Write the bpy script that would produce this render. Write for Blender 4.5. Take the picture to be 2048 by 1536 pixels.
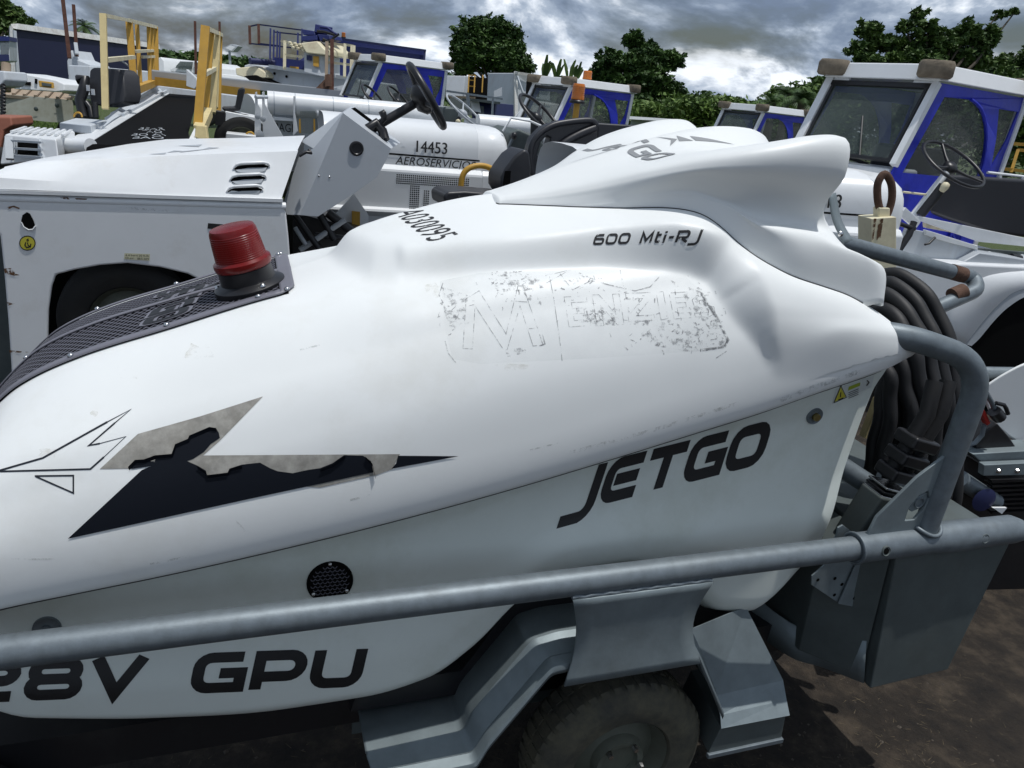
import bpy, bmesh, math, random
from mathutils import Vector, Matrix, geometry
from mathutils.bvhtree import BVHTree
random.seed(7)
for o in list(bpy.data.objects): bpy.data.objects.remove(o)
SC = bpy.context.scene
COL = SC.collection
R = math.radians

# ------------------------------------------------------------------ camera
F_PX = 1500.0; EYE = 1.75
HY0, HS = 101.0, 0.1                      # horizon line in the photograph
ROLL = math.atan(HS)
PITCH = math.atan((768 - (HY0 + HS*1024))*math.cos(ROLL)/F_PX)
CF = Vector((0, math.cos(PITCH), -math.sin(PITCH)))
_r0 = Vector((1, 0, 0)); _u0 = Vector((0, math.sin(PITCH), math.cos(PITCH)))
CR = math.cos(ROLL)*_r0 + math.sin(ROLL)*_u0
CU = -math.sin(ROLL)*_r0 + math.cos(ROLL)*_u0
CAM = Vector((0, 0, EYE))
cd = bpy.data.cameras.new('camera'); cam = bpy.data.objects.new('camera', cd); COL.objects.link(cam)
cd.sensor_width = 36; cd.lens = F_PX/2048*36; cd.clip_end = 3000; cd.clip_start = 0.05
m = Matrix.Identity(4)
for i in range(3):
    m[i][0] = CR[i]; m[i][1] = CU[i]; m[i][2] = -CF[i]; m[i][3] = CAM[i]
cam.matrix_world = m
SC.camera = cam

# ------------------------------------------------------------------ light
SUN_EL, SUN_AZ = R(77), R(97)            # azimuth from +Y towards +X
W = bpy.data.worlds.new("World"); SC.world = W; W.use_nodes = True
nt = W.node_tree; nt.nodes.clear()
N = nt.nodes.new; K = nt.links.new
sky = N('ShaderNodeTexSky'); sky.sky_type = 'NISHITA'; sky.sun_disc = False
sky.sun_elevation = SUN_EL; sky.sun_rotation = SUN_AZ; sky.air_density = 1.2; sky.dust_density = 2.0
tc = N('ShaderNodeTexCoord')
cmb = N('ShaderNodeVectorMath'); cmb.operation = 'MULTIPLY'; K(tc.outputs['Generated'], cmb.inputs[0]); cmb.inputs[1].default_value = (1, 1, 2.1)
def cloud_noise(scale, off, detail=9, rough=.55, dist=.3):
    mp = N('ShaderNodeMapping'); K(cmb.outputs[0], mp.inputs[0]); mp.inputs['Location'].default_value = off
    n = N('ShaderNodeTexNoise'); K(mp.outputs[0], n.inputs['Vector']); n.inputs['Scale'].default_value = scale
    n.inputs['Detail'].default_value = detail; n.inputs['Roughness'].default_value = rough; n.inputs['Distortion'].default_value = dist
    return n
def ramp(src, pts, cols=None):
    r = N('ShaderNodeValToRGB'); K(src, r.inputs[0]); e = r.color_ramp.elements
    while len(e) < len(pts): e.new(.5)
    for i, p in enumerate(pts):
        e[i].position = p; c = (cols[i] if cols else (i/(len(pts)-1),)*3); e[i].color = (*c, 1)
    return r
n_cov = cloud_noise(4.6, (3.1, 1.7, 0), 10, .56, .25)
n_sh = cloud_noise(4.6, (3.1, 1.7, .045), 10, .56, .25)       # the same field a step higher: lit upper edges
n_big = cloud_noise(2.3, (7.3, 2.2, 5), 5, .5, 0)
cov = ramp(n_cov.outputs['Fac'], (.36, .52))
sub = N('ShaderNodeMath'); sub.operation = 'SUBTRACT'; K(n_cov.outputs['Fac'], sub.inputs[0]); K(n_sh.outputs['Fac'], sub.inputs[1])
mul = N('ShaderNodeMath'); mul.operation = 'MULTIPLY_ADD'; K(sub.outputs[0], mul.inputs[0]); mul.inputs[1].default_value = 2.6; mul.inputs[2].default_value = .20
add = N('ShaderNodeMath'); add.operation = 'MULTIPLY_ADD'; K(n_big.outputs['Fac'], add.inputs[0]); add.inputs[1].default_value = .65; K(mul.outputs[0], add.inputs[2])
tone = ramp(add.outputs[0], (.34, .50, .64, .82), ((.19, .25, .36), (.27, .34, .455), (.43, .51, .63), (1.0, 1.06, 1.14)))
skyb = N('ShaderNodeVectorMath'); skyb.operation = 'SCALE'; K(sky.outputs[0], skyb.inputs[0]); skyb.inputs['Scale'].default_value = .72
clb = N('ShaderNodeVectorMath'); clb.operation = 'SCALE'; K(tone.outputs[0], clb.inputs[0]); clb.inputs['Scale'].default_value = 18.0
mx = N('ShaderNodeMix'); mx.data_type = 'RGBA'; K(cov.outputs[0], mx.inputs[0]); K(skyb.outputs[0], mx.inputs[6]); K(clb.outputs[0], mx.inputs[7])
bg = N('ShaderNodeBackground'); bg.inputs[1].default_value = 0.055
K(mx.outputs[2], bg.inputs[0]); wo = N('ShaderNodeOutputWorld'); K(bg.outputs[0], wo.inputs[0])

sd = bpy.data.lights.new('sun', 'SUN'); sd.energy = 2.9; sd.angle = R(.53); sd.color = (1, .985, .96)
so = bpy.data.objects.new('sun', sd); COL.objects.link(so)
sdir = Vector((math.sin(SUN_AZ)*math.cos(SUN_EL), math.cos(SUN_AZ)*math.cos(SUN_EL), math.sin(SUN_EL)))
so.rotation_euler = sdir.to_track_quat('Z', 'Y').to_euler(); so.location = (0, 0, 30)
vs = SC.view_settings; vs.view_transform = 'Standard'; vs.look = 'None'; vs.exposure = 0.0; vs.gamma = 1; vs.use_curve_mapping = False
SC.render.engine = 'CYCLES'

# ------------------------------------------------------------------ pixel helpers (photo pixels, 2048 x 1536)
def ray(x, y): return CF + CR*((x-1024)/F_PX) - CU*((y-768)/F_PX)
def PZ(x, y, z): d = ray(x, y); return CAM + d*((z-EYE)/d.z)
def PY(x, y, Y): d = ray(x, y); return CAM + d*(Y/d.y)
def proj(P):
    q = P-CAM; z = q.dot(CF); return (1024+F_PX*q.dot(CR)/z, 768-F_PX*q.dot(CU)/z)
class Frame:
    """local frame: u along the vehicle, v away from the viewer, z up"""
    def __init__(s, o, deg):
        a = R(deg); s.U = Vector((math.cos(a), math.sin(a), 0)); s.V = Vector((-math.sin(a), math.cos(a), 0)); s.o = Vector((o[0], o[1], 0))
    def g(s, u, v, z): return s.o + s.U*u + s.V*v + Vector((0, 0, z))
    def pv(s, x, y, v=0.0):
        d = ray(x, y); return CAM + d*((s.o+s.V*v-CAM).dot(s.V)/d.dot(s.V))
    def pu(s, x, y, u=0.0):
        d = ray(x, y); return CAM + d*((s.o+s.U*u-CAM).dot(s.U)/d.dot(s.U))
    def uvz(s, P): q = P-s.o; return (q.dot(s.U), q.dot(s.V), P.z)

# ------------------------------------------------------------------ materials
MATS = {}
def mat(name, col, rough=.5, metal=0, spec=.5, dirt=0, dirtcol=(.2, .17, .12), dscale=3, bump=0, bscale=60, coat=0, var=0, vscale=8, alpha=1, trans=0, emis=None, streak=None):
    mt = bpy.data.materials.new(name); mt.use_nodes = True; t = mt.node_tree; b = t.nodes['Principled BSDF']
    n = t.nodes.new; k = t.links.new
    b.inputs['Base Color'].default_value = (*col, 1); b.inputs['Roughness'].default_value = rough; b.inputs['Metallic'].default_value = metal
    b.inputs['Specular IOR Level'].default_value = spec; b.inputs['Coat Weight'].default_value = coat; b.inputs['Coat Roughness'].default_value = .15
    b.inputs['Alpha'].default_value = alpha; b.inputs['Transmission Weight'].default_value = trans
    tc = n('ShaderNodeTexCoord'); cur = None
    def noise(sc, det=6, rg=.6, vec=None):
        x = n('ShaderNodeTexNoise'); k(vec or tc.outputs['Object'], x.inputs['Vector']); x.inputs['Scale'].default_value = sc; x.inputs['Detail'].default_value = det; x.inputs['Roughness'].default_value = rg; return x
    def rmp(src, a, c):
        r = n('ShaderNodeMapRange'); k(src, r.inputs[0]); r.inputs[1].default_value = a; r.inputs[2].default_value = c; return r
    def mixc(f, A, B):
        x = n('ShaderNodeMix'); x.data_type = 'RGBA'; k(f, x.inputs[0])
        if isinstance(A, tuple): x.inputs[6].default_value = (*A, 1)
        else: k(A, x.inputs[6])
        if isinstance(B, tuple): x.inputs[7].default_value = (*B, 1)
        else: k(B, x.inputs[7])
        return x.outputs[2]
    cur = col
    if var:
        x = noise(vscale); r = rmp(x.outputs['Fac'], .3, .7)
        lo = tuple(c*(1-var) for c in col); hi = tuple(min(1, c*(1+var)) for c in col)
        cur = mixc(r.outputs[0], lo, hi)
    if dirt:
        x = noise(dscale, 10, .7); r = rmp(x.outputs['Fac'], .62-.25*dirt, .82)
        if streak:
            mp = n('ShaderNodeMapping'); k(tc.outputs['Object'], mp.inputs[0]); mp.inputs['Scale'].default_value = streak
            y = noise(4, 8, .6, mp.outputs[0]); r2 = rmp(y.outputs['Fac'], .5, .8)
            a = n('ShaderNodeMath'); a.operation = 'MAXIMUM'; k(r.outputs[0], a.inputs[0]); k(r2.outputs[0], a.inputs[1]); r = a
        s = n('ShaderNodeMath'); s.operation = 'MULTIPLY'; k(r.outputs[0], s.inputs[0]); s.inputs[1].default_value = min(1, dirt); 
        cur = mixc(s.outputs[0], cur, dirtcol)
        rr = n('ShaderNodeMath'); rr.operation = 'MULTIPLY_ADD'; k(s.outputs[0], rr.inputs[0]); rr.inputs[1].default_value = .35; rr.inputs[2].default_value = rough; k(rr.outputs[0], b.inputs['Roughness'])
    if not isinstance(cur, tuple): k(cur, b.inputs['Base Color'])
    if bump:
        x = noise(bscale, 5, .6); bp = n('ShaderNodeBump'); bp.inputs['Strength'].default_value = bump; bp.inputs['Distance'].default_value = .01; k(x.outputs['Fac'], bp.inputs['Height']); k(bp.outputs[0], b.inputs['Normal'])
    if emis: b.inputs['Emission Color'].default_value = (*emis[0], 1); b.inputs['Emission Strength'].default_value = emis[1]
    MATS[name] = mt; return mt
def fleck(name, col, scale, lo, hi, stretch=(1, 1, 1), amax=1.0):
    """print that has flaked away: alpha from noise"""
    mt = mat(name, col, .6); t = mt.node_tree; n = t.nodes.new; k = t.links.new
    tc = n('ShaderNodeTexCoord'); mp = n('ShaderNodeMapping'); k(tc.outputs['Object'], mp.inputs[0]); mp.inputs['Scale'].default_value = stretch
    x = n('ShaderNodeTexNoise'); k(mp.outputs[0], x.inputs['Vector']); x.inputs['Scale'].default_value = scale; x.inputs['Detail'].default_value = 8; x.inputs['Roughness'].default_value = .72
    r = n('ShaderNodeMapRange'); k(x.outputs['Fac'], r.inputs[0]); r.inputs[1].default_value = lo; r.inputs[2].default_value = hi; r.inputs[4].default_value = amax
    k(r.outputs[0], t.nodes['Principled BSDF'].inputs['Alpha']); return mt
def tint_glass(name, col, alpha, rough=.05):
    mt = bpy.data.materials.new(name); mt.use_nodes = True; t = mt.node_tree; t.nodes.clear(); n = t.nodes.new; k = t.links.new
    o = n('ShaderNodeOutputMaterial'); mixs = n('ShaderNodeMixShader'); tr = n('ShaderNodeBsdfTransparent'); gl = n('ShaderNodeBsdfPrincipled')
    tr.inputs[0].default_value = (*[min(1, c*.6+.4) for c in col], 1); gl.inputs['Base Color'].default_value = (*col, 1); gl.inputs['Roughness'].default_value = rough
    x = n('ShaderNodeTexNoise'); x.inputs['Scale'].default_value = 3; x.inputs['Detail'].default_value = 6
    tc = n('ShaderNodeTexCoord'); k(tc.outputs['Object'], x.inputs['Vector'])
    r = n('ShaderNodeMapRange'); k(x.outputs['Fac'], r.inputs[0]); r.inputs[1].default_value = .3; r.inputs[2].default_value = .75; r.inputs[3].default_value = alpha*.75; r.inputs[4].default_value = min(1, alpha*1.3)
    k(r.outputs[0], mixs.inputs[0]); k(tr.outputs[0], mixs.inputs[1]); k(gl.outputs[0], mixs.inputs[2]); k(mixs.outputs[0], o.inputs[0]); MATS[name] = mt; return mt
M = MATS
mat('gelcoat', (.80, .82, .81), .42, spec=.35, dirt=.38, dirtcol=(.52, .50, .42), dscale=2.2, bump=.02, bscale=14, var=.02, vscale=3)
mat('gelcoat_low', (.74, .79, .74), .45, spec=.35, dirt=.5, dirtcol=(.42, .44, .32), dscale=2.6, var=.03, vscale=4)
mat('white_paint', (.78, .80, .81), .3, dirt=.3, dirtcol=(.42, .38, .30), dscale=3.5, var=.02)
mat('white_paint_worn', (.70, .71, .69), .45, dirt=.75, dirtcol=(.24, .16, .10), dscale=3, streak=(6, 6, .7), bump=.05)
mat('grey_paint', (.40, .43, .46), .4, dirt=.3, dscale=5)
mat('cream_paint', (.72, .66, .46), .5, dirt=.55, dirtcol=(.25, .12, .04), dscale=4)
mat('galvanised', (.165, .195, .215), .50, .40, var=.16, vscale=34, dirt=.3, dirtcol=(.20, .21, .20), dscale=6, bump=.05, bscale=220)
mat('galvanised_sheet', (.20, .24, .255), .55, .35, var=.14, vscale=14, dirt=.4, dirtcol=(.15, .16, .15), dscale=5, bump=.04, bscale=60)
mat('dull_sheet', (.095, .115, .115), .6, .3, var=.15, vscale=9, dirt=.5, dirtcol=(.10, .10, .08), dscale=4)
mat('rust', (.105, .055, .035), .85, dirt=.6, dirtcol=(.045, .028, .02), dscale=20, bump=.4, bscale=70, var=.3, vscale=15)
mat('dark_rust', (.085, .032, .02), .85, dirt=.6, dirtcol=(.03, .018, .012), dscale=12, bump=.4, var=.3)
mat('rubber', (.008, .008, .009), .6, dirt=.4, dirtcol=(.03, .028, .025), dscale=7, bump=.05)
mat('tyre_rubber', (.040, .040, .034), .8, dirt=.95, dirtcol=(.17, .155, .10), dscale=9, bump=.25, bscale=60)
mat('tyre_black', (.014, .014, .014), .75, dirt=.5, dirtcol=(.05, .045, .035), dscale=6, bump=.2)
mat('black_plastic', (.012, .012, .014), .38, dirt=.35, dirtcol=(.06, .06, .055), dscale=6)
mat('black_void', (.004, .004, .004), .9, spec=.1)
mat('seat_vinyl', (.02, .021, .026), .42, dirt=.35, dirtcol=(.07, .07, .07), bump=.08, bscale=160)
mat('belt_rubber', (.0045, .0045, .005), .9, spec=.08, dirt=.25, dirtcol=(.016, .014, .012), dscale=3)
mat('grille_frame', (.17, .17, .20), .5, dirt=.3, dirtcol=(.2, .2, .2), dscale=9)
mat('grille_wire', (.15, .15, .18), .5, .2)
mat('steel_rivet', (.6, .6, .6), .25, 1)
mat('red_lens', (.22, .008, .007), .3, dirt=.3, dirtcol=(.24, .05, .04), dscale=9, coat=.2)
mat('amber_lens', (.62, .17, .012), .25, coat=.5, dirt=.3, dirtcol=(.3, .1, .02))
mat('decal_black', (.010, .012, .018), .38, dirt=.25, dirtcol=(.05, .05, .06))
mat('decal_navy', (.006, .008, .013), .6, spec=.15, dirt=.3, dirtcol=(.025, .028, .038), dscale=5)
mat('print_black', (.012, .012, .013), .5)
mat('print_grey', (.26, .27, .28), .6)
mat('bare_silver', (.33, .32, .29), .7, 0, dirt=.8, dirtcol=(.19, .18, .155), dscale=26, var=.3, vscale=40)
fleck('print_flaked', (.20, .21, .22), 48, .45, .56, (1, 1, 1), .55)
fleck('residue_haze', (.50, .52, .52), 9, .25, .75, (1, 1, 1), .11)
fleck('print_flaked_light', (.25, .26, .27), 70, .52, .64, (1, 1, 1), .6)
fleck('print_letter_worn', (.02, .02, .022), 70, .36, .41)
fleck('stain', (.50, .44, .30), 22, .50, .80, (1, 1, 1), .45)
fleck('scuff', (.38, .38, .36), 60, .48, .68, (1, 1, 1), .45)
fleck('rust_scab', (.12, .055, .02), 40, .42, .50)
mat('yellow_paint', (.52, .29, .035), .5, dirt=.45, dirtcol=(.42, .30, .12), dscale=6, var=.12)
mat('pale_yellow_paint', (.66, .54, .27), .55, dirt=.45, dirtcol=(.40, .26, .10), dscale=7, var=.08)
mat('old_wood', (.20, .165, .12), .85, dirt=.6, dirtcol=(.10, .08, .06), dscale=8, bump=.5, bscale=40, var=.25, vscale=20)
mat('blue_tarp', (.012, .024, .46), .42, dirt=.3, dirtcol=(.03, .05, .42), dscale=3, bump=.5, bscale=6, var=.2, vscale=5)
mat('navy_curtain', (.006, .009, .042), .6, dirt=.4, dirtcol=(.012, .016, .06), dscale=1.2, bump=.2, bscale=2)
mat('blue_container', (.008, .017, .12), .5, dirt=.35, dirtcol=(.02, .03, .10), dscale=1.5)
mat('navy_steel', (.012, .018, .085), .5, dirt=.4, dirtcol=(.04, .04, .06))
mat('container_white', (.52, .56, .60), .5, dirt=.5, dirtcol=(.33, .31, .27), dscale=1.2, streak=(3, 3, .3))
mat('dirty_panel', (.33, .34, .29), .7, dirt=.85, dirtcol=(.17, .15, .09), dscale=2.5)
mat('wood_deck', (.36, .28, .20), .8, dirt=.6, dirtcol=(.2, .14, .1), dscale=4)
mat('red_brown', (.28, .10, .06), .7, dirt=.6, dirtcol=(.12, .05, .03))
mat('rim_paint', (.10, .11, .085), .6, dirt=.7, dirtcol=(.06, .05, .035))
mat('sticker_yellow', (.58, .52, .05), .5); mat('sticker_cream', (.62, .60, .42), .5); mat('sticker_clear', (.62, .66, .64), .3); mat('sticker_green', (.32, .40, .03), .4)
mat('red_plastic', (.40, .02, .015), .4)
mat('brass', (.32, .25, .10), .4, .8)
tint_glass('windscreen', (.17, .21, .20), .36); tint_glass('clear_plastic', (.40, .43, .42), .20, .15); tint_glass('pale_glass', (.25, .28, .30), .55, .1)  # windscreen colour and opacity raised to stand in for reflected sky
tint_glass('red_shell', (.19, .006, .005), .90, .25)

# ------------------------------------------------------------------ object helpers
def tag(o, label=None, cat=None, group=None, kind=None):
    if label: o['label'] = label
    if cat: o['category'] = cat
    if group: o['group'] = group
    if kind: o['kind'] = kind
    return o
def thing(name, label, cat, loc, group=None):
    o = bpy.data.objects.new(name, None); COL.objects.link(o); o.location = loc; o.empty_display_size = .1
    return tag(o, label, cat, group)
def wloc(o):
    v = Vector(o.location) if o.type == 'EMPTY' else Vector((0, 0, 0))
    return v
def clean(name): return name
class MB:
    def __init__(s): s.v = []; s.f = []
    def add(s, vs, fs):
        b = len(s.v); s.v += [Vector(x) for x in vs]; s.f += [tuple(b+i for i in f) for f in fs]; return s
    def quad(s, a, b, c, d): return s.add([a, b, c, d], [(0, 1, 2, 3)])
    def hexa(s, p):                       # 8 corners: bottom 4, top 4
        return s.add(p, [(3, 2, 1, 0), (4, 5, 6, 7), (0, 1, 5, 4), (1, 2, 6, 5), (2, 3, 7, 6), (3, 0, 4, 7)])
    def box(s, c, d, fr=None, rot=None):
        X, Y, Z = (fr.U, fr.V, Vector((0, 0, 1))) if isinstance(fr, Frame) else (fr or (Vector((1, 0, 0)), Vector((0, 1, 0)), Vector((0, 0, 1))))
        c = Vector(c); a, b, e = d[0]/2, d[1]/2, d[2]/2
        return s.hexa([c+X*(i*a)+Y*(j*b)+Z*(k*e) for k in (-1, 1) for i, j in ((-1, -1), (1, -1), (1, 1), (-1, 1))])
    def prism(s, poly, ext):              # planar polygon pushed along ext
        n = len(poly); ext = Vector(ext); P = [Vector(p) for p in poly]
        s.add(P+[p+ext for p in P], [tuple(range(n-1, -1, -1)), tuple(range(n, 2*n))]+[(i, (i+1) % n, n+(i+1) % n, n+i) for i in range(n)]); return s
    def tube(s, pts, r, n=12, cap=True, closed=False):
        P = [Vector(p) for p in pts]; m = len(P); rs = r if isinstance(r, (list, tuple)) else [r]*m
        prev = None; rings = []
        for i in range(m):
            if closed: t = (P[(i+1) % m]-P[i-1])
            else: t = P[min(i+1, m-1)]-P[max(i-1, 0)]
            t.normalize()
            if prev is None:
                a = Vector((0, 0, 1)) if abs(t.z) < .9 else Vector((1, 0, 0)); x = t.cross(a).normalized()
            else: x = (prev-t*prev.dot(t)).normalized()
            prev = x; y = t.cross(x)
            rings.append([P[i]+(x*math.cos(2*math.pi*k/n)+y*math.sin(2*math.pi*k/n))*rs[i] for k in range(n)])
        vs = [p for q in rings for p in q]; fs = []
        for i in range(m if closed else m-1):
            j = (i+1) % m
            for k in range(n): fs.append((i*n+k, i*n+(k+1) % n, j*n+(k+1) % n, j*n+k))
        if cap and not closed: fs += [tuple(range(n-1, -1, -1)), tuple((m-1)*n+k for k in range(n))]
        return s.add(vs, fs)
    def lathe(s, prof, o, ax, n=32, ref=None, arc=2*math.pi):   # prof: (radius, height along ax)
        o = Vector(o); ax = Vector(ax).normalized(); a = ref or (Vector((0, 0, 1)) if abs(ax.z) < .9 else Vector((1, 0, 0)))
        x = ax.cross(a).normalized(); y = ax.cross(x); vs = []; fs = []; m = len(prof)
        full = arc > 6.28; nn = n if full else n+1
        for k in range(nn):
            an = arc*k/n; d = x*math.cos(an)+y*math.sin(an)
            for (r, h) in prof: vs.append(o+d*r+ax*h)
        for k in range(n):
            k2 = (k+1) % nn
            for i in range(m-1): fs.append((k*m+i, k*m+i+1, k2*m+i+1, k2*m+i))
        return s.add(vs, fs)
    def grid(s, rows, close=False):
        m = len(rows[0]); vs = [p for r in rows for p in r]; fs = []
        for i in range(len(rows)-1):
            for j in range(m-1): fs.append((i*m+j, i*m+j+1, (i+1)*m+j+1, (i+1)*m+j))
            if close: fs.append((i*m+m-1, i*m, (i+1)*m, (i+1)*m+m-1))
        return s.add(vs, fs)
    def build(s, name, mt, parent=None, smooth=None, bevel=0, seg=2, solid=0, label=None, kind=None, weld=True, norm=True, abs_=False):
        me = bpy.data.meshes.new(name); me.from_pydata([tuple(v) for v in s.v], [], s.f)
        bm = bmesh.new(); bm.from_mesh(me)
        if weld: bmesh.ops.remove_doubles(bm, verts=bm.verts, dist=1e-5)
        if norm: bmesh.ops.recalc_face_normals(bm, faces=bm.faces)
        if smooth is not None:
            for f in bm.faces: f.smooth = True
            for e in bm.edges:
                if len(e.link_faces) == 2 and e.calc_face_angle(0) > R(smooth): e.smooth = False
        bm.to_mesh(me); bm.free()
        me.materials.append(M[mt] if isinstance(mt, str) else mt)
        o = bpy.data.objects.new(name, me); COL.objects.link(o)
        if parent is not None:
            o.parent = parent
            if parent.type == 'EMPTY': o.matrix_parent_inverse = Matrix.Translation(-Vector(parent.location))
        if bevel:
            b = o.modifiers.new('bevel', 'BEVEL'); b.width = bevel; b.segments = seg; b.limit_method = 'ANGLE'; b.angle_limit = R(40)
            if smooth is None:
                for p in me.polygons: p.use_smooth = True
                bm = bmesh.new(); bm.from_mesh(me)
                for e in bm.edges: e.smooth = not (len(e.link_faces) == 2 and e.calc_face_angle(0) > R(60)) if bevel < .001 else True
                bm.to_mesh(me); bm.free()
                b.harden_normals = True
        if solid:
            q = o.modifiers.new('thick', 'SOLIDIFY'); q.thickness = solid; q.offset = -1
        if label: o['label'] = label
        if kind: o['kind'] = kind
        return o
def lerp(a, b, t): return a+(b-a)*t
def pchip(xs, ys, x):
    n = len(xs)
    if x <= xs[0]: return ys[0]+(ys[1]-ys[0])/(xs[1]-xs[0])*(x-xs[0])
    if x >= xs[-1]: return ys[-1]+(ys[-1]-ys[-2])/(xs[-1]-xs[-2])*(x-xs[-1])
    d = [(ys[i+1]-ys[i])/(xs[i+1]-xs[i]) for i in range(n-1)]
    def tg(i):
        if i == 0: return d[0]
        if i == n-1: return d[-1]
        if d[i-1]*d[i] <= 0: return 0
        a = xs[i]-xs[i-1]; b = xs[i+1]-xs[i]; w1 = 2*b+a; w2 = b+2*a
        return (w1+w2)/(w1/d[i-1]+w2/d[i])
    i = max(k for k in range(n-1) if xs[k] <= x); h = xs[i+1]-xs[i]; t = (x-xs[i])/h
    return ((2*t**3-3*t*t+1)*ys[i]+(t**3-2*t*t+t)*h*tg(i)+(-2*t**3+3*t*t)*ys[i+1]+(t**3-t*t)*h*tg(i+1))
def crom(P, t):                            # Catmull-Rom through a list of Vectors, t in 0..len-1
    n = len(P); i = min(int(t), n-2); f = t-i
    p0 = P[i-1] if i > 0 else P[0]*2-P[1]; p1 = P[i]; p2 = P[i+1]; p3 = P[i+2] if i+2 < n else P[-1]*2-P[-2]
    return .5*((2*p1)+(p2-p0)*f+(2*p0-5*p1+4*p2-p3)*f*f+(3*p1-p0-3*p2+p3)*f**3)
def curve(P, n=8): P = [Vector(p) for p in P]; return [crom(P, k/n) for k in range((len(P)-1)*n+1)]
def bend(P, r=.05, n=6):                   # polyline with rounded corners
    P = [Vector(p) for p in P]; out = [P[0]]
    for i in range(1, len(P)-1):
        a = (P[i-1]-P[i]); b = (P[i+1]-P[i]); rr = min(r, a.length*.49, b.length*.49); A = P[i]+a.normalized()*rr; B = P[i]+b.normalized()*rr
        for k in range(n+1): t = k/n; out.append(A*(1-t)**2+P[i]*2*t*(1-t)+B*t*t)
    return out+[P[-1]]
def sstep(a, b, x): t = max(0, min(1, (x-a)/(b-a))); return t*t*(3-2*t)

# ------------------------------------------------------------------ lettering
def font_polys(s, shear=0):
    """text in the built-in font -> 2D verts, faces, size 0..1 box"""
    c = bpy.data.curves.new('t', 'FONT'); c.body = s; c.shear = shear; c.resolution_u = 3
    o = bpy.data.objects.new('t', c); COL.objects.link(o); dg = bpy.context.evaluated_depsgraph_get(); me = o.evaluated_get(dg).to_mesh()
    vs = [(v.co.x, v.co.y) for v in me.vertices]; fs = [tuple(p.vertices) for p in me.polygons]
    o.evaluated_get(dg).to_mesh_clear(); bpy.data.objects.remove(o); bpy.data.curves.remove(c)
    x0 = min(v[0] for v in vs); x1 = max(v[0] for v in vs); y0 = min(v[1] for v in vs); y1 = max(v[1] for v in vs)
    return [((x-x0)/(x1-x0), (y-y0)/(y1-y0)) for x, y in vs], fs, (x1-x0)/(y1-y0)
def rr(x0, y0, x1, y1, r, n=4):
    out = []
    for cx, cy, a in ((x1-r, y1-r, 0), (x0+r, y1-r, 90), (x0+r, y0+r, 180), (x1-r, y0+r, 270)):
        for k in range(n+1): t = R(a+90*k/n); out.append((cx+r*math.cos(t), cy+r*math.sin(t)))
    return out
T_ = .095
def glyph(ch):                             # centre-line strokes of a wide sans in a box W x 1, returned as (strokes, width)
    a = T_; w = 1.15; b = 1-T_; r = .27
    L = a; Rr = w-a
    def arc(cx, cy, r, a0, a1, n=5): return [(cx+r*math.cos(R(a0+(a1-a0)*k/n)), cy+r*math.sin(R(a0+(a1-a0)*k/n))) for k in range(n+1)]
    if ch == 'O' or ch == '0': return [rr(L, a, Rr, b, r)+['c']], w
    if ch == 'J': return [[(w*.62, 1)]+[(w*.62, .25)]+arc(w*.62-.34, .12, .34, 0, -75, 5)+[(-.12, -.22)]], w*.72
    if ch == 'E': return [[(Rr, b)]+arc(L+r, b-r, r, 90, 180)+arc(L+r, a+r, r, 180, 270)+[(Rr, a)], [(L+.2, .5), (Rr-.05, .5)]], w*.95
    if ch == 'T': return [[(0, b), (w, b)], [(w*.5, b-T_), (w*.5, 0)]], w
    if ch == 'G': return [[(Rr, b)]+arc(L+r, b-r, r, 90, 180)+arc(L+r, a+r, r, 180, 270)+[(Rr, a), (Rr, .48), (w*.5, .48)]], w
    if ch == '2': return [[(L, b)]+arc(Rr-.22, b-.22, .22, 90, 0)+arc(Rr-.22, .5+.22, .22, 0, -90, 5)[1:]+arc(L+.2, .3, .2, 90, 180)+[(L, a), (Rr, a)]], w
    if ch == '8': return [rr(L+.04, .5, Rr-.04, b, .19)+['c'], rr(L, a, Rr, .5, .2)+['c']], w
    if ch == '6': return [[(Rr-.05, b)]+arc(L+r, b-r, r, 90, 180)+arc(L+.2, a+.2, .2, 180, 270)+arc(Rr-.2, a+.2, .2, 270, 360)+arc(Rr-.2, .56-.2, .2, 0, 90)+[(L+T_, .56)]], w
    if ch == 'V': return [[(L-.02, 1), (w*.5, .06), (Rr+.02, 1)]], w
    if ch == 'P': return [[(L, 0), (L, b)]+arc(Rr-.28, b-.28, .28, 90, 0)+arc(Rr-.28, .36+.28-.02, .28, 0, -90)[1:]+[(L+T_, .34)]], w
    if ch == 'R': return [[(L, 0), (L, b)]+arc(Rr-.26, b-.26, .26, 90, 0)+arc(Rr-.26, .4+.26-.02, .26, 0, -90)[1:]+[(L+T_, .38)], [(w*.5, .3), (Rr, 0)]], w
    if ch == 'U': return [[(L, 1)]+arc(L+r, a+r, r, 180, 270)+arc(Rr-r, a+r, r, 270, 360)+[(Rr, 1)]], w
    if ch == 'M': return [[(L, 0), (L, .95), (w*.5, .25), (Rr, .95), (Rr, 0)]], w
    if ch == 't': return [[(.2, 1)]+arc(.2+.15, a+.15, .15, 180, 270)+[(.6, a)], [(.2+T_, .7), (.6, .7)]], .62
    if ch == 'i': return [[(.15, 0), (.15, .7)], [(.15, .84), (.15, 1)]], .3
    if ch == '-': return [[(.05, .45), (.5, .45)]], .55
    if ch == 'Z': return [[(0, b), (Rr, b), (L, a), (w, a)]], w
    return [], .7
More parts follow.
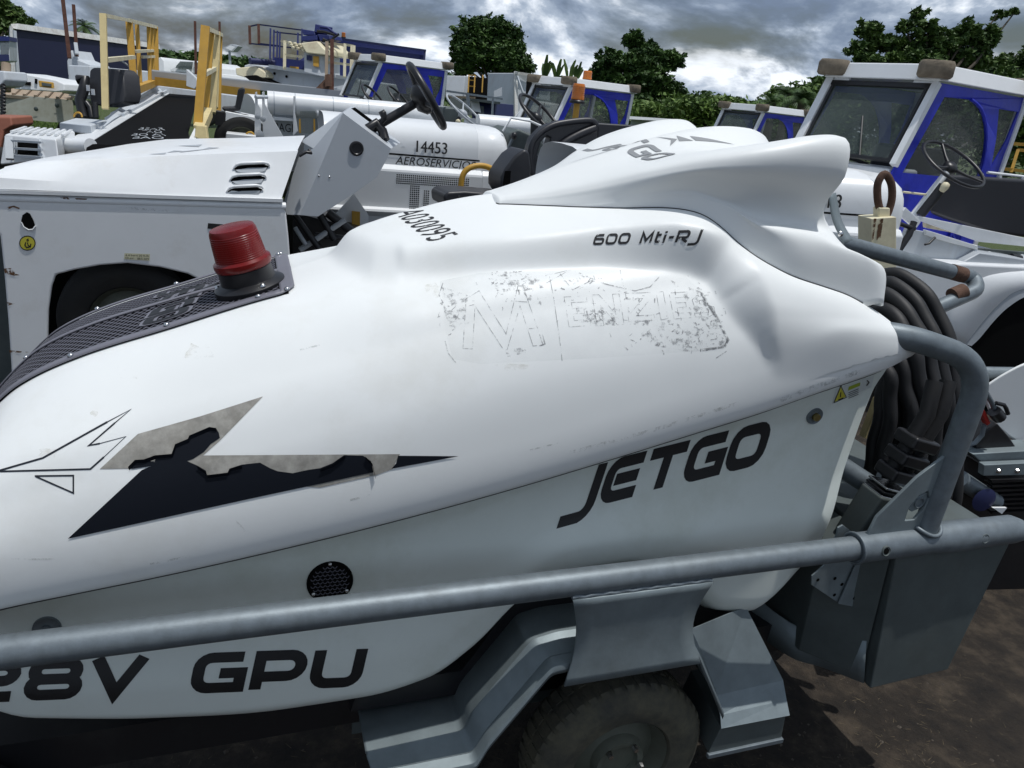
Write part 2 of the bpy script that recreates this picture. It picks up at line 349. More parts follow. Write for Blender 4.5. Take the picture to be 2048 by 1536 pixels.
def stroke_text(s, gap=.16, weight=1.0):
    """-> list of pieces (verts2d, faces) normalised in width to 0..1, height 0..1"""
    x = 0; out = []
    for ch in s:
        st, w = glyph(ch)
        for q in st:
            cl = q[-1] == 'c'; q = [Vector((p[0]+x, p[1])) for p in (q[:-1] if cl else q)]
            P = [q[0]]
            for p in q[1:]:
                if (p-P[-1]).length > 1e-4: P.append(p)
            if cl and (P[0]-P[-1]).length < 1e-4: P.pop()
            n = len(P); hw = T_*weight; vs = []; fs = []
            for i in range(n):
                a = P[i-1] if (i or cl) else None; b = P[(i+1) % n] if (i < n-1 or cl) else None
                d1 = (P[i]-a).normalized() if a is not None else None; d2 = (b-P[i]).normalized() if b is not None else None
                if d1 is None: d1 = d2
                if d2 is None: d2 = d1
                n1 = Vector((-d1.y, d1.x)); n2 = Vector((-d2.y, d2.x)); mm = (n1+n2)
                if mm.length < .3: mm = n1
                mm = mm.normalized(); k = hw/max(.45, mm.dot(n1)); vs += [tuple(P[i]+mm*k), tuple(P[i]-mm*k)]
            for i in range(n if cl else n-1):
                j = (i+1) % n; fs.append((2*i, 2*i+1, 2*j+1, 2*j))
            out.append((vs, fs))
        x += w+gap
    x -= gap
    return [([(v[0]/x, v[1]) for v in vs], fs) for vs, fs in out], x
def quadmap(q):                            # projective map of the unit square onto q = BL, BR, TR, TL
    (x0, y0), (x1, y1), (x2, y2), (x3, y3) = q
    dx1, dx2, dx3 = x1-x2, x3-x2, x0-x1+x2-x3; dy1, dy2, dy3 = y1-y2, y3-y2, y0-y1+y2-y3
    det = dx1*dy2-dx2*dy1; g = (dx3*dy2-dx2*dy3)/det; h = (dx1*dy3-dx3*dy1)/det
    a, b, c = x1-x0+g*x1, x3-x0+h*x3, x0; d, e, f = y1-y0+g*y1, y3-y0+h*y3, y0
    return lambda s, t: ((a*s+b*t+c)/(g*s+h*t+1), (d*s+e*t+f)/(g*s+h*t+1))
def refine(vs, fs, mx):
    bm = bmesh.new(); V = [bm.verts.new((x, y, 0)) for x, y in vs]
    for f in fs:
        try: bm.faces.new([V[i] for i in f])
        except Exception: pass
    bmesh.ops.triangulate(bm, faces=bm.faces)
    for _ in range(7):
        es = [e for e in bm.edges if e.calc_length() > mx]
        if not es: break
        bmesh.ops.subdivide_edges(bm, edges=es, cuts=1); bmesh.ops.triangulate(bm, faces=bm.faces)
    bm.verts.index_update(); r = [(v.co.x, v.co.y) for v in bm.verts], [tuple(v.index for v in f.verts) for f in bm.faces]; bm.free(); return r
def bvh_of(*objs):
    vs = []; fs = []
    for o in objs:
        b = len(vs); mw = Matrix.Identity(4)
        vs += [v.co.copy() for v in o.data.vertices]; fs += [tuple(b+i for i in p.vertices) for p in o.data.polygons]
    return BVHTree.FromPolygons(vs, fs)
def decal_faces(mb, vs, fs, bvh, off, caster=None):
    """lay 2D photo-pixel faces onto a surface"""
    hit = []
    for x, y in vs:
        if caster: o, d = caster(x, y)
        else: o, d = CAM, ray(x, y).normalized()
        loc, nrm, _, _ = bvh.ray_cast(o, d)
        if loc is None: hit.append(None); continue
        if nrm.dot(d) > 0: nrm = -nrm
        hit.append(loc+nrm*off)
    ok = [f for f in fs if all(hit[i] is not None for i in f) and max((hit[a]-hit[b]).length for a in f for b in f) < .12]
    use = sorted({i for f in ok for i in f}); mp = {i: k for k, i in enumerate(use)}
    mb.add([hit[i] for i in use], [tuple(mp[i] for i in f) for f in ok])
def poly_fill(poly, mx=14):
    me = geometry.tessellate_polygon([[Vector((x, y, 0)) for x, y in poly]])
    return refine(poly, [tuple(t) for t in me], mx)
def line_fill(pts, w):
    vs = []; fs = []; P = [Vector(p) for p in pts]; n = len(P)
    for i in range(n):
        d1 = (P[i]-P[i-1]).normalized() if i else (P[1]-P[0]).normalized(); d2 = (P[i+1]-P[i]).normalized() if i < n-1 else d1
        m_ = Vector((-(d1+d2).y, (d1+d2).x)).normalized() if (d1+d2).length > .2 else Vector((-d1.y, d1.x)); k = w/2/max(.35, m_.dot(Vector((-d1.y, d1.x))))
        vs += [tuple(P[i]+m_*k), tuple(P[i]-m_*k)]
    for i in range(n-1): fs.append((2*i, 2*i+1, 2*i+3, 2*i+2))
    return refine(vs, fs, 14)
def text_split(bvh, text, quad, cuts, *a, **k):
    """one object per word, cut at fractions of the width"""
    qm = quadmap(quad); ps, _ = stroke_text(text, k.get('gap', .16), k.get('weight', 1)); out = []
    for c0, c1 in zip([-9]+cuts, cuts+[9]):
        mb = MB()
        for i, (vs, fs) in enumerate(ps):
            if c0 <= sum(v[0] for v in vs)/len(vs) < c1: v2, f2 = refine([qm(*v) for v in vs], fs, 14); decal_faces(mb, v2, f2, bvh, .0008+i*.00002)
        out.append(mb.build(a[2], a[0], a[1], norm=False))
    return out
def text_on(bvh, text, quad, mt, parent, name='lettering', off=.0008, stroke=False, gap=.16, weight=1.0, shear=0, mx=12, caster=None):
    qm = quadmap(quad); mb = MB()
    if stroke:
        ps, _ = stroke_text(text, gap, weight)
        for i, (vs, fs) in enumerate(ps):
            v2, f2 = refine([qm(*v) for v in vs], fs, mx); decal_faces(mb, v2, f2, bvh, off+i*.00002, caster)
    else:
        vs, fs, _ = font_polys(text, shear); v2, f2 = refine([qm(*v) for v in vs], fs, mx); decal_faces(mb, v2, f2, bvh, off, caster)
    return mb.build(name, mt, parent, norm=False)
def flat_text(text, o, X, Y, w, h, mt, parent, name='lettering', shear=0, stroke=False, n=Vector((0, -1, 0)), off=.002):
    """lettering on a flat face: o = lower left corner, X/Y unit directions"""
    mb = MB(); X = Vector(X).normalized(); Y = Vector(Y).normalized(); nn = X.cross(Y).normalized()
    if stroke:
        for i, (vs, fs) in enumerate(stroke_text(text)[0]): mb.add([o+X*(v[0]*w+v[1]*shear*h)+Y*(v[1]*h)+nn*(off+i*.00005) for v in vs], fs)
    else:
        vs, fs, _ = font_polys(text, shear); mb.add([o+X*(v[0]*w)+Y*(v[1]*h)+nn*off for v in vs], fs)
    return mb.build(name, mt, parent, norm=False)
UPV = Vector((0, 0, 1))
# ================================================================== SETTING: ground
g = MB(); n = 60; ext = [-900, -400, -150, -60, -30, -18]+[-12+i*.8 for i in range(31)]+[16, 22, 30, 45, 70, 110, 180, 320, 600, 1200]
rows = []
for y in ext:
    row = []
    for x in ext:
        h = 0 if max(abs(x), abs(y)) > 40 else (.018*math.sin(x*1.7+y*.6)+.015*math.sin(y*2.3-x*.9)-.03)
        row.append(Vector((x, y, h)))
    rows.append(row)
g.grid(rows); ground = g.build('ground', 'rubber', smooth=180, kind='structure')
mt = bpy.data.materials.new('earth'); mt.use_nodes = True; t = mt.node_tree; b = t.nodes['Principled BSDF']; n_ = t.nodes.new; k_ = t.links.new
tcg = n_('ShaderNodeTexCoord')
def nz(sc, det=8, rg=.65):
    x = n_('ShaderNodeTexNoise'); k_(tcg.outputs['Object'], x.inputs['Vector']); x.inputs['Scale'].default_value = sc; x.inputs['Detail'].default_value = det; x.inputs['Roughness'].default_value = rg; return x
def rampg(src, pts, cols):
    r = n_('ShaderNodeValToRGB'); k_(src, r.inputs[0]); e = r.color_ramp.elements
    while len(e) < len(pts): e.new(.5)
    for i, p in enumerate(pts): e[i].position = p; e[i].color = (*cols[i], 1)
    return r
base = rampg(nz(9).outputs['Fac'], (.3, .5, .68), ((.010, .0075, .0055), (.034, .025, .017), (.09, .068, .046)))
grass = rampg(nz(30).outputs['Fac'], (.3, .7), ((.03, .05, .012), (.09, .12, .035)))
far = nz(.35, 5)
dist = n_('ShaderNodeSeparateXYZ'); k_(tcg.outputs['Object'], dist.inputs[0])
mr = n_('ShaderNodeMapRange'); k_(dist.outputs[1], mr.inputs[0]); mr.inputs[1].default_value = 5; mr.inputs[2].default_value = 14
ad = n_('ShaderNodeMath'); ad.operation = 'MULTIPLY_ADD'; k_(mr.outputs[0], ad.inputs[0]); ad.inputs[1].default_value = .5; k_(far.outputs['Fac'], ad.inputs[2])
gm = n_('ShaderNodeMapRange'); k_(ad.outputs[0], gm.inputs[0]); gm.inputs[1].default_value = .62; gm.inputs[2].default_value = .78
mxg = n_('ShaderNodeMix'); mxg.data_type = 'RGBA'; k_(gm.outputs[0], mxg.inputs[0]); k_(base.outputs[0], mxg.inputs[6]); k_(grass.outputs[0], mxg.inputs[7]); k_(mxg.outputs[2], b.inputs['Base Color']); b.inputs['Roughness'].default_value = .95
bp = n_('ShaderNodeBump'); k_(nz(55, 10, .75).outputs['Fac'], bp.inputs['Height']); bp.inputs['Strength'].default_value = .9; bp.inputs['Distance'].default_value = .03; k_(bp.outputs[0], b.inputs['Normal'])
ground.data.materials[0] = mt

# ================================================================== THE GROUND POWER UNIT
ZR = .82; VC = .475
o_ = PZ(0, 1304, ZR); GF = Frame(o_, 20.145); G = GF.g
gpu = thing('ground_power_unit', 'large white ground power unit on galvanised frame filling the foreground, red beacon on its nose', 'power unit', G(1.0, VC, 0))

# ---- hood shell: stations along u, rows from the belt lip up to the centreline
US = [-.30, -.22, -.14, -.07, 0, .10, .25, .50, .72, .90, 1.15, 1.30, 1.45, 1.62, 1.76, 1.85]
ROW = {  # v of each row, z of each row
 -.30: [(.36, .78), (.34, .785), (.33, .80), (.33, .81), (.34, .82), (.36, .825), (.39, .83), (.475, .83)],
 -.22: [(.20, .815), (.165, .82), (.15, .85), (.16, .87), (.20, .885), (.27, .895), (.34, .90), (.475, .90)],
 -.14: [(.155, .837), (.115, .842), (.10, .88), (.105, .92), (.14, .965), (.21, .995), (.31, 1.01), (.475, 1.02)],
 -.07: [(0.110, 0.851), (0.052, 0.854), (0.033, 0.886), (0.037, 0.966), (0.091, 1.015), (0.150, 1.070), (0.260, 1.100), (0.475, 1.117)],
 0: [(0.110, 0.866), (0.052, 0.869), (0.033, 0.901), (0.037, 0.981), (0.066, 1.045), (0.125, 1.115), (0.260, 1.168), (0.475, 1.187)],
 .10: [(0.110, 0.880), (0.052, 0.883), (0.033, 0.915), (0.037, 0.995), (0.066, 1.075), (0.125, 1.155), (0.260, 1.220), (0.475, 1.239)],
 .25: [(0.110, 0.900), (0.052, 0.903), (0.033, 0.935), (0.037, 1.015), (0.066, 1.105), (0.130, 1.195), (0.260, 1.272), (0.475, 1.291)],
 .50: [(0.110, 0.941), (0.052, 0.944), (0.033, 0.976), (0.037, 1.056), (0.066, 1.160), (0.130, 1.257), (0.260, 1.352), (0.475, 1.371)],
 .72: [(0.110, 0.984), (0.052, 0.987), (0.033, 1.019), (0.037, 1.099), (0.066, 1.215), (0.130, 1.315), (0.220, 1.388), (0.475, 1.455)],
 .90: [(0.110, 1.024), (0.052, 1.027), (0.033, 1.059), (0.037, 1.139), (0.066, 1.258), (0.130, 1.360), (0.220, 1.432), (0.475, 1.497)],
 1.15: [(0.110, 1.086), (0.052, 1.089), (0.033, 1.121), (0.037, 1.201), (0.066, 1.312), (0.130, 1.405), (0.220, 1.468), (0.475, 1.520)],
 1.30: [(0.110, 1.125), (0.052, 1.128), (0.033, 1.160), (0.037, 1.240), (0.064, 1.340), (0.120, 1.425), (0.220, 1.490), (0.475, 1.530)],
 1.45: [(0.110, 1.164), (0.052, 1.167), (0.033, 1.199), (0.037, 1.279), (0.058, 1.350), (0.110, 1.420), (0.220, 1.430), (0.475, 1.440)],
 1.62: [(0.110, 1.215), (0.052, 1.218), (0.033, 1.250), (0.037, 1.330), (0.054, 1.360), (0.100, 1.402), (0.200, 1.402), (0.475, 1.410)],
 1.76: [(.115, 1.252), (.058, 1.255), (.038, 1.285), (.040, 1.325), (.056, 1.352), (.11, 1.372), (.20, 1.38), (.475, 1.39)],
 1.85: [(.14, 1.278), (.080, 1.281), (.062, 1.293), (.062, 1.306), (.075, 1.316), (.12, 1.325), (.20, 1.33), (.475, 1.33)],
}
deck_edge = [(560, 300), (640, 480), (690, 522), (745, 548), (800, 551), (1000, 536), (1200, 527), (1330, 531), (1380, 541), (1418, 558), (1462, 622), (1520, 690), (1543, 730), (1560, 800)]
def seg_sd(p, poly):
    best = 1e9; sg = 1
    for i in range(len(poly)-1):
        ax, ay = poly[i]; bx, by = poly[i+1]; dx, dy = bx-ax, by-ay; t = max(0, min(1, ((p[0]-ax)*dx+(p[1]-ay)*dy)/(dx*dx+dy*dy)))
        ex, ey = p[0]-ax-t*dx, p[1]-ay-t*dy; d = math.hypot(ex, ey)
        if d < best-1e-6: best = d; sg = 1 if dx*(p[1]-ay)-dy*(p[0]-ax) < 0 else -1
    return best*sg
def section(u, v_t):
    """v_t 0..7 along rows"""
    key = round(u, 5)
    if key not in section.c:
        section.c[key] = [Vector((pchip(US, [ROW[s][j][0] for s in US], u), pchip(US, [ROW[s][j][1] for s in US], u), 0)) for j in range(8)]
    return crom(section.c[key], v_t)
section.c = {}
NU, NV = 430, 190
half = []
for i in range(NU+1):
    u = -.30+2.155*i/NU; row = []
    for j in range(NV+1):
        q = section(u, 1+6*j/NV); row.append([u, q.x, q.y])
    half.append(row)
P0 = [[G(*p) for p in r] for r in half]
HM = []; NRM = []
for i in range(NU+1):
    hr = []; nr_ = []
    for j in range(NV+1):
        a = P0[min(i+1, NU)][j]-P0[max(i-1, 0)][j]; b_ = P0[i][min(j+1, NV)]-P0[i][max(j-1, 0)]
        nrm = a.cross(b_); nrm = nrm.normalized() if nrm.length > 1e-9 else Vector((0, 0, 1))
        if nrm.z < 0 and j > 14: nrm = -nrm
        nr_.append(nrm); px, py = proj(P0[i][j]); h = 0.0
        if px > 540 and j > 16:
            sd_ = seg_sd((px, py), deck_edge)
            h = pchip([.4, .62, .8, 1.0, 1.15, 1.3, 1.4, 1.5, 1.7, 1.85], [.02, .036, .044, .054, .068, .080, .064, .042, .022, .010], half[i][j][0])
            wf = lerp(15, 50, sstep(1390, 1500, px)) if py < 600 else lerp(50, 16, max(0, min(1, (py-600)/90)))
            tl = max(0, min(1, (sd_+6)/(wf+6))); tl = lerp(tl, sstep(0, 1, tl), .25 if px > 1380 else .5)
            h *= tl if px > 800 else sstep(-18, 34, sd_)
            if px > 1300: h *= 1-sstep(640, 765, py)*sstep(1300, 1500, px)
            h *= sstep(560, 650, px) if py < 520 else 1
            h *= 1-.75*sstep(1.62, 1.85, half[i][j][0])
        hr.append(h)
    HM.append(hr); NRM.append(nr_)
for _ in range(7):
    H2 = [r[:] for r in HM]
    for i in range(1, NU):
        r0, r1, r2 = HM[i-1], HM[i], HM[i+1]; q_ = H2[i]
        for j in range(17, NV): q_[j] = (4*r1[j]+r0[j]+r2[j]+r1[j-1]+r1[j+1])/8
    HM = H2
rows = [[P0[i][j]+(NRM[i][j]*.4+Vector((0, 0, .6)))*HM[i][j] for j in range(NV+1)] for i in range(NU+1)]
rows_hood = rows
def mirror(P): u, v, z = GF.uvz(P); return G(u, 2*VC-v, z)
full = [r+[mirror(p) for p in reversed(r[:-1])] for r in rows]
mb = MB(); mb.grid(full)
for sgn in (0, 1):
    e0 = [r[0] for r in full] if not sgn else [r[-1] for r in full]
    e1 = [p+(GF.V*(.055 if not sgn else -.055))-UPV*.001 for p in e0]; mb.grid([e0, e1])
hood = mb.build('hood', 'gelcoat', gpu, smooth=48, norm=True, label='white fibreglass upper shell with raised deck and recessed decal field')
q = hood.modifiers.new('thick', 'SOLIDIFY'); q.thickness = .006; q.offset = -1
HB = bvh_of(hood)
def top_at(u, v, h=0):
    l, nn, _, _ = HB.ray_cast(G(u, v, 3), Vector((0, 0, -1)))
    if l is None: return G(u, v, .9)
    if nn.z < 0: nn = -nn
    return l+nn*h

# ---- scoop cover on top
def st(u, vz, du=None, mid=None):
    du = du or [0]*8; r = [(u+du[j], vz[j][0], vz[j][1]) for j in range(8)]
    m_ = mid or tuple((r[1][k]+r[2][k])/2 for k in range(3))
    return r[:2]+[m_]+r[2:]
SC_ = [  # rows: seam, wall, (mid), inner, undercut, outer, ridge, valley, centre : (v, z)
 st(.917, [(.412, 1.500), (.413, 1.504), (.415, 1.508), (.417, 1.511), (.42, 1.513), (.427, 1.515), (.45, 1.516), (.475, 1.517)], [.004, .003, .002, .001, 0, 0, 0, 0]),
 st(.930, [(.404, 1.503), (.406, 1.520), (.408, 1.530), (.412, 1.537), (.417, 1.542), (.427, 1.546), (.45, 1.548), (.475, 1.549)]),
 st(.95, [(.398, 1.506), (.400, 1.525), (.402, 1.535), (.406, 1.543), (.411, 1.549), (.422, 1.554), (.448, 1.557), (.475, 1.558)]),
 st(1.034, [(.358, 1.520), (.361, 1.538), (.365, 1.549), (.370, 1.558), (.375, 1.566), (.389, 1.576), (.43, 1.588), (.475, 1.595)]),
 st(1.13, [(.308, 1.538), (.309, 1.558), (.312, 1.571), (.315, 1.585), (.320, 1.598), (.342, 1.611), (.41, 1.624), (.475, 1.633)]),
 st(1.21, [(.262, 1.556), (.260, 1.580), (.258, 1.598), (.252, 1.618), (.255, 1.634), (.282, 1.646), (.39, 1.650), (.475, 1.663)]),
 st(1.29, [(.213, 1.548), (.220, 1.592), (.222, 1.614), (.206, 1.640), (.196, 1.660), (.230, 1.680), (.375, 1.672), (.475, 1.692)]),
 st(1.36, [(.170, 1.500), (.188, 1.580), (.200, 1.600), (.180, 1.635), (.158, 1.672), (.195, 1.703), (.365, 1.684), (.475, 1.715)]),
 st(1.43, [(.136, 1.462), (.140, 1.535), (.184, 1.572), (.172, 1.622), (.134, 1.676), (.170, 1.722), (.355, 1.688), (.475, 1.732)], None, (1.415, .150, 1.562)),
 st(1.50, [(.108, 1.420), (.106, 1.510), (.170, 1.563), (.162, 1.612), (.122, 1.680), (.158, 1.740), (.345, 1.688), (.475, 1.742)], None, (1.485, .126, 1.553)),
 st(1.56, [(.098, 1.405), (.100, 1.505), (.168, 1.562), (.158, 1.610), (.120, 1.682), (.156, 1.748), (.34, 1.686), (.475, 1.744)], [.03, .02, -.01, 0, 0, 0, 0, 0], (1.555, .118, 1.545)),
 st(1.60, [(.094, 1.395), (.098, 1.498), (.168, 1.561), (.162, 1.608), (.126, 1.678), (.162, 1.744), (.34, 1.680), (.475, 1.740)], [.08, .07, .0, -.01, -.008, -.005, -.01, 0], (1.612, .118, 1.530)),
 st(1.625, [(.084, 1.408), (.098, 1.488), (.172, 1.556), (.176, 1.606), (.146, 1.668), (.180, 1.728), (.345, 1.665), (.475, 1.725)], [.110, .095, .0, -.03, -.02, -.02, -.01, .01], (1.640, .120, 1.520)),
 st(1.645, [(.098, 1.398), (.112, 1.480), (.190, 1.548), (.224, 1.608), (.184, 1.668), (.212, 1.706), (.35, 1.645), (.475, 1.700)], [.110, .098, -.01, -.043, -.034, -.034, -.03, .0], (1.665, .135, 1.508)),
 st(1.645, [(.160, 1.395), (.180, 1.470), (.260, 1.530), (.280, 1.596), (.250, 1.645), (.280, 1.670), (.37, 1.60), (.475, 1.66)], [.111, .10, -.015, -.05, -.045, -.045, -.04, -.01], (1.668, .21, 1.50)),
]
g1 = [[crom([Vector(p) for p in r], 8*j/49) for j in range(50)] for r in SC_]
g2 = []
NS = len(SC_)-1
for i in range(NS*10+1):
    t = i/10; g2.append([crom([g1[k][j] for k in range(NS+1)], t) for j in range(50)])
rows = [[G(*p) for p in r] for r in g2]
full = [r+[mirror(p) for p in reversed(r[:-1])] for r in rows]
mb = MB(); mb.grid(full); scoop = mb.build('intake_cowl', 'gelcoat', gpu, smooth=50, label='white moulded cowl with two rounded horns')
q = scoop.modifiers.new('thick', 'SOLIDIFY'); q.thickness = .005; q.offset = -1
SB = bvh_of(scoop); HSB = bvh_of(hood, scoop)

seam = []
for i, r in enumerate(g2):
    prev = None
    for u_, v_, z_ in [(p.x, p.y, p.z) for p in r[:34]]:
        l, nn, _, _ = HB.ray_cast(G(u_, v_, 3), Vector((0, 0, -1)))
        dz = z_-l.z if l is not None else None
        if dz is not None and prev is not None and prev[0] <= 0 < dz:
            t_ = -prev[0]/(dz-prev[0]); seam.append(prev[1].lerp(G(u_, v_, z_), t_)); break
        prev = (dz, G(u_, v_, z_)) if dz is not None else None
if len(seam) > 5:
    sm_ = [seam[0]]
    for p_ in seam[1:]:
        if (p_-sm_[-1]).length > .008: sm_.append(p_)
    runs = [[sm_[0]]]
    for p_ in sm_[1:]:
        if (p_-runs[-1][-1]).length > .09: runs.append([p_])
        else: runs[-1].append(p_)
    run = max(runs, key=len); mb = MB(); mb.tube([p_-GF.V*.0006 for p_ in run], .0017, 6); mb.build('cowl_seam', 'black_plastic', gpu, smooth=80)

# ---- lower tub
zb = lambda u: pchip(US, [ROW[s][0][1] for s in US], u)-.004
def tub_pt(s, t):
    """s along 0..1, t from top lip 0 to bottom 1"""
    ut = -.32+2.198*s; zt = zb(ut)+.012
    ub = -.30+2.06*s
    zbot = pchip([-.3, -.1, .2, .45, .62, .76, .86, .95, 1.03, 1.2, 1.4, 1.52, 1.62, 1.70, 1.76], [.62, .575, .50, .465, .462, .487, .56, .67, .735, .745, .66, .555, .535, .60, .66], ub)
    u = lerp(ut, ub, t); z = lerp(zt, zbot, t)
    lip = .078 if ut < .35 else lerp(.078, .132, sstep(.35, .80, ut))
    prof = [(0, .135), (.022, .135), (.035, lip), (.055, lip+.004), (.085, .126), (.2, .138), (.5, .124), (.75, .098), (.88, .100), (.95, .118), (1, .17)]
    v = pchip([p[0] for p in prof], [p[1] for p in prof], t)
    v += .16*sstep(0, -.32, ut)+.012*sstep(1.78, 1.86, ut)
    return (u, v, z)
rows = [[G(*tub_pt(i/110, (j/90)**1.3)) for j in range(91)] for i in range(111)]
full = [r+[mirror(p) for p in reversed(r)] for r in rows]
mb = MB(); mb.grid(full, close=True)
mb.add(full[-1], [tuple(range(len(full[-1])))]); mb.add(full[0], [tuple(range(len(full[0])))])
tub = mb.build('lower_body', 'gelcoat_low', gpu, smooth=50, label='white lower side panel with model lettering'); TB = bvh_of(tub)
ALLB = bvh_of(hood, scoop, tub)

mb = MB(); mb.tube([r[0]+GF.V*.012-UPV*.006 for r in rows_hood[::6]], .0042, 6); mb.build('seam_gap_line', 'black_plastic', gpu, smooth=80)  # black tube put in for the dark, shaded gap under the hood lip
# ---- decals on hood
def pfill(bvh, poly, off, mb, mx=14): decal_faces(mb, *poly_fill(poly, mx), bvh, off)
mb = MB()
pfill(HB, [(200, 938), (276, 868), (400, 833), (526, 793), (441, 880), (405, 912), (330, 925), (262, 937)], .0008, mb)
pfill(HB, [(372, 925), (384, 911), (800, 908), (792, 922), (785, 938), (752, 950), (640, 975), (430, 960)], .0008, mb)
mb.build('worn_foil', 'bare_silver', gpu, norm=False, label='silver foil exposed where black film has torn')
mb = MB()
blk1 = [(136, 1077), (284, 940), (303, 932), (264, 938), (258, 933), (270, 921), (285, 919), (310, 924), (312, 911), (322, 914), (345, 908), (350, 894), (354, 888), (378, 878), (376, 876), (395, 868), (418, 856), (432, 856), (438, 866), (440, 876), (422, 888), (408, 904), (386, 918), (374, 922), (395, 931), (412, 941), (414, 950), (455, 945), (462, 936), (484, 929), (520, 925), (540, 936), (555, 942), (585, 946), (618, 939), (640, 936), (665, 926), (688, 910), (726, 911), (742, 922), (747, 944), (500, 997)]
pfill(HB, blk1, .0016, mb)
pfill(HB, [(796, 911), (917, 912), (783, 937), (792, 926)], .0016, mb)
mb.build('bolt_emblem', 'decal_navy', gpu, norm=False, label='black lightning bolt film, torn and peeling')
mb = MB()
for pts, w in (([(-40, 962), (0, 941), (86, 916), (215, 844)], 3.6), ([(215, 844), (262, 819), (230, 846)], 2.0), ([(230, 846), (178, 891), (200, 887)], 3.2), ([(200, 887), (252, 873), (208, 914)], 1.4), ([(208, 914), (181, 938), (0, 943), (-40, 944)], 3.4),
               ([(70, 952), (147, 951), (147, 986), (72, 953)], 3.2)):
    vs, fs = line_fill(pts, w); decal_faces(mb, vs, fs, HB, .0008)
mb.build('bolt_outline', 'decal_black', gpu, norm=False)
# peeled film edges standing off the shell
mb = MB()
for pts in ([(258, 934), (272, 920), (290, 919), (312, 911), (345, 908), (352, 889), (378, 878), (380, 872), (420, 855), (433, 857)], [(395, 931), (413, 943), (416, 950), (456, 944), (460, 936), (484, 930)], [(640, 937), (666, 927), (690, 909)], [(730, 911), (744, 925), (750, 951)]):
    top = []; bot = []
    for x, y in pts:
        l, nn, _, _ = HB.ray_cast(CAM, ray(x, y).normalized()); nn = nn if nn.dot(ray(x, y)) < 0 else -nn
        l2, _, _, _ = HB.ray_cast(CAM, ray(x+1, y+7).normalized()); bot.append(l2+nn*.0018); top.append(l+nn*.0075)
    mb = MB(); mb.grid([bot, top]); mb.build('peeling_edge', 'decal_navy', gpu, smooth=80, norm=False)
# number, model name
text_on(HB, 'A030095', [(786, 426), (858, 485), (918, 469), (842, 417)], 'print_letter_worn', gpu, 'serial_number', mx=9)
text_on(HB, '600 Mti-RJ', [(1185, 490), (1398, 483), (1407, 459), (1191, 469)], 'print_letter_worn', gpu, 'model_lettering', stroke=True, gap=.2, weight=1.2, mx=9)
text_on(TB, 'JETGO', [(1131, 1024), (1519, 925), (1545, 842), (1160, 938)], 'print_black', gpu, 'name_lettering', stroke=True, weight=1.5, mx=12)
text_split(TB, '28V GPU', [(-82, 1404), (716, 1370), (733, 1297), (-68, 1326)], [.53], 'print_black', gpu, 'voltage_lettering', gap=.2, weight=1.45)
# ghost of a removed company decal
mb = MB()
M_out = [(932, 598), (958, 582), (1012, 668), (1036, 572), (1046, 572), (1086, 690), (1066, 692), (1040, 612), (1014, 700), (1006, 698), (950, 612), (945, 698), (926, 697), (932, 598)]
for pts, w in ((M_out, 1.6), ([(1098, 548), (1108, 600), (1122, 700), (1124, 722)], 1.5), ([(1150, 543), (1210, 568), (1270, 582), (1300, 574), (1320, 552)], 2.2), ([(1240, 540), (1247, 574)], 1.3), ([(1090, 552), (1140, 540), (1090, 568)], 1.5), ([(1120, 548), (1145, 580), (1185, 560)], 1.6),
               ([(1022, 602), (1054, 604)], 1.5), ([(886, 566), (878, 590), (886, 606)], 2), ([(890, 682), (896, 706), (912, 726)], 2), ([(1400, 585), (1428, 630), (1455, 680), (1450, 694), (1400, 702)], 3.2), ([(1245, 690), (1256, 700)], 2), ([(1432, 716), (1453, 702)], 2.0), ([(938, 612), (952, 608)], 1.2), ([(1052, 658), (1076, 656)], 1.6), ([(1078, 692), (1090, 688), (1084, 668)], 2.4)):
    mb = MB(); vs, fs = line_fill(pts, w); decal_faces(mb, vs, fs, HB, .0007); mb.build('decal_outline', 'print_flaked', gpu, norm=False)
mb = MB()
for poly in ([(880, 572), (936, 590), (932, 640), (905, 662), (890, 630)], [(968, 546), (1035, 542), (1080, 556), (1090, 575), (1000, 590)], [(1010, 700), (1060, 692), (1050, 706), (1015, 714)], [(1136, 560), (1175, 552), (1160, 580)], [(1260, 640), (1340, 640), (1455, 672), (1452, 695), (1380, 704), (1300, 690)], [(1340, 560), (1405, 585), (1450, 655), (1420, 660)], [(1060, 590), (1092, 600), (1090, 612), (1050, 606)], [(1150, 612), (1240, 618), (1236, 652), (1160, 645)]):
    mb = MB(); pfill(HB, poly, .0005, mb); mb.build('decal_residue', 'print_flaked_light', gpu, norm=False)
mb = MB(); pfill(HB, [(880, 562), (960, 546), (1280, 534), (1370, 552), (1410, 590), (1456, 672), (1452, 694), (1400, 702), (1200, 716), (960, 728), (905, 718), (890, 660)], .0003, mb, 20); mb.build('decal_haze', 'residue_haze', gpu, norm=False)
mb = MB(); decal_faces(mb, *line_fill([(1395, 575), (1420, 612), (1440, 648), (1456, 680), (1448, 694), (1400, 700)], 5), HB, .0008); mb.build('dark_residue_edge', 'print_flaked', gpu, norm=False)
mb = MB(); rs_ = random.Random(5)
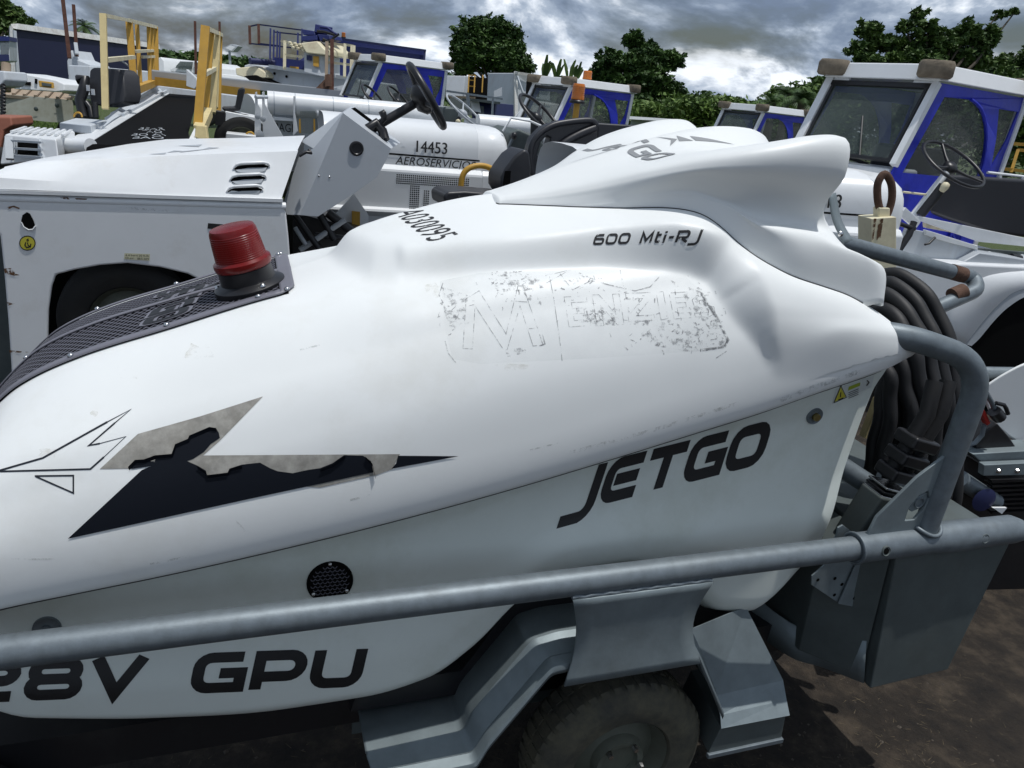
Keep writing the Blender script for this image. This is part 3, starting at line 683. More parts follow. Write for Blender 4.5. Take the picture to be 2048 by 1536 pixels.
for _ in range(230):
    gx, gy = rs_.choice(((905, 620), (1000, 560), (1050, 575), (1150, 600), (1200, 630), (1270, 610), (1340, 650), (1400, 670), (1430, 640), (1180, 560), (1300, 680), (1390, 600))); x_, y_ = gx+rs_.gauss(0, 26), gy+rs_.gauss(0, 20); a_ = rs_.choice((0, .3, 1.2, 1.5, 2.2, 2.8))+rs_.gauss(0, .25); l_ = rs_.uniform(2, 11)
    if not (876 < x_ < 1452 and 540 < y_ < 704): continue
    v2, f2 = line_fill([(x_, y_), (x_+l_*.5*math.cos(a_)+rs_.gauss(0, 1), y_+l_*.5*math.sin(a_)), (x_+l_*math.cos(a_), y_+l_*math.sin(a_))], rs_.uniform(.9, 2.6)); decal_faces(mb, v2, f2, HB, .0007)
mb.build('glue_flecks', 'print_flaked', gpu, norm=False, kind='stuff')
GL = {'E': [[(1, 0), (0, 0), (0, 1), (1, 1), (1, .8), (.28, .8), (.28, .6), (.8, .6), (.8, .42), (.28, .42), (.28, .2), (1, .2), (1, 0)]], 'N': [[(0, 0), (0, 1), (.25, 1), (.75, .35), (.75, 1), (1, 1), (1, 0), (.75, 0), (.25, .65), (.25, 0), (0, 0)]],
 'Z': [[(0, 0), (0, .2), (.68, .8), (.05, .8), (.05, 1), (1, 1), (1, .8), (.32, .2), (1, .2), (1, 0), (0, 0)]], 'I': [[(0, 0), (0, 1), (1, 1), (1, 0), (0, 0)]], 'S': [[(.02, .05), (.6, 0), (.95, .15), (.95, .45), (.35, .62), (.35, .78), (.9, .8), (.85, 1), (.3, 1), (.05, .82), (.08, .52), (.68, .36), (.65, .2), (.02, .22), (.02, .05)]]}
for i, (ch, x0, x1, y0, y1) in enumerate((('E', 1128, 1172, 654, 592), ('N', 1184, 1238, 652, 588), ('Z', 1248, 1300, 644, 585), ('I', 1312, 1326, 640, 583), ('E', 1338, 1374, 638, 584), ('S', 1380, 1424, 636, 590))):
    qm = quadmap([(x0+10, y0), (x1+10, y0-3), (x1, y1), (x0, y1+2)]); mb = MB()
    for st_ in GL[ch]: v2, f2 = line_fill([qm(*v) for v in st_], 1.2); decal_faces(mb, v2, f2, HB, .0007)
    mb.build('company_letter', 'print_flaked', gpu, norm=False)
for c, a in (((258, 742), (44, 26)), ((400, 705), (40, 24)), ((190, 826), (14, 10)), ((1002, 735), (90, 12)), ((620, 540), (12, 8)), ((870, 580), (26, 22)), ((95, 905), (30, 18))):
    sc = mb.__class__(); rj = [random.uniform(.5, 1.15) for _ in range(12)]; decal_faces(sc, *poly_fill([(c[0]+a[0]*rj[k]*math.cos(k*.524)*.8, c[1]+a[1]*rj[k]*math.sin(k*.524)*.8) for k in range(12)]), HB, .0004); sc.build('stain_patch', 'stain', gpu, norm=False)
mb = MB()
for pts, w in (([(1140, 905), (1300, 862), (1480, 805)], 7), ([(1560, 800), (1640, 770), (1720, 742)], 9), ([(470, 1040), (490, 1060), (484, 1075)], 3), ([(700, 1000), (760, 985)], 4), ([(1060, 900), (1120, 885)], 3), ([(300, 1128), (380, 1112)], 4), ([(20, 1118), (110, 1118)], 3), ([(1262, 487), (1266, 496)], 3), ([(600, 700), (640, 690)], 3)):
    mb = MB(); vs, fs = line_fill(pts, w); decal_faces(mb, vs, fs, HB, .0005); mb.build('scuff_mark', 'scuff', gpu, norm=False)
# cowl logo, projected from above: JETGO reading across the vehicle
def from_top(x, y): return G(x, y, 3), Vector((0, 0, -1))
def top_text(bvh, text, u0, u1, v0, v1, mt, name, off):
    qm = lambda s, t_: (lerp(u0, u1, t_), lerp(v0, v1, s)); mb = MB(); ps, _ = stroke_text(text, weight=1.15)
    for i, (vs, fs) in enumerate(ps):
        v2, f2 = refine([qm(v[0], v[1]+.0) for v in vs], fs, .012); decal_faces(mb, v2, f2, bvh, off+i*.0001, from_top)
    return mb.build(name, mt, gpu, norm=False)
top_text(SB, 'JETGO', 1.238, 1.302, .64, .315, 'print_grey', 'cowl_lettering', .001)
mb = MB()
for poly in ([(1.12, .50), (1.232, .485), (1.232, .472)], [(1.325, .47), (1.365, .44), (1.335, .415), (1.35, .442)], [(1.37, .455), (1.40, .425), (1.365, .43)], [(1.40, .445), (1.50, .405), (1.405, .425)]):
    me_ = geometry.tessellate_polygon([[Vector((a, b_, 0)) for a, b_ in poly]]); v2, f2 = refine(poly, [tuple(x) for x in me_], .015); decal_faces(mb, v2, f2, SB, .0009, from_top)
mb.build('cowl_emblem', 'print_grey', gpu, norm=False)

# ---- perforated nose grille following the hood
gr_u0, gr_u1, gr_v0, gr_v1 = -.19, .493, .30, .65
def gedge(u):  # half width
    hw = .175
    if u > .46: hw = .175-.03*((u-.46)/.033)**2
    return hw
def strip(u0, u1, f0, f1, h, n=60, nn=1):
    rows = []
    for i in range(n+1):
        u = lerp(u0, u1, i/n); a, b_ = f0(u), f1(u)
        rows.append([top_at(u, lerp(a, b_, j/nn), h) for j in range(nn+1)])
    return rows
mb = MB()
fw = .022
for f0, f1 in ((lambda u: VC-gedge(u), lambda u: VC-gedge(u)+fw), (lambda u: VC+gedge(u)-fw, lambda u: VC+gedge(u)), (lambda u: VC-.007, lambda u: VC+.007)):
    mb.grid(strip(gr_u0, .465, f0, f1, .0038, 70, 2))
mb.grid(strip(.465, .493, lambda u: VC-gedge(u), lambda u: VC+gedge(u), .0038, 6, 24))
frm = mb.build('grille_panel', 'grille_frame', gpu, smooth=60, norm=False, label='dark grey perforated nose panel'); q = frm.modifiers.new('t', 'SOLIDIFY'); q.thickness = .003; q.offset = -1
mb = MB(); mb.grid(strip(gr_u0, .48, lambda u: VC-.172, lambda u: VC+.172, .0008, 70, 12)); mb.build('backing_sheet', 'black_void', frm, smooth=60, norm=False)
mb = MB(); pit = .0150; dv_ = .0098
for side in (-1, 1):
    nr = int((.175-fw-.007)/dv_)
    for r_ in range(nr+1):
        vb = VC+side*(.007+r_*dv_); pts = []; k = 0; u = gr_u0
        while u < .467:
            pts.append((u, vb+(dv_*.40 if (k+r_) % 2 else -dv_*.40))); u += pit/2; k += 1
        wv = .0015; L1 = [top_at(a, max(VC-.155, min(VC+.155, b_-wv)), .0030) for a, b_ in pts]; L2 = [top_at(a, max(VC-.155, min(VC+.155, b_+wv)), .0030) for a, b_ in pts]
        mb.grid([L1, L2])
gw = mb.build('expanded_mesh', 'grille_wire', frm, norm=False, kind='stuff'); q = gw.modifiers.new('t', 'SOLIDIFY'); q.thickness = .001
for (x, y, far) in ((147, 728, 0), (337, 664, 0), (519, 607, 0), (576, 573, 0), (558, 510, 1), (563, 531, 1), (355, 568, 1), (198, 623, 1), (57, 711, 1)):
    uu = None; vf = VC+(.165 if far else -.165); P = GF.pv(x, y, vf); uu = GF.uvz(P)[0]; uu = min(uu, .483)
    c = top_at(uu, vf, .009); a = top_at(uu, vf, .02)-c; mb = MB(); mb.lathe([(0, .0035), (.003, .0032), (.0052, .0015), (.0058, -.001)], c, a, 10); mb.build('rivet', 'steel_rivet', gpu, smooth=60)
# grille logo plate
def grille_logo():
    mb = MB(); mo = MB(); ps, _ = stroke_text('JETGO', gap=.16, weight=1.2); po, _ = stroke_text('JETGO', gap=.16, weight=2.1)
    for i, ((vs, fs), (vo, fo)) in enumerate(zip(ps, po)):
        f = lambda q_, h: [top_at(lerp(.225, .305, q_[k][1])+.035*(.5-q_[k][0]), lerp(VC+.10, VC-.125, q_[k][0]), h) for k in range(len(q_))]
        mo.add(f(vo, .0050+i*.00003), fo); mb.add(f(vs, .0062+i*.00003), fs)
    for k, poly in enumerate(([(.14, VC+.018), (.245, VC+.028), (.24, VC+.004)], [(.305, VC+.01), (.355, VC-.015), (.335, VC+.012), (.345, VC+.05)], [(.36, VC+.02), (.405, VC-.005), (.41, VC+.03)])):
        c_ = (sum(p[0] for p in poly)/len(poly), sum(p[1] for p in poly)/len(poly))
        mo.add([top_at(c_[0]+(p[0]-c_[0])*1.35, c_[1]+(p[1]-c_[1])*1.5, .0050+.00003*k) for p in poly], [tuple(range(len(poly)))]); mb.add([top_at(p[0], p[1], .0063+.00003*k) for p in poly], [tuple(range(len(poly)))])
    mo.build('logo_border', 'grille_frame', gpu, norm=False); mb.build('logo_lettering', 'print_black', gpu, norm=False)
grille_logo()

# ---- red beacon
bc = top_at(.410, .405, .006); ax = (top_at(.40, .415, .03)-top_at(.40, .415, 0)).normalized(); ax = (ax+Vector((0, 0, .75))-GF.U*.16-GF.V*.06).normalized()
mb = MB(); mb.lathe([(0, -.01), (.068, -.01), (.072, -.004), (.071, .006), (.064, .011), (.055, .015), (.053, .040), (.055, .043), (.0, .043)], bc, ax, 40)
bb = mb.build('beacon', 'black_plastic', gpu, smooth=40, label='red warning beacon on a black rubber base')
mb = MB(); mb.lathe([(.0, .044), (.056, .044), (.0575, .050), (.057, .058), (.0505, .063), (.0495, .080), (.048, .099), (.046, .118), (.043, .125), (.028, .128), (0, .129)], bc, ax, 40); mb.build('lens', 'red_shell', bb, smooth=40)
mb = MB()
for k in range(12): h_ = .066+k*.0042; rr_ = lerp(.0503, .0468, k/11); mb.lathe([(rr_-.0008, h_-.0013), (rr_+.0003, h_), (rr_-.0008, h_+.0013)], bc, ax, 40)
mb.build('lens_ridge', 'red_lens', bb, smooth=60)
mb = MB(); mb.lathe([(0, .044), (.026, .044), (.024, .085), (.012, .104), (0, .106)], bc, ax, 20); mb.build('bulb_housing', 'red_lens', bb, smooth=40)
for k in (0, 1, 2):
    d = GF.V*math.cos(2.1*k+2.7)+GF.U*math.sin(2.1*k+2.7); d = (d-ax*d.dot(ax)).normalized(); mb = MB(); mb.lathe([(0, .006), (.004, .005), (.006, 0)], bc+d*.064+ax*.010, ax, 10); mb.build('screw', 'steel_rivet', bb, smooth=60)

# ---- tub fittings
def disc_on(px, py, r, prof, mt, name, n=32, parent=gpu):
    l, nn, _, _ = TB.ray_cast(CAM, ray(px, py).normalized()); nn = nn if nn.dot(ray(px, py)) < 0 else -nn
    mb = MB(); mb.lathe([(a*r, b_) for a, b_ in prof], l, nn, n); return mb.build(name, mt, parent, smooth=40), l, nn
vent, vl, vn = disc_on(660, 1163, .047, [(0, .0015), (.93, .0015), (.96, .004), (1, .003), (1, -.002)], 'black_void', 'round_vent')
X_ = (GF.U-vn*GF.U.dot(vn)).normalized(); Y_ = vn.cross(X_)
mb = MB()
for i in range(-4, 5):
    for j in range(-4, 5):
        cx, cy = i*.0098+(j % 2)*.0049, j*.0082
        if math.hypot(cx, cy) > .037: continue
        pts = [vl+vn*.0022+X_*(cx+.0042*math.cos(a))+Y_*(cy-abs(math.sin(a))*.0042+.002) for a in [math.pi*k/6 for k in range(7)]]; mb.tube(pts, .0009, 5)
mb.build('vent_mesh', 'grille_wire', vent, smooth=60)
for a in (90, 215, 325):
    mb = MB(); mb.lathe([(0, .004), (.003, .003), (.0045, 0)], vl+vn*.003+X_*.041*math.cos(R(a))+Y_*.041*math.sin(R(a)), vn, 10); mb.build('rivet', 'steel_rivet', vent, smooth=60)
lk, l_, n2 = disc_on(1628, 831, .0215, [(0, .004), (.42, .004), (.45, .012), (.40, .014), (0, .014)], 'brass', 'latch_button')
disc_on(1628, 831, .0215, [(.5, .005), (.75, .004), (.97, .006), (1, .001), (1.04, 0)], 'galvanised', 'latch_ring')
disc_on(94, 1256, .024, [(0, .008), (.3, .008), (.34, .004), (.8, .004), (.97, .006), (1, 0)], 'galvanised', 'side_lock')
# stickers on the tub
def px_sticker(bvh, quad, mt, off, parent, name): mb = MB(); qm = quadmap(quad); vs = [(0, 0), (1, 0), (1, 1), (0, 1)]; v2, f2 = refine([qm(*v) for v in vs], [(0, 1, 2, 3)], 10); decal_faces(mb, v2, f2, bvh, off); return mb.build(name, mt, parent, norm=False)
st = px_sticker(TB, [(1664, 808), (1743, 774), (1748, 750), (1671, 778)], 'sticker_clear', .0006, gpu, 'warning_sticker')
mb = MB(); decal_faces(mb, *poly_fill([(1669, 803), (1691, 793), (1681, 774)], 8), TB, .0012); mb.build('warning_triangle', 'sticker_yellow', st, norm=False)
mb = MB(); 
for pts in ([(1681, 784), (1680, 794)], [(1676, 799), (1686, 795)]): decal_faces(mb, *line_fill(pts, 2.0), TB, .0016)
decal_faces(mb, *line_fill([(1667, 805), (1692, 794), (1681, 771), (1667, 805)], 1.2), TB, .0016)
for k in range(4): decal_faces(mb, *line_fill([(1696, 785+k*3.6), (1716, 777+k*3.6)], 1.1), TB, .0016)
decal_faces(mb, *line_fill([(1733, 760), (1737, 764), (1732, 771)], 2), TB, .0016)
mb.build('sticker_print', 'print_black', st, norm=False)
px_sticker(TB, [(1695, 781), (1719, 771), (1720, 764), (1697, 773)], 'sticker_green', .0012, st, 'sticker_band')

# ---- side rails, handle hoops, sleeves
def tube_part(pts, r, mt, name, parent, n=18, **kw): mb = MB(); mb.tube(pts, r, n); return mb.build(name, mt, parent, smooth=50, **kw)
RT = .0290
tube_part([G(-.55, 0, ZR-.002), G(.3, 0, ZR), G(1.0, 0, ZR), G(1.79, 0, ZR)], RT, 'galvanised', 'side_rail', gpu, 24, label='near galvanised side rail')
# sleeve, flattened to a point at the rear end
mb = MB(); ring = []
for (u, a, b_) in ((1.772, .0300, .0300), (1.774, .0365, .0365), (1.79, .037, .037), (2.02, .037, .037), (2.06, .042, .040), (2.10, .041, .040), (2.2, .0385, .038), (2.29, .038, .037), (2.325, .037, .026), (2.345, .034, .014), (2.352, .030, .004)):
    ring.append([G(u, a*math.cos(2*math.pi*k/24), ZR-.002*(u > 2.3)+b_*math.sin(2*math.pi*k/24)) for k in range(24)])
mb.grid(ring, close=True); mb.add(ring[-1], [tuple(range(24))]); slv = mb.build('rail_sleeve', 'galvanised', gpu, smooth=50, label='welded sleeve at the rear end of the near rail')
mb = MB(); mb.tube([G(1.773, .037*math.cos(a), ZR+.037*math.sin(a)) for a in [2*math.pi*k/24 for k in range(24)]], .0035, 8, closed=True); mb.build('weld_bead', 'galvanised', slv, smooth=80)
for u in (1.835, 2.155):
    l = G(u, -.037*math.cos(R(12)), ZR+.037*math.sin(R(12))); mb = MB(); mb.lathe([(0, .001), (.010, .001), (.0115, .0025), (.013, .0015), (.0135, -.002)], l, -GF.V+Vector((0, 0, .2)), 16); mb.build('bolt_hole', 'dull_sheet', slv, smooth=40)
    mb = MB(); mb.lathe([(0, .0018), (.008, .0015), (.009, .0)], l, -GF.V+Vector((0, 0, .2)), 16); mb.build('hole_core', 'black_void', slv, smooth=40)
hp = bend([G(1.70, .12, 1.335), G(1.80, .05, 1.342), G(2.005, -.0, 1.290), G(1.985, 0, .845)], .13, 14)
tube_part(hp, RT*.97, 'galvanised', 'handle_hoop', gpu, 24, label='bent galvanised handle rising from near rail')
mb = MB(); mb.tube([G(1.985+.036*math.cos(a), .033*math.sin(a), .857+.006*math.cos(2*a)) for a in [2*math.pi*k/24 for k in range(24)]], .0055, 8, closed=True); mb.build('weld_bead', 'galvanised', slv, smooth=80)
# gusset plate with its slotted hole
pl = [(1.80, .855), (1.812, .905), (1.90, 1.005), (1.965, 1.055), (1.985, 1.06), (2.0, 1.02), (1.992, .94), (1.982, .852)]
hole = [(1.905, .885), (1.905, .925), (1.925, .955), (1.95, .965), (1.962, .945), (1.955, .915), (1.935, .885)]
def ring_plate(outer, inner, v, th, mt, name, parent, **kw):
    t3 = geometry.tessellate_polygon([[Vector((a, b_, 0)) for a, b_ in outer], [Vector((a, b_, 0)) for a, b_ in inner]]) ; al = outer+inner; no = len(outer); ni = len(inner)
    mb = MB(); A = [G(a, v, b_) for a, b_ in al]; B = [G(a, v+th, b_) for a, b_ in al]; mb.add(A+B, [tuple(x) for x in t3]+[tuple(no+ni+i for i in reversed(x)) for x in t3]+[(i, (i+1) % no, no+ni+(i+1) % no, no+ni+i) for i in range(no)]+[(no+i, no+(i+1) % ni, 2*no+ni+(i+1) % ni, 2*no+ni+i) for i in range(ni)])
    return mb.build(name, mt, parent, **kw)
gp = ring_plate(pl, hole, -.004, .008, 'galvanised_sheet', 'gusset_plate', gpu, bevel=.0015)
mb = MB(); mb.prism([G(a, .002, b_) for a, b_ in ((1.912, .915), (1.93, .947), (1.957, .955), (1.963, .93), (1.945, .912), (1.925, .905))], GF.V*.02); mb.build('latch_tongue', 'galvanised_sheet', gp, bevel=.001)
mb = MB(); mb.lathe([(.006, -.001), (.0115, -.001), (.0125, .003), (.014, .003), (.0145, -.001)], G(1.938, .001, .930), -GF.V, 16); mb.build('eyelet', 'galvanised', gp, smooth=40)
# far rail and far hoop
FV = .95
tube_part([G(-.55, FV, ZR), G(1.9, FV, ZR), G(2.33, FV, ZR)], RT, 'galvanised', 'side_rail', gpu, 16)
fh = [GF.pv(1655, 478, FV), GF.pv(1800, 512, FV), GF.pv(1905, 543, FV), GF.pv(1952, 566, FV-.05), GF.pv(1925, 590, FV-.1), GF.pv(1840, 622, FV-.16), GF.pv(1760, 660, FV-.22)]
hoop2 = bend([fh[0], GF.pv(1948, 556, FV), GF.pv(1955, 580, FV-.06), GF.pv(1760, 665, FV-.12)], .07, 10)
tube_part(hoop2, .028, 'galvanised', 'handle_hoop', gpu, 20, label='far handle loop with rusty welds')
for (x, y, x2, y2, v_) in ((1902, 543, 1926, 550, FV), (1927, 582, 1904, 592, FV-.07)):
    a = GF.pv(x, y, v_); b_ = GF.pv(x2, y2, v_); mb = MB(); mb.tube([a, b_], .0293, 20); mb.build('rusty_weld', 'rust', gpu, smooth=50)
# bracket strip running up beside the cowl
br = MB(); c1 = [GF.pv(1660, 388, .42), GF.pv(1668, 440, .40), GF.pv(1690, 488, .38)]; c2 = [GF.pv(1672, 385, .50), GF.pv(1684, 440, .48), GF.pv(1706, 480, .46)]
br.grid([curve(c1, 6), curve(c2, 6)]); br.build('side_strap', 'galvanised_sheet', gpu, smooth=60, solid=.004)
mb = MB(); mb.lathe([(0, .006), (.006, .004), (.008, 0)], GF.pv(1681, 468, .36), -GF.V, 12); mb.build('bolt', 'steel_rivet', gpu, smooth=60)

# ---- curved bumper plate under the rail
mb = MB(); rows = []
for i in range(13):
    t_ = i/12; row = []
    for j in range(9):
        s = j/8; wL = lerp(1.024, 1.033, t_)+.022*math.sin(math.pi*t_)*(1 if True else 0); wR = lerp(1.362, 1.378, t_)-.030*math.sin(math.pi*t_)
        z = lerp(.798, .570, t_); v = -.026*(1-t_)+.010*math.sin(math.pi*t_)-.026*t_
        row.append(G(lerp(wL, wR, s), v, z))
    rows.append(row)
mb.grid(rows); mb.build('bumper_plate', 'galvanised_sheet', gpu, smooth=60, solid=.006, norm=False, label='curved sheet plate welded under the near rail')
mb = MB(); mb.tube([G(1.024+.338*k/24, -.024+.001*math.sin(k*1.7), .800+.0015*math.sin(k*2.3)) for k in range(25)], .0048, 8); mb.build('weld_bead', 'galvanised', gpu, smooth=80)

# ---- fender over the wheel: tray sheet + outer channel
A_ = [(.622, .384), (.634, .384), (.845, .396), (.858, .445), (.985, .628), (1.045, .640), (1.37, .640), (1.40, .60), (1.515, .398)]
def fpath(d, z_, P=A_): return [(u, d, z+z_) for u, z in P]
mb = MB(); rows = []
# bevelled outer faces, from inner ridge to outer lower flange
B_ = [(.628, .36), (.642, .362), (.853, .364), (.878, .42), (1.007, .603), (1.06, .606), (1.36, .606), (1.385, .57), (1.495, .372)]
sec = [(A_, .30, -.012), (A_, .075, -.012), (A_, .064, .0), (A_, .056, -.004), (B_, .018, .012), (B_, .012, .016), (B_, -.012, .010), (B_, -.016, .0), (B_, -.014, -.012)]
for P, v, dz in sec:
    pts = bend([G(u, v, z+dz) for u, z in P], .014, 3); rows.append(pts)
mb.grid(rows); mb.build('fender_channel', 'galvanised_sheet', gpu, smooth=35, solid=.004, label='folded galvanised wheel fender')
mb = MB()   # inner wall
mb.grid([[G(u, .30, z-.012) for u, z in A_], [G(u, .30, .20) for u, z in A_]]); mb.build('fender_wall', 'dull_sheet', gpu, solid=.003)
# dark inner sheet between fender and body
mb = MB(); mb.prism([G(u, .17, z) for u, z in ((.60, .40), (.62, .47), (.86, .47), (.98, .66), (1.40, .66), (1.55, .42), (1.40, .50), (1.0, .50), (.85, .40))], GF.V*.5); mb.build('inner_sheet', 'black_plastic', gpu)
# step foot behind the wheel
top = [G(1.50, -.005, .317), G(1.706, -.005, .314), G(1.735, .16, .418), G(1.372, .075, .60)]
mb = MB(); mb.hexa([G(1.486, -.003, .238), G(1.714, -.003, .226), G(1.76, .20, .226), G(1.52, .20, .238), G(1.506, -.003, .318), G(1.706, -.003, .315), G(1.75, .20, .318), G(1.54, .20, .318)])
ft = mb.build('step_box', 'dull_sheet', gpu, bevel=.002)
mb = MB(); mb.grid([[G(1.502, -.008, .322), G(1.712, -.008, .319)], [G(1.507, .012, .345), G(1.716, .02, .345)], [G(1.50, .04, .385), G(1.728, .06, .372)], [G(1.372, .06, .585), G(1.60, .12, .585)]]); mb.build('step_plate', 'galvanised_sheet', ft, solid=.003)
mb = MB(); mb.box(G(1.60, -.004, .232), (.232, .012, .014), GF); mb.build('step_edge', 'galvanised', ft, bevel=.002)

# ---- wheels
def wheel(c, axv, r, w, name, parent, rim_r=.55, treads=44, rimmat='rim_paint'):
    """c centre of outer face, axv pointing outwards"""
    axv = axv.normalized(); mb = MB(); s = r/.22
    mb.lathe([(rim_r*r, -.012), (rim_r*r+.006*s, .002), (r*.68, .008*s), (r*.76, .010*s), (r*.80, .0085*s), (r*.86, .004*s), (r*.93, -.004*s), (r*.968, -.014*s), (r*.985, -.03*s), (r*.985, -w+.03*s), (r*.95, -w+.008*s), (r*.75, -w), (rim_r*r, -w+.012)], c, axv, 64)
    a0 = Vector((0, 0, 1)); x = axv.cross(a0).normalized(); y = axv.cross(x)
    whl = mb.build(name, 'tyre_rubber' if treads else 'tyre_black', parent, smooth=30)
    if treads:
        mb = MB()
        for k in range(treads):
            a = 2*math.pi*k/treads; da = 2*math.pi/treads*.30
            for side in (0, 1):
                h = []
                for (rr_, hh) in (((.93, -.005), (.998, -.02), (1.0, -w/s*.46), (.95, -w/s*.46)) if not side else ((.95, -w/s*.54), (1.0, -w/s*.54), (.998, -w/s+.02), (.95, -w/s+.005))):
                    h.append((rr_*r, hh*s))
                sh = .03 if not side else -.03; ring = []
                for aa in (a-da, a+da):
                    for i, (rr_, hh) in enumerate(h):
                        an = aa+(sh*(i if not side else 3-i)*.5)+(math.pi/treads if side else 0); ring.append(c+x*rr_*math.cos(an)+y*rr_*math.sin(an)+axv*hh)
                mb.add(ring, [(0, 1, 2, 3), (7, 6, 5, 4), (0, 4, 5, 1), (1, 5, 6, 2), (2, 6, 7, 3), (3, 7, 4, 0)])
        mb.build('tread', 'tyre_rubber', whl)
    mb = MB(); mb.lathe([(0, -.02*s), (r*.20, -.02*s), (r*.21, -.008*s), (r*.27, -.006*s), (r*.30, -.03*s), (r*.46, -.045*s), (r*.52, -.02*s), (rim_r*r, -.004*s), (rim_r*r+.004, -.012*s), (rim_r*r, -.03*s)], c, axv, 40); rm = mb.build('rim', rimmat, whl, smooth=35)
    for k in range(5):
        a = 2*math.pi*k/5+.4; mb = MB(); p = c+x*r*.245*math.cos(a)+y*r*.245*math.sin(a)+axv*(-.004*s); mb.lathe([(0, .014*s), (.006*s, .013*s), (.0075*s, .008*s), (.0085*s, 0)], p, axv, 6); mb.build('wheel_nut', 'steel_rivet', rm, smooth=20)
    return whl
wheel(G(1.25, .02, .232), -GF.V, .236, .125, 'wheel', gpu)
wheel(G(1.27, 2*VC-.02, .22), GF.V, .22, .12, 'wheel', gpu, treads=0)
wheel(G(-.25, .10, .22), -GF.V, .22, .12, 'wheel', gpu, treads=0)
tube_part([G(1.27, .10, .22), G(1.27, .85, .22)], .03, 'dull_sheet', 'axle', gpu, 10)

# ---- rear cable bin and brackets
mb = MB(); mb.hexa([G(1.965, -.01, .359), G(2.238, -.01, .372), G(2.25, .85, .372), G(1.99, .85, .359), G(1.905, -.01, .80), G(2.296, -.01, .80), G(2.33, .92, .80), G(1.90, .92, .80)])
bn = mb.build('cable_bin', 'dull_sheet', gpu, bevel=.004, label='dull sheet metal bin below the rear rail')
mb = MB(); mb.hexa([G(1.84, .14, .385), G(1.955, .02, .378), G(1.99, .6, .37), G(1.86, .6, .37), G(1.815, .13, .72), G(1.90, .0, .79), G(1.90, .6, .79), G(1.83, .6, .74)]); mb.build('bin_side', 'dull_sheet', bn, bevel=.003)
mb = MB(); mb.grid([curve([G(1.78, .28, .36), G(1.84, .16, .345), G(1.90, .10, .350), G(1.962, .01, .362)], 6), curve([G(1.78, .34, .46), G(1.82, .20, .45), G(1.87, .13, .45), G(1.935, .02, .50)], 6)]); mb.build('bin_lip', 'galvanised_sheet', bn, smooth=60, solid=.003)
# perforated angle bracket
mb = MB(); brk = [GF.pv(*p, .055) for p in ((1668, 1118), (1720, 1114), (1668, 1208), (1622, 1166))]; P0_ = [GF.pv(*p, .06) for p in ((1660, 1120), (1722, 1112), (1717, 1120), (1677, 1206), (1623, 1170), (1624, 1152))]
mb.prism([P0_[0], P0_[2], P0_[3], P0_[4], P0_[5]], GF.V*.004); b1 = mb.build('angle_bracket', 'galvanised_sheet', gpu, bevel=.001)
mb = MB(); mb.prism([GF.pv(*p, .052) for p in ((1718, 1116), (1790, 1100), (1750, 1222), (1677, 1208))], GF.V*.004); b2 = mb.build('bracket_face', 'galvanised_sheet', b1, bevel=.001)
mb = MB(); mb.prism([GF.pv(*p, .0505) for p in ((1752, 1118), (1757, 1116), (1712, 1200), (1706, 1199))], GF.V*.002); mb.build('slot', 'black_void', b1)
for x, y in ((1636, 1160), (1670, 1157), (1684, 1169), (1669, 1190), (1708, 1124)):
    mb = MB(); mb.lathe([(0, .001), (.004, .0008), (.005, 0)], GF.pv(x, y, .059), -GF.V, 10); mb.build('hole', 'black_void', b1)
mb = MB(); mb.prism([GF.pv(*p, .05) for p in ((1674, 1070), (1676, 1056), (1686, 1050), (1712, 1070), (1722, 1080), (1670, 1078))], GF.V*.005); mb.build('bracket_ear', 'galvanised_sheet', b1, bevel=.001)
# rear yellow strip and inner cross tubes behind the body
tube_part([G(1.75, .30, 1.0), G(2.0, .16, .86)], .028, 'galvanised', 'cross_tube', gpu)
tube_part([G(1.85, .55, .95), G(2.15, .45, 1.05)], .026, 'galvanised', 'cross_tube', gpu)
mb = MB(); mb.prism([GF.pv(*p, .35) for p in ((1756, 800), (1770, 792), (1745, 880), (1728, 876))], GF.V*.02); mb.build('yellow_strip', 'pale_yellow_paint', gpu)
mb = MB(); mb.box(G(1.93, .56, .92), (.16, .5, .24), GF); mb.build('rear_cabinet', 'black_plastic', gpu, bevel=.01)
mb = MB(); mb.box(G(1.0, .475, .36), (2.3, .5, .10), GF); mb.build('chassis_beam', 'black_plastic', gpu)

# ---- thick black cable coiled over the rear (lies in the handle, a thing of its own)
cb = thing('power_cable', 'thick black cable looped over the rear of the white power unit, its plug hanging down', 'cable', G(2.0, .35, .82))
loops = [  # px outer curves at the top, drawn down at the front and rear
 [(1740, 560, .60), (1790, 548, .52), (1850, 590, .42), (1893, 670, .34), (1915, 800, .26), (1915, 960, .22), (1890, 1080, .20)],
 [(1735, 580, .56), (1782, 566, .48), (1838, 612, .38), (1875, 690, .30), (1893, 800, .24), (1890, 960, .22), (1868, 1060, .2)],
 [(1725, 600, .52), (1775, 588, .44), (1825, 640, .34), (1855, 710, .28), (1870, 820, .22), (1862, 960, .2), (1845, 1040, .2)],
 [(1725, 640, .48), (1770, 620, .40), (1812, 672, .31), (1836, 740, .25), (1848, 840, .22), (1836, 940, .2)],
 [(1735, 680, .46), (1775, 660, .38), (1800, 710, .30), (1816, 780, .25), (1822, 860, .22), (1802, 960, .2)],
 [(1745, 720, .46), (1772, 700, .36), (1785, 750, .30), (1792, 830, .27), (1782, 920, .25), (1760, 1000, .22)],
 [(1760, 720, .30), (1778, 760, .26), (1776, 840, .24), (1760, 940, .24)],
 [(1732, 570, .66), (1780, 556, .58), (1830, 600, .48), (1868, 680, .40), (1884, 800, .34), (1876, 960, .30)],
 [(1728, 612, .62), (1772, 600, .54), (1812, 655, .44), (1840, 740, .38), (1850, 860, .32), (1832, 980, .3)],
 [(1768, 740, .34), (1762, 800, .30), (1748, 880, .28), (1735, 960, .28)],
]
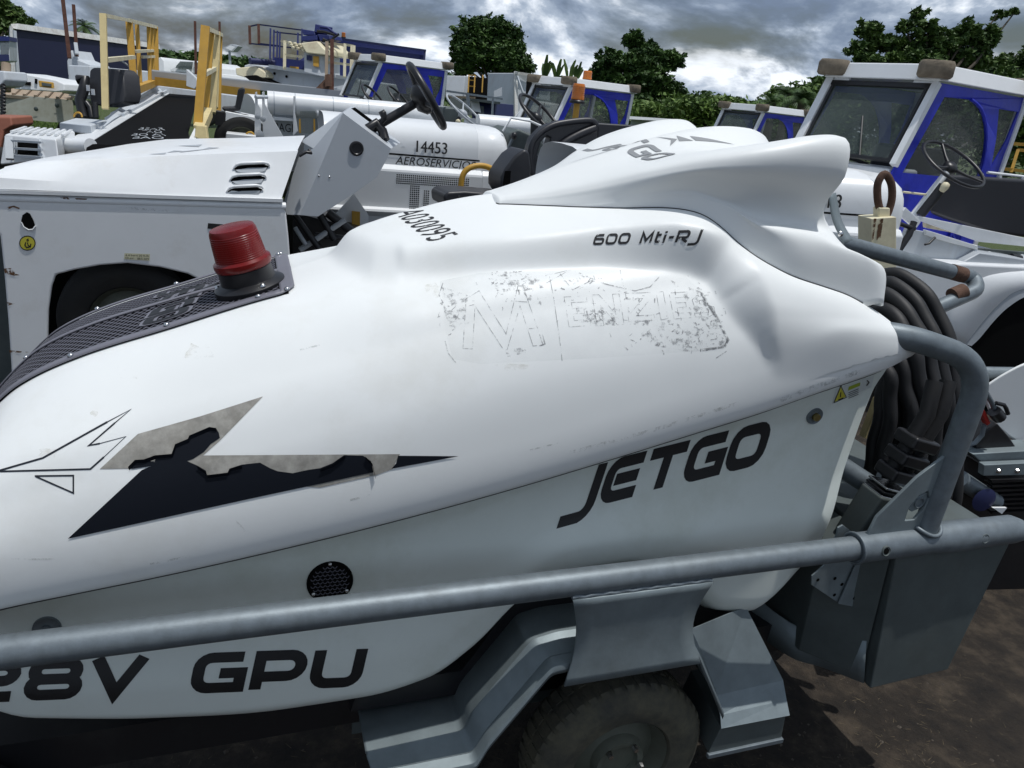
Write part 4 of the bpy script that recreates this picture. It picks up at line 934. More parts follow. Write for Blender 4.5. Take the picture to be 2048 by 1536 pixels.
for i, L in enumerate(loops):
    pts = curve([GF.pv(p[0]+2.5*math.sin(i*2.1+k), p[1], p[2]) for k, p in enumerate(L)], 8); pts = [p+GF.V*.004*math.sin(k*.7+i) for k, p in enumerate(pts)]; mb = MB(); mb.tube(pts, .0200 if i < 5 else .0185, 14); mb.build('cable_loop', 'rubber', cb, smooth=70)
# rear return of the coil (the far half of the loops)
for i in range(3):
    pts = curve([GF.pv(1745-i*6, 590+i*22, .66), GF.pv(1745, 680, .72), GF.pv(1765, 800, .70), GF.pv(1800, 930, .60), GF.pv(1850+i*12, 1030, .35)], 8); mb = MB(); mb.tube(pts, .022, 12); mb.build('cable_loop', 'rubber', cb, smooth=70)
# connector with rubber bands, plug shell
pA, pB = GF.pv(1846, 862, .10), GF.pv(1722, 1060, .12); axp = (pB-pA).normalized(); L_ = (pB-pA).length
mb = MB()
for k, s in enumerate((-1, 1)): 
    off = GF.U*(.022*s); mb.tube([pA-axp*.13+off+GF.V*.03, pA-axp*.05+off, pA+axp*L_*.45+off], .020, 14)
mb.build('cable_tail', 'rubber', cb, smooth=70)
def obox(c, ax_, l, w, d, mbx): 
    z_ = ax_; x_ = (GF.U-z_*GF.U.dot(z_)).normalized(); y_ = z_.cross(x_); mbx.box(c, (w, d, l), (x_, y_, z_))
for k in range(3):
    mb = MB(); obox(pA+axp*(.03+k*.048), axp, .034, .094-.002*k, .07, mb); mb.build('rubber_band', 'black_plastic', cb, bevel=.008, seg=3)
for k in range(3):
    mb = MB(); obox(pA+axp*(.163+k*.012), axp, .006, .090, .066, mb); mb.build('clamp_ring', 'steel_rivet' if k != 1 else 'black_plastic', cb, bevel=.002)
mb = MB(); obox(pA+axp*(.26), axp, .15, .095, .075, mb); mb.build('plug_shell', 'dull_sheet', cb, bevel=.008, seg=3)
# ================================================================== BACKGROUND
def PD(x, y, d): return CAM+ray(x, y)*d
def hz(x): return HY0+HS*x
UP = Vector((0, 0, 1))
def pd_tube(pts, r, mt, name, parent, n=8, **kw): mb = MB(); mb.tube([PD(*p) for p in pts], r, n); return mb.build(name, mt, parent, smooth=50, **kw)
def plate(fr, pts, v, dep, mt, name, parent, **kw): mb = MB(); mb.prism([fr.pv(x, y, v) for x, y in pts], fr.V*dep); return mb.build(name, mt, parent, **kw)
def beam(a, b, w, h, mt, name, parent, up=UP, **kw):
    a = Vector(a); b = Vector(b); X = (b-a).normalized(); Y = up.cross(X).normalized(); Z = X.cross(Y)
    mb = MB(); mb.box((a+b)/2, ((b-a).length, w, h), (X, Y, Z)); return mb.build(name, mt, parent, **kw)
def steering_wheel(c, axis, r, parent, name='steering_wheel', t=.014, mt='black_plastic', spokes=(90, 210, 330), hub=.05, col_to=None, colr=.03, colmt='black_plastic'):
    axis = Vector(axis).normalized(); x = axis.cross(UP).normalized(); y = axis.cross(x)
    mb = MB(); mb.tube([c+x*r*math.cos(2*math.pi*k/36)+y*r*math.sin(2*math.pi*k/36) for k in range(36)], t, 10, closed=True)
    w = mb.build(name, mt, parent, smooth=80)
    for a in spokes:
        d = x*math.cos(R(a))+y*math.sin(R(a)); mb = MB(); mb.tube([c-axis*.03+d*.02, c-axis*.02+d*r*.5, c+d*r*.98], [t*1.3, t*.9, t*.8], 8); mb.build('spoke', mt, w, smooth=80)
    mb = MB(); mb.lathe([(0, .0), (hub*.6, 0), (hub, -.02), (hub*.95, -.05), (hub*.5, -.09), (0, -.09)], c, axis, 18); mb.build('hub', mt, w, smooth=50)
    if col_to is not None: mb = MB(); mb.tube([c-axis*.05, col_to], colr, 12); mb.build('steering_column', colmt, parent, smooth=60)
    return w
def amber(c, r, h, parent, name='amber_beacon', ax=UP):
    mb = MB(); mb.lathe([(0, 0), (r*1.15, 0), (r*1.15, h*.12), (r*.9, h*.2), (0, h*.2)], c, ax, 20); b_ = mb.build(name, 'black_plastic', parent, smooth=40)
    mb = MB(); mb.lathe([(0, h*.2), (r*.98, h*.2), (r, h*.3), (r*.93, h*.45), (r*.93, h*.9), (r*.8, h), (0, h)], c, ax, 20); mb.build('lens', 'amber_lens', b_, smooth=40)
    for k in range(5): mb = MB(); mb.lathe([(r*.92, h*(.42+k*.1)), (r*.97, h*(.45+k*.1)), (r*.92, h*(.48+k*.1))], c, ax, 20); mb.build('lens_ridge', 'amber_lens', b_, smooth=80)
    return b_
def dots(fr, cells, r, v, name, parent, n=6):
    mb = MB()
    for (u, z) in cells: c = fr.g(u, v, z); mb.add([c+fr.U*r*math.cos(2*math.pi*k/n)+UP*r*math.sin(2*math.pi*k/n) for k in range(n)], [tuple(range(n))])
    return mb.build(name, 'black_void', parent, norm=False, kind='stuff')

# ---- T1: the near white towing tractor on the left
o_ = PZ(300, 398, 1.08); TF = Frame(o_, 25.0)
t1 = thing('towing_tractor', 'white open towing tractor with three hood louvres, its black steering wheel tilted, behind red beacon', 'tractor', TF.g(0, .6, 0), 'parked white towing tractors')
arch = [(95, 700), (97, 620), (104, 572), (112, 550), (150, 540), (200, 531), (255, 527), (320, 535), (375, 548), (420, 570), (450, 610), (465, 700)]
outl = [(-60, 392), (-60, 420), (0, 470), (8, 545), (16, 640), (24, 760), (95, 760)]+arch+[(470, 800), (596, 800), (584, 560), (577, 470), (572, 425), (566, 411), (300, 401), (0, 391)]
plate(TF, outl, 0, .04, 'white_paint', 'side_panel', t1, bevel=.012, seg=3, label='white side panel with wheel arch and scraped left edge')
# rolled top edge of the side panel
mb = MB(); A = TF.pv(-80, 391); B = TF.pv(572, 410); mb.tube([A+TF.V*.02-UP*.012, B+TF.V*.02-UP*.012], .024, 14); mb.build('panel_edge', 'white_paint', t1, smooth=60)
plate(TF, [(-40, 398), (560, 420), (575, 480), (580, 800), (0, 800)], .30, .6, 'dull_sheet', 'inner_chassis', t1)
plate(TF, [(85, 540), (260, 515), (480, 560), (485, 820), (85, 820)], .26, .02, 'black_void', 'wheel_well', t1)
cw = TF.pv(262, 700, .10); cw.z = .36; wheel(cw, -TF.V, .37, .2, 'front_wheel', t1, treads=0)
plate(TF, [(-70, 378), (0, 380), (566, 398), (566, 405), (0, 387), (-70, 385)], -.01, .05, 'white_paint', 'hood_flange', t1)
# hood: near side leans in, top runs to the far crease
mb = MB()
low = [(-70, 376), (0, 378), (300, 389), (563, 398)]; low2 = [(-30, 352), (8, 356), (300, 374), (566, 388)]; cre = [(8, 336), (60, 326), (190, 319), (400, 309), (596, 302)]
def along(pts, n): 
    return [pts[0] if n == 1 else tuple(pchip([i/(len(pts)-1) for i in range(len(pts))], [p[c] for p in pts], k/(n-1)) for c in (0, 1)) for k in range(n)]
R0 = [TF.pv(x, y, .0) for x, y in along(low, 13)]; R1 = [TF.pv(x, y, .02) for x, y in along(low2, 13)]; R2 = [TF.pv(x, y, .13) for x, y in along(cre, 13)]
zf = [p.z for p in R2]
R3 = [p+TF.V*.02+UP*.004 for p in R2]
def farp(k): 
    x, y = along([(20, 338), (112, 312), (180, 301), (345, 278), (470, 276), (610, 271)], 13)[k]; return TF.pv(x, y, .95)
R4 = [farp(k) for k in range(13)]; R5 = [p+TF.V*.15-UP*.25 for p in R4]
RM = [R3[k].lerp(R4[k], .5)+UP*.004 for k in range(13)]
mb.grid([R0, R1, R2, R3, RM, R4, R5]); mb.build('hood', 'white_paint', t1, smooth=25, norm=False, label='white sheet metal hood tapering to the left')
mb = MB(); 
for pts in ([(175, 322), (262, 301), (330, 292), (300, 302), (200, 320)], [(298, 309), (355, 292), (455, 287), (440, 296), (330, 309)]):
    vs, fs = poly_fill(pts, 40); bt = BVHTree.FromPolygons(R3+RM+R4, [(i, i+1, 13+i+1, 13+i) for i in range(12)]+[(13+i, 14+i, 27+i, 26+i) for i in range(12)]); decal_faces(mb, vs, fs, bt, .002)
mb.build('faded_hood_graphic', 'grey_paint', t1, norm=False)
# louvres
for k, (x0, x1, y0) in enumerate(((466, 540, 327), (459, 533, 350), (453, 527, 373))):
    def HP(x, y, off=0):
        t_ = (y-300)/90.; v = .13-.11*max(0, min(1, (y-303)/80)); return TF.pv(x, y, v-off)
    mb = MB(); mb.add([HP(x, y, .004) for x, y in ((x0+2, y0+10), (x0+12, y0+3), (x1-12, y0+1), (x1-2, y0+6), (x1-8, y0+12), (x0+20, y0+17), (x0+6, y0+16))], [tuple(range(7))]); lv = mb.build('louvre', 'black_void', t1, norm=False)
    mb = MB(); mb.tube([HP(x0, y0+10, .006), HP(x0+6, y0+3, .014), HP(x0+16, y0+0, .02), HP(x1-14, y0-2, .02), HP(x1-4, y0, .012), HP(x1, y0+5, .006)], [.004, .008, .009, .009, .008, .004], 10); mb.build('louvre_lip', 'white_paint', lv, smooth=70)
    mb = MB(); mb.add([HP(x, y, .008) for x, y in ((x0+4, y0+13), (x0+30, y0+9), (x1-6, y0+8), (x1-10, y0+15), (x0+40, y0+19), (x0+14, y0+18))], [tuple(range(6))]); mb.build('louvre_floor', 'grey_paint', lv, norm=False)
# dashboard box
dsh = [(686, 226), (782, 297), (775, 316), (754, 354), (708, 387), (636, 433), (574, 429), (566, 409), (600, 307), (627, 297)]
D = [TF.pv(x, y, .10) for x, y in dsh]; fold_t = TF.pv(684, 232, .10); fold_b = TF.pv(596, 431, .10)
def on_plane(A, B, Cc, x, y): nn = (B-A).cross(Cc-A); d = ray(x, y); return CAM+d*((A-CAM).dot(nn)/d.dot(nn))
fA, fB, fC = TF.pv(686, 226, .10), TF.pv(600, 430, .10), TF.pv(566, 409, .22)
mb = MB(); mb.add([fA, TF.pv(782, 297, .10), TF.pv(775, 316, .10), TF.pv(754, 354, .10), TF.pv(708, 387, .10), TF.pv(636, 433, .10), fB]+[on_plane(fA, fB, fC, *p) for p in ((574, 429), (566, 409), (600, 307), (627, 297))], [(0, 1, 2, 3, 4, 5, 6), (0, 6, 7, 8, 9, 10)])
ff = [Vector(p) for p in mb.v[:6]]; W_ = TF.V*.62
top_far = [TF.pv(703, 211, .62), TF.pv(801, 285, .62)]
mb.add([mb.v[0], mb.v[1], top_far[1], top_far[0]], [(0, 1, 2, 3)]); mb.add([mb.v[1], mb.v[2], mb.v[2]+TF.V*.5, top_far[1]], [(0, 1, 2, 3)]); mb.add([mb.v[2], mb.v[3], mb.v[4], mb.v[5], mb.v[5]+TF.V*.5, mb.v[4]+TF.V*.5, mb.v[3]+TF.V*.5, mb.v[2]+TF.V*.5], [(0, 1, 6, 7), (1, 2, 5, 6), (2, 3, 4, 5)])
mb.add([mb.v[0], top_far[0], mb.v[10]+TF.V*.5, mb.v[10]], [(0, 1, 2, 3)])
ds = mb.build('dashboard', 'grey_paint', t1, label='grey steel dashboard box'); ds.data.materials[0] = mat('dash_paint', (.52, .55, .58), .35, dirt=.15, dscale=5)
mb = MB(); mb.add([TF.pv(x, y, .30)+UP*.012-TF.U*.0 for x, y in ((702, 221), (710, 219), (748, 247), (741, 250))], [(0, 1, 2, 3)]); mb.build('gauge_slot', 'black_void', ds, norm=False)
mb = MB(); mb.lathe([(0, .006), (.028, .006), (.032, .010), (.040, .009), (.043, .003), (.043, 0)], TF.pv(713, 297, .10), -TF.V, 28); cap = mb.build('round_cap', 'black_plastic', ds, smooth=40)
for x, y in ((638, 352), (659, 354)): mb = MB(); mb.lathe([(0, .003), (.005, .0025), (.007, 0)], TF.pv(x, y, .10), -TF.V, 10); mb.build('bolt', 'steel_rivet', ds, smooth=50)
mb = MB(); mb.tube([TF.pv(598, 312, .08), TF.pv(612, 304, .08), TF.pv(622, 306, .08), TF.pv(618, 300, .10)], .010, 8); mb.build('hood_latch', 'black_plastic', t1, smooth=60)
axS = (TF.U*.80+UP*.55-TF.V*.16)
sc_ = TF.pv(853, 193, .28)
w1 = steering_wheel(sc_, axS, .205, t1, t=.022, hub=.10, spokes=(20, 150, 270), col_to=TF.pv(744, 258, .28), colr=.028)
mb = MB(); mb.tube([TF.pv(735, 258, .25), TF.pv(752, 246, .25), TF.pv(765, 262, .25), TF.pv(770, 280, .22)], .03, 10); mb.build('column_boot', 'black_plastic', t1, smooth=60)
mb = MB(); mb.tube([TF.pv(757, 252, .24), TF.pv(768, 238, .24), TF.pv(765, 226, .24), TF.pv(770, 222, .24)], [.012, .02, .025, .012], 10); mb.build('shift_lever', 'black_plastic', t1, smooth=60)
# badge letters, stickers, hole, scabs
panel_b = BVHTree.FromPolygons([TF.g(u, 0, z) for u, z in ((-3, 0), (3, 0), (3, 2), (-3, 2))], [(0, 1, 2, 3)])
mb = MB(); 
for i, poly in enumerate(([(416, 446), (451, 449), (450, 459), (441, 459), (441, 478), (427, 476), (428, 458), (415, 457)], [(456, 449), (469, 450), (469, 474), (500, 477), (500, 488), (455, 486)])): decal_faces(mb, *poly_fill(poly, 40), panel_b, .003)
mb.build('badge_lettering', 'print_black', t1, norm=False)
mb = MB(); decal_faces(mb, *poly_fill([(54, 424), (60, 427), (67, 440), (71, 452), (66, 458), (56, 459), (46, 453), (42, 444), (45, 430)], 40), panel_b, .003); hl = mb.build('tow_hole', 'black_void', t1, norm=False)
mb = MB(); mb.tube([TF.pv(x, y, -.004) for x, y in ((42, 444), (47, 454), (57, 460), (66, 459), (71, 452))], .004, 6); mb.build('hole_rim', 'white_paint', hl, smooth=80)
def oval(cx, cy, a, b_, off, mt, parent, name, n=24): mb = MB(); decal_faces(mb, [(cx+a*math.cos(2*math.pi*k/n), cy+b_*math.sin(2*math.pi*k/n)) for k in range(n)], [tuple(range(n))], panel_b, off) ; return mb.build(name, mt, parent, norm=False)
def decal_faces_simple(): pass
st1 = oval(55, 486, 16.5, 15, .003, 'print_black', t1, 'hook_sticker'); oval(55, 486, 14.5, 13, .004, 'sticker_yellow', st1, 'sticker_face')
mb = MB()
for pts, w in (([(53, 480), (56, 478), (57, 481), (54, 482)], 2), ([(52, 484), (50, 490), (54, 495), (61, 493), (62, 487)], 2.4), ([(55, 485), (57, 491), (60, 492)], 2)): decal_faces(mb, *line_fill(pts, w), panel_b, .005)
mb.build('hook_symbol', 'print_black', st1, norm=False)
st2 = MB(); decal_faces(st2, *poly_fill([(249, 506), (300, 508), (299, 521), (248, 518)], 40), panel_b, .003); st2 = st2.build('pressure_sticker', 'sticker_cream', t1, norm=False)
for s_, x, y, w, h in (('4.4 bars', 251, 512, 20, 4), ('120 ft.lb', 275, 513, 20, 4), ('58 psi', 251, 518, 14, 4), ('88.5 daN', 275, 519, 20, 4)):
    flat_text(s_, TF.pv(x, y), TF.U, UP, w*4.2/1500, h*4.2/1500, 'print_black', st2, off=.005)
mb = MB()
for poly in ([(8, 537), (22, 536), (28, 541), (30, 547), (40, 550), (28, 551), (10, 547)], [(14, 604), (30, 607), (16, 611)], [(14, 414), (28, 411), (40, 416), (38, 418), (26, 414), (16, 419)], [(120, 395), (135, 394), (140, 399), (128, 398)], [(150, 396), (175, 397), (172, 400), (152, 399)], [(18, 700), (60, 704), (20, 706)]): decal_faces(mb, *poly_fill(poly, 20), panel_b, .002)
mb.build('rust_scab', 'rust_scab', t1, norm=False)
mb = MB(); decal_faces(mb, *poly_fill([(250, 413), (340, 420), (335, 424), (255, 418)], 20), panel_b, .002); mb.build('scuff', 'scuff', t1, norm=False)
# pedals and under-dash metal
for a, b_, r_ in (((590, 430), (640, 500), .02), ((640, 430), (670, 480), .025), ((600, 500), (690, 440), .018), ((655, 425), (712, 470), .03), ((590, 455), (612, 490), .014), ((630, 470), (700, 478), .02)):
    mb = MB(); mb.tube([TF.pv(*a, .35), TF.pv(*b_, .30)], r_, 8); mb.build('pedal_rod', 'black_plastic' if r_ > .018 else 'grey_paint', t1, smooth=60)
plate(TF, [(585, 425), (900, 500), (900, 800), (590, 800)], .45, .5, 'black_plastic', 'footwell', t1)
mb = MB(); mb.box(TF.pv(830, 520, .45)+UP*-.2, (1.2, .9, .25), TF); mb.build('rear_deck', 'white_paint', t1, bevel=.02)
# seats
def cushion(fr, outl, v, dep, name, parent, mt='seat_vinyl', bv=.03): return plate(fr, outl, v, dep, mt, name, parent, bevel=bv, seg=4)
s1 = cushion(TF, [(888, 392), (896, 384), (930, 382), (1005, 388), (1030, 392), (1030, 412), (905, 418), (890, 412)], .20, .30, 'seat_cushion', t1)
plate(TF, [(917, 392), (921, 392), (921, 410), (916, 409)], .195, .01, 'black_plastic', 'seat_buckle', s1, bevel=.002)
s2 = cushion(TF, [(1030, 312), (1050, 298), (1060, 304), (1064, 336), (1058, 390), (1012, 392), (1002, 376), (1002, 354), (1012, 336)], .20, .25, 'seat_back', t1, bv=.04)
plate(TF, [(1010, 342), (1022, 342), (1020, 368), (1006, 370)], .195, .005, 'black_void', 'seat_pocket', s2)
so_ = [(1060, 350), (1057, 305), (1066, 276), (1090, 253), (1120, 243), (1165, 238), (1188, 241), (1197, 254), (1192, 290), (1176, 340), (1120, 370)]
si_ = [(1074, 312), (1084, 314), (1096, 296), (1102, 276), (1094, 272), (1082, 285)]
t3 = geometry.tessellate_polygon([[Vector((a, b_, 0)) for a, b_ in so_], [Vector((a, b_, 0)) for a, b_ in si_]]); al = [TF.pv(x, y, .55) for x, y in so_+si_]; no = len(so_); ni = len(si_); T_n = no+ni
mb = MB(); mb.add(al+[p+TF.V*.10 for p in al], [tuple(x) for x in t3]+[tuple(T_n+i for i in reversed(x)) for x in t3]+[(i, (i+1) % no, T_n+(i+1) % no, T_n+i) for i in range(no)]+[(no+i, no+(i+1) % ni, T_n+no+(i+1) % ni, T_n+no+i) for i in range(ni)]); s3 = mb.build('seat_back', 'seat_vinyl', t1, bevel=.02, seg=3)
mb = MB(); mb.tube(curve([TF.pv(x, y, .54) for x, y in ((1100, 355), (1108, 318), (1124, 290), (1156, 270), (1190, 256))], 8), .030, 12); mb.build('bolster', 'seat_vinyl', s3, smooth=80)
mb = MB(); mb.tube(curve([TF.pv(x, y, .54) for x, y in ((1062, 345), (1060, 305), (1070, 277), (1095, 256), (1125, 246), (1180, 241), (1194, 252))], 8), .022, 12); mb.build('bolster', 'seat_vinyl', s3, smooth=80)

# ---- open hood tractors of the round-hood kind
def round_hood_tractor(fr, label, number, company=None, ulen=1.9, full=True, dash=True):
    root = thing('towing_tractor', label, 'tractor', fr.g(0, .5, 0), 'parked white towing tractors')
    # profile across v,z
    prof = [(.0, 1.235), (.0, 1.305), (.004, 1.38), (.02, 1.44), (.06, 1.495), (.13, 1.53), (.25, 1.548), (.45, 1.552), (.65, 1.548), (.77, 1.53), (.84, 1.495), (.88, 1.44), (.896, 1.38), (.90, 1.235)]
    us = [-ulen, -.02, -.015, -.01, .10, .17, .205, .225, .232]; dp = [0, 0, -.004, 0, 0, .004, .02, .045, .08]
    rows = []
    for u, d in zip(us, dp): rows.append([fr.g(u, .45+(v-.45)*(1-d*1.2), z-d*(1 if z > 1.3 else 0)) for v, z in prof])
    mb = MB(); mb.grid(rows); mb.add(rows[-1], [tuple(range(len(prof)))]); mb.build('hood', 'white_paint', root, smooth=40)
    mb = MB(); mb.add([fr.g(-ulen, -.003, 1.307), fr.g(.0, -.003, 1.301), fr.g(.0, -.003, 1.312), fr.g(-ulen, -.003, 1.320)], [(0, 1, 2, 3)]); mb.build('hood_seam', 'black_void', root, norm=False)
    mb = MB(); mb.prism([fr.g(-ulen, v, z) for v, z in ((0, 1.235), (-.045, 1.205), (-.05, 1.19), (-.05, .93), (-.08, .915), (-.085, .90), (-.05, .86), (-.05, .45), (.95, .45), (.95, 1.235))], fr.U*(ulen+.02)); mb.build('side_panel', 'white_paint', root)
    mb = MB(); mb.prism([fr.g(.022, v, z) for v, z in ((0, 1.235), (-.035, 1.20), (-.04, .93), (-.04, .4), (.94, .4), (.94, 1.235))], fr.U*.20); mb.build('rear_cowl', 'white_paint', root, bevel=.01)
    if number: flat_text(number, fr.g(-.49 if len(number) > 3 else -.36, 0, 1.335), fr.U, UP+fr.V*.12, .23*len(number)/5, .082, 'print_black', root, off=.012)
    if number: flat_text(number, fr.g((-.49 if len(number) > 3 else -.36)+.003, 0, 1.336), fr.U, UP+fr.V*.12, .23*len(number)/5, .082, 'print_black', root, off=.0125)
    if company: flat_text(company, fr.g(-.64, 0, 1.240), fr.U, UP, .61, .058, 'print_black', root, shear=.2, off=.004)
    cells = []; s = .0150; x0 = -.63
    for i in range(37):
        for j in range(5): cells.append((x0+i*s, 1.17-j*s))
    for i in range(5):
        for j in range(5, 17): cells.append((x0+(7+i)*s, 1.17-j*s))
    for i in range(3):
        for j in range(7, 17): cells.append((x0+(14+i)*s, 1.17-j*s))
    for i in range(17, 26):
        for j in range(15, 17): cells.append((x0+i*s, 1.17-j*s))
    dots(fr, cells, .0058, -.053, 'perforation', root)
    # dash, steering wheel, column
    mb = MB(); mb.prism([fr.g(u, .12, z) for u, z in (((.24, .80), (.25, .82), (.32, .86), (.52, .80), (.60, .75), (.56, .6), (.24, .6)) if not dash else ((.24, 1.20), (.25, 1.52), (.32, 1.56), (.52, 1.50), (.60, 1.35), (.56, .9), (.24, .9)))], fr.V*.62); mb.build('dashboard', 'dull_sheet', root, bevel=.02)
    mb = MB(); mb.box(fr.g(.95, .45, .80), (1.5, .95, .5), fr); mb.build('rear_body', 'white_paint', root, bevel=.02)
    for u in (-1.35, 1.15):
        wheel(fr.g(u, -.06, .36), -fr.V, .36, .2, 'wheel', root, treads=0)
    return root
o_ = PD(960, 312, 5.7); T2 = Frame(o_, 18.5); T2.o = T2.o
t2 = round_hood_tractor(T2, 'white round-hood towing tractor numbered 14453 with dotted side panel, behind the grey dashboard', '14453', 'AEROSERVICIOS', ulen=1.15)
# worn leading letters: scratches of paint across the stripe and first letters
mb = MB()
for x, y in ((800, 296), (826, 299), (846, 302), (868, 303)): a = T2.pv(x, y, -.006); mb.add([a, a+T2.U*.04, a+T2.U*.035+UP*.012, a+T2.U*.01+UP*.014], [(0, 1, 2, 3)])
mb.build('paint_scrape', 'white_paint', t2, norm=False)
steering_wheel(T2.pv(1079, 229, .45), (UP*.72+T2.U*.45-T2.V*.42), .215, t2, t=.014, mt='black_plastic', col_to=T2.pv(1070, 275, .45), colr=.04)
mb = MB(); a = T2.pv(1028, 272, .08); mb.tube([a, T2.pv(1016, 296, .08), T2.pv(1012, 312, .08)], .012, 8); lv = mb.build('hand_lever', 'galvanised', t2, smooth=60); mb = MB(); mb.lathe([(0, .03), (.02, .022), (.027, 0), (.02, -.022), (0, -.03)], a, UP, 14); mb.build('lever_knob', 'black_plastic', lv, smooth=60)
mb = MB(); mb.tube([T2.pv(x, y, .1) for x, y in ((1006, 262), (1022, 236), (1060, 242), (1082, 252))], .009, 8); mb.build('dash_rail', 'white_paint', t2, smooth=60)
plate(T2, [(1195, 246), (1290, 252), (1330, 262), (1330, 330), (1195, 330)], .35, .07, 'seat_vinyl', 'bench_back', t2, bevel=.015)
pp_ = T2.pv(1150, 245, .5); pq = T2.pv(1154, 207, .5); mb = MB(); mb.tube([pp_-UP*.3, pq], .026, 12); ps_ = mb.build('beacon_post', 'yellow_paint', t2, smooth=60)
amber(pq, .056, .155, t2)
mb = MB(); mb.tube(bend([TF.pv(920, 385, .75), TF.pv(926, 340, .75), TF.pv(962, 328, .75), TF.pv(1000, 345, .75)], .1, 8), .021, 12); mb.build('grab_hoop', 'yellow_paint', t1, smooth=60)
plate(TF, [(704, 422), (720, 424), (720, 452), (704, 452)], .60, .01, 'yellow_paint', 'reflector', t1)
plate(TF, [(660, 440), (708, 388), (737, 430), (737, 470), (660, 470)], .65, .01, 'white_paint', 'inner_fender', t1)

# right-hand tractor with number ending in 8
o_ = PD(1753, 418, 4.55); T3 = Frame(o_, 17)
t3_ = round_hood_tractor(T3, 'white round-hood tractor whose number ends in 8, black bench and thin steering wheel', '18', dash=False)
steering_wheel(T3.pv(1907, 328, .30), (UP*.80-T3.V*.52+T3.U*.10), .225, t3_, t=.011, mt='black_plastic', hub=.05, spokes=(10, 130, 250))
mb = MB(); mb.tube([T3.pv(1893, 345, .3), T3.pv(1826, 430, .3)], .022, 12); cl = mb.build('steering_column', 'white_paint', t3_, smooth=60)
mb = MB(); mb.tube([T3.pv(1885, 372, .28), T3.pv(1838, 432, .28)], .036, 12); mb.build('column_cover', 'black_plastic', cl, smooth=60)
mb = MB(); mb.lathe([(0, .035), (.022, .025), (.026, 0), (.018, -.03), (0, -.036)], T3.pv(1889, 374, .24), UP+T3.U*.5, 14); mb.build('column_knob', 'cream_paint', cl, smooth=60)
mb = MB(); mb.tube([T3.pv(1806, 384, .3), T3.pv(1858, 390, .3)], .007, 8); mb.build('link_rod', 'cream_paint', cl, smooth=60)
plate(T3, [(1868, 352), (1900, 350), (2100, 362), (2100, 480), (1990, 468), (1900, 440), (1862, 426), (1860, 405)], .62, .09, 'seat_vinyl', 'bench_back', t3_, bevel=.025, seg=3)
mb = MB(); mb.tube([T3.pv(1975, 345, .66), T3.pv(2080, 357, .66)], .010, 8); rl = mb.build('grab_rail', 'white_paint', t3_, smooth=60)
for x in (1966, 2001, 2046): mb = MB(); mb.prism([T3.pv(x-5, 359+(x-1966)*.1, .64), T3.pv(x+6, 360+(x-1966)*.1, .64), T3.pv(x+1, 347+(x-1966)*.1, .64)], T3.V*.02); mb.build('rail_foot', 'white_paint', rl)
for pts, v, mt_, nm in (([(1800, 430), (1812, 415), (1842, 444), (1832, 458)], .12, 'white_paint', 'gusset'), ([(1836, 440), (1838, 432), (2060, 478), (2060, 494), (1960, 484)], .2, 'white_paint', 'frame_rail'), ([(1851, 446), (1935, 462), (1930, 470), (1852, 456)], .32, 'cream_paint', 'floor_ledge'),
                        ([(1815, 457), (1870, 467), (1955, 498), (1953, 600), (1800, 540), (1796, 500)], .10, 'container_white', 'step_panel'), ([(1853, 460), (1956, 492), (1956, 500), (1880, 480), (1852, 470)], .08, 'white_paint', 'panel_lip'),
                        ([(1940, 495), (2060, 505), (2060, 540), (1945, 540)], .25, 'dull_sheet', 'pedal_frame')):
    plate(T3, pts, v, .03, mt_, nm, t3_, bevel=.003)
mb = MB(); mb.tube([T3.pv(1828, 444, .08), T3.pv(1818, 470, .06), T3.pv(1798, 500, .05)], .022, 8); mb.build('pedal_arm', 'black_plastic', t3_, smooth=60)
mb = MB(); mb.tube([T3.pv(1800, 448, .08), T3.pv(1830, 458, .06)], .014, 8); mb.build('pedal_arm', 'black_plastic', t3_, smooth=60)
mb = MB(); mb.tube([T3.pv(1870, 475, .07), T3.pv(1858, 487, .06), T3.pv(1850, 489, .06)], .008, 8); mb.build('pull_cord', 'black_plastic', t3_, smooth=60)
for x, y in ((1978, 512), (2044, 518)):
    mb = MB(); mb.tube([T3.pv(x-22, y-4, .2), T3.pv(x-4, y-1, .2)], .024, 12); pb = mb.build('pivot_bush', 'black_plastic', t3_, smooth=60)
    mb = MB(); mb.lathe([(0, .006), (.012, .006), (.014, .0), (.03, 0), (.032, -.01)], T3.pv(x, y, .2), -T3.V, 20); mb.build('pivot_eye', 'white_paint', pb, smooth=40)
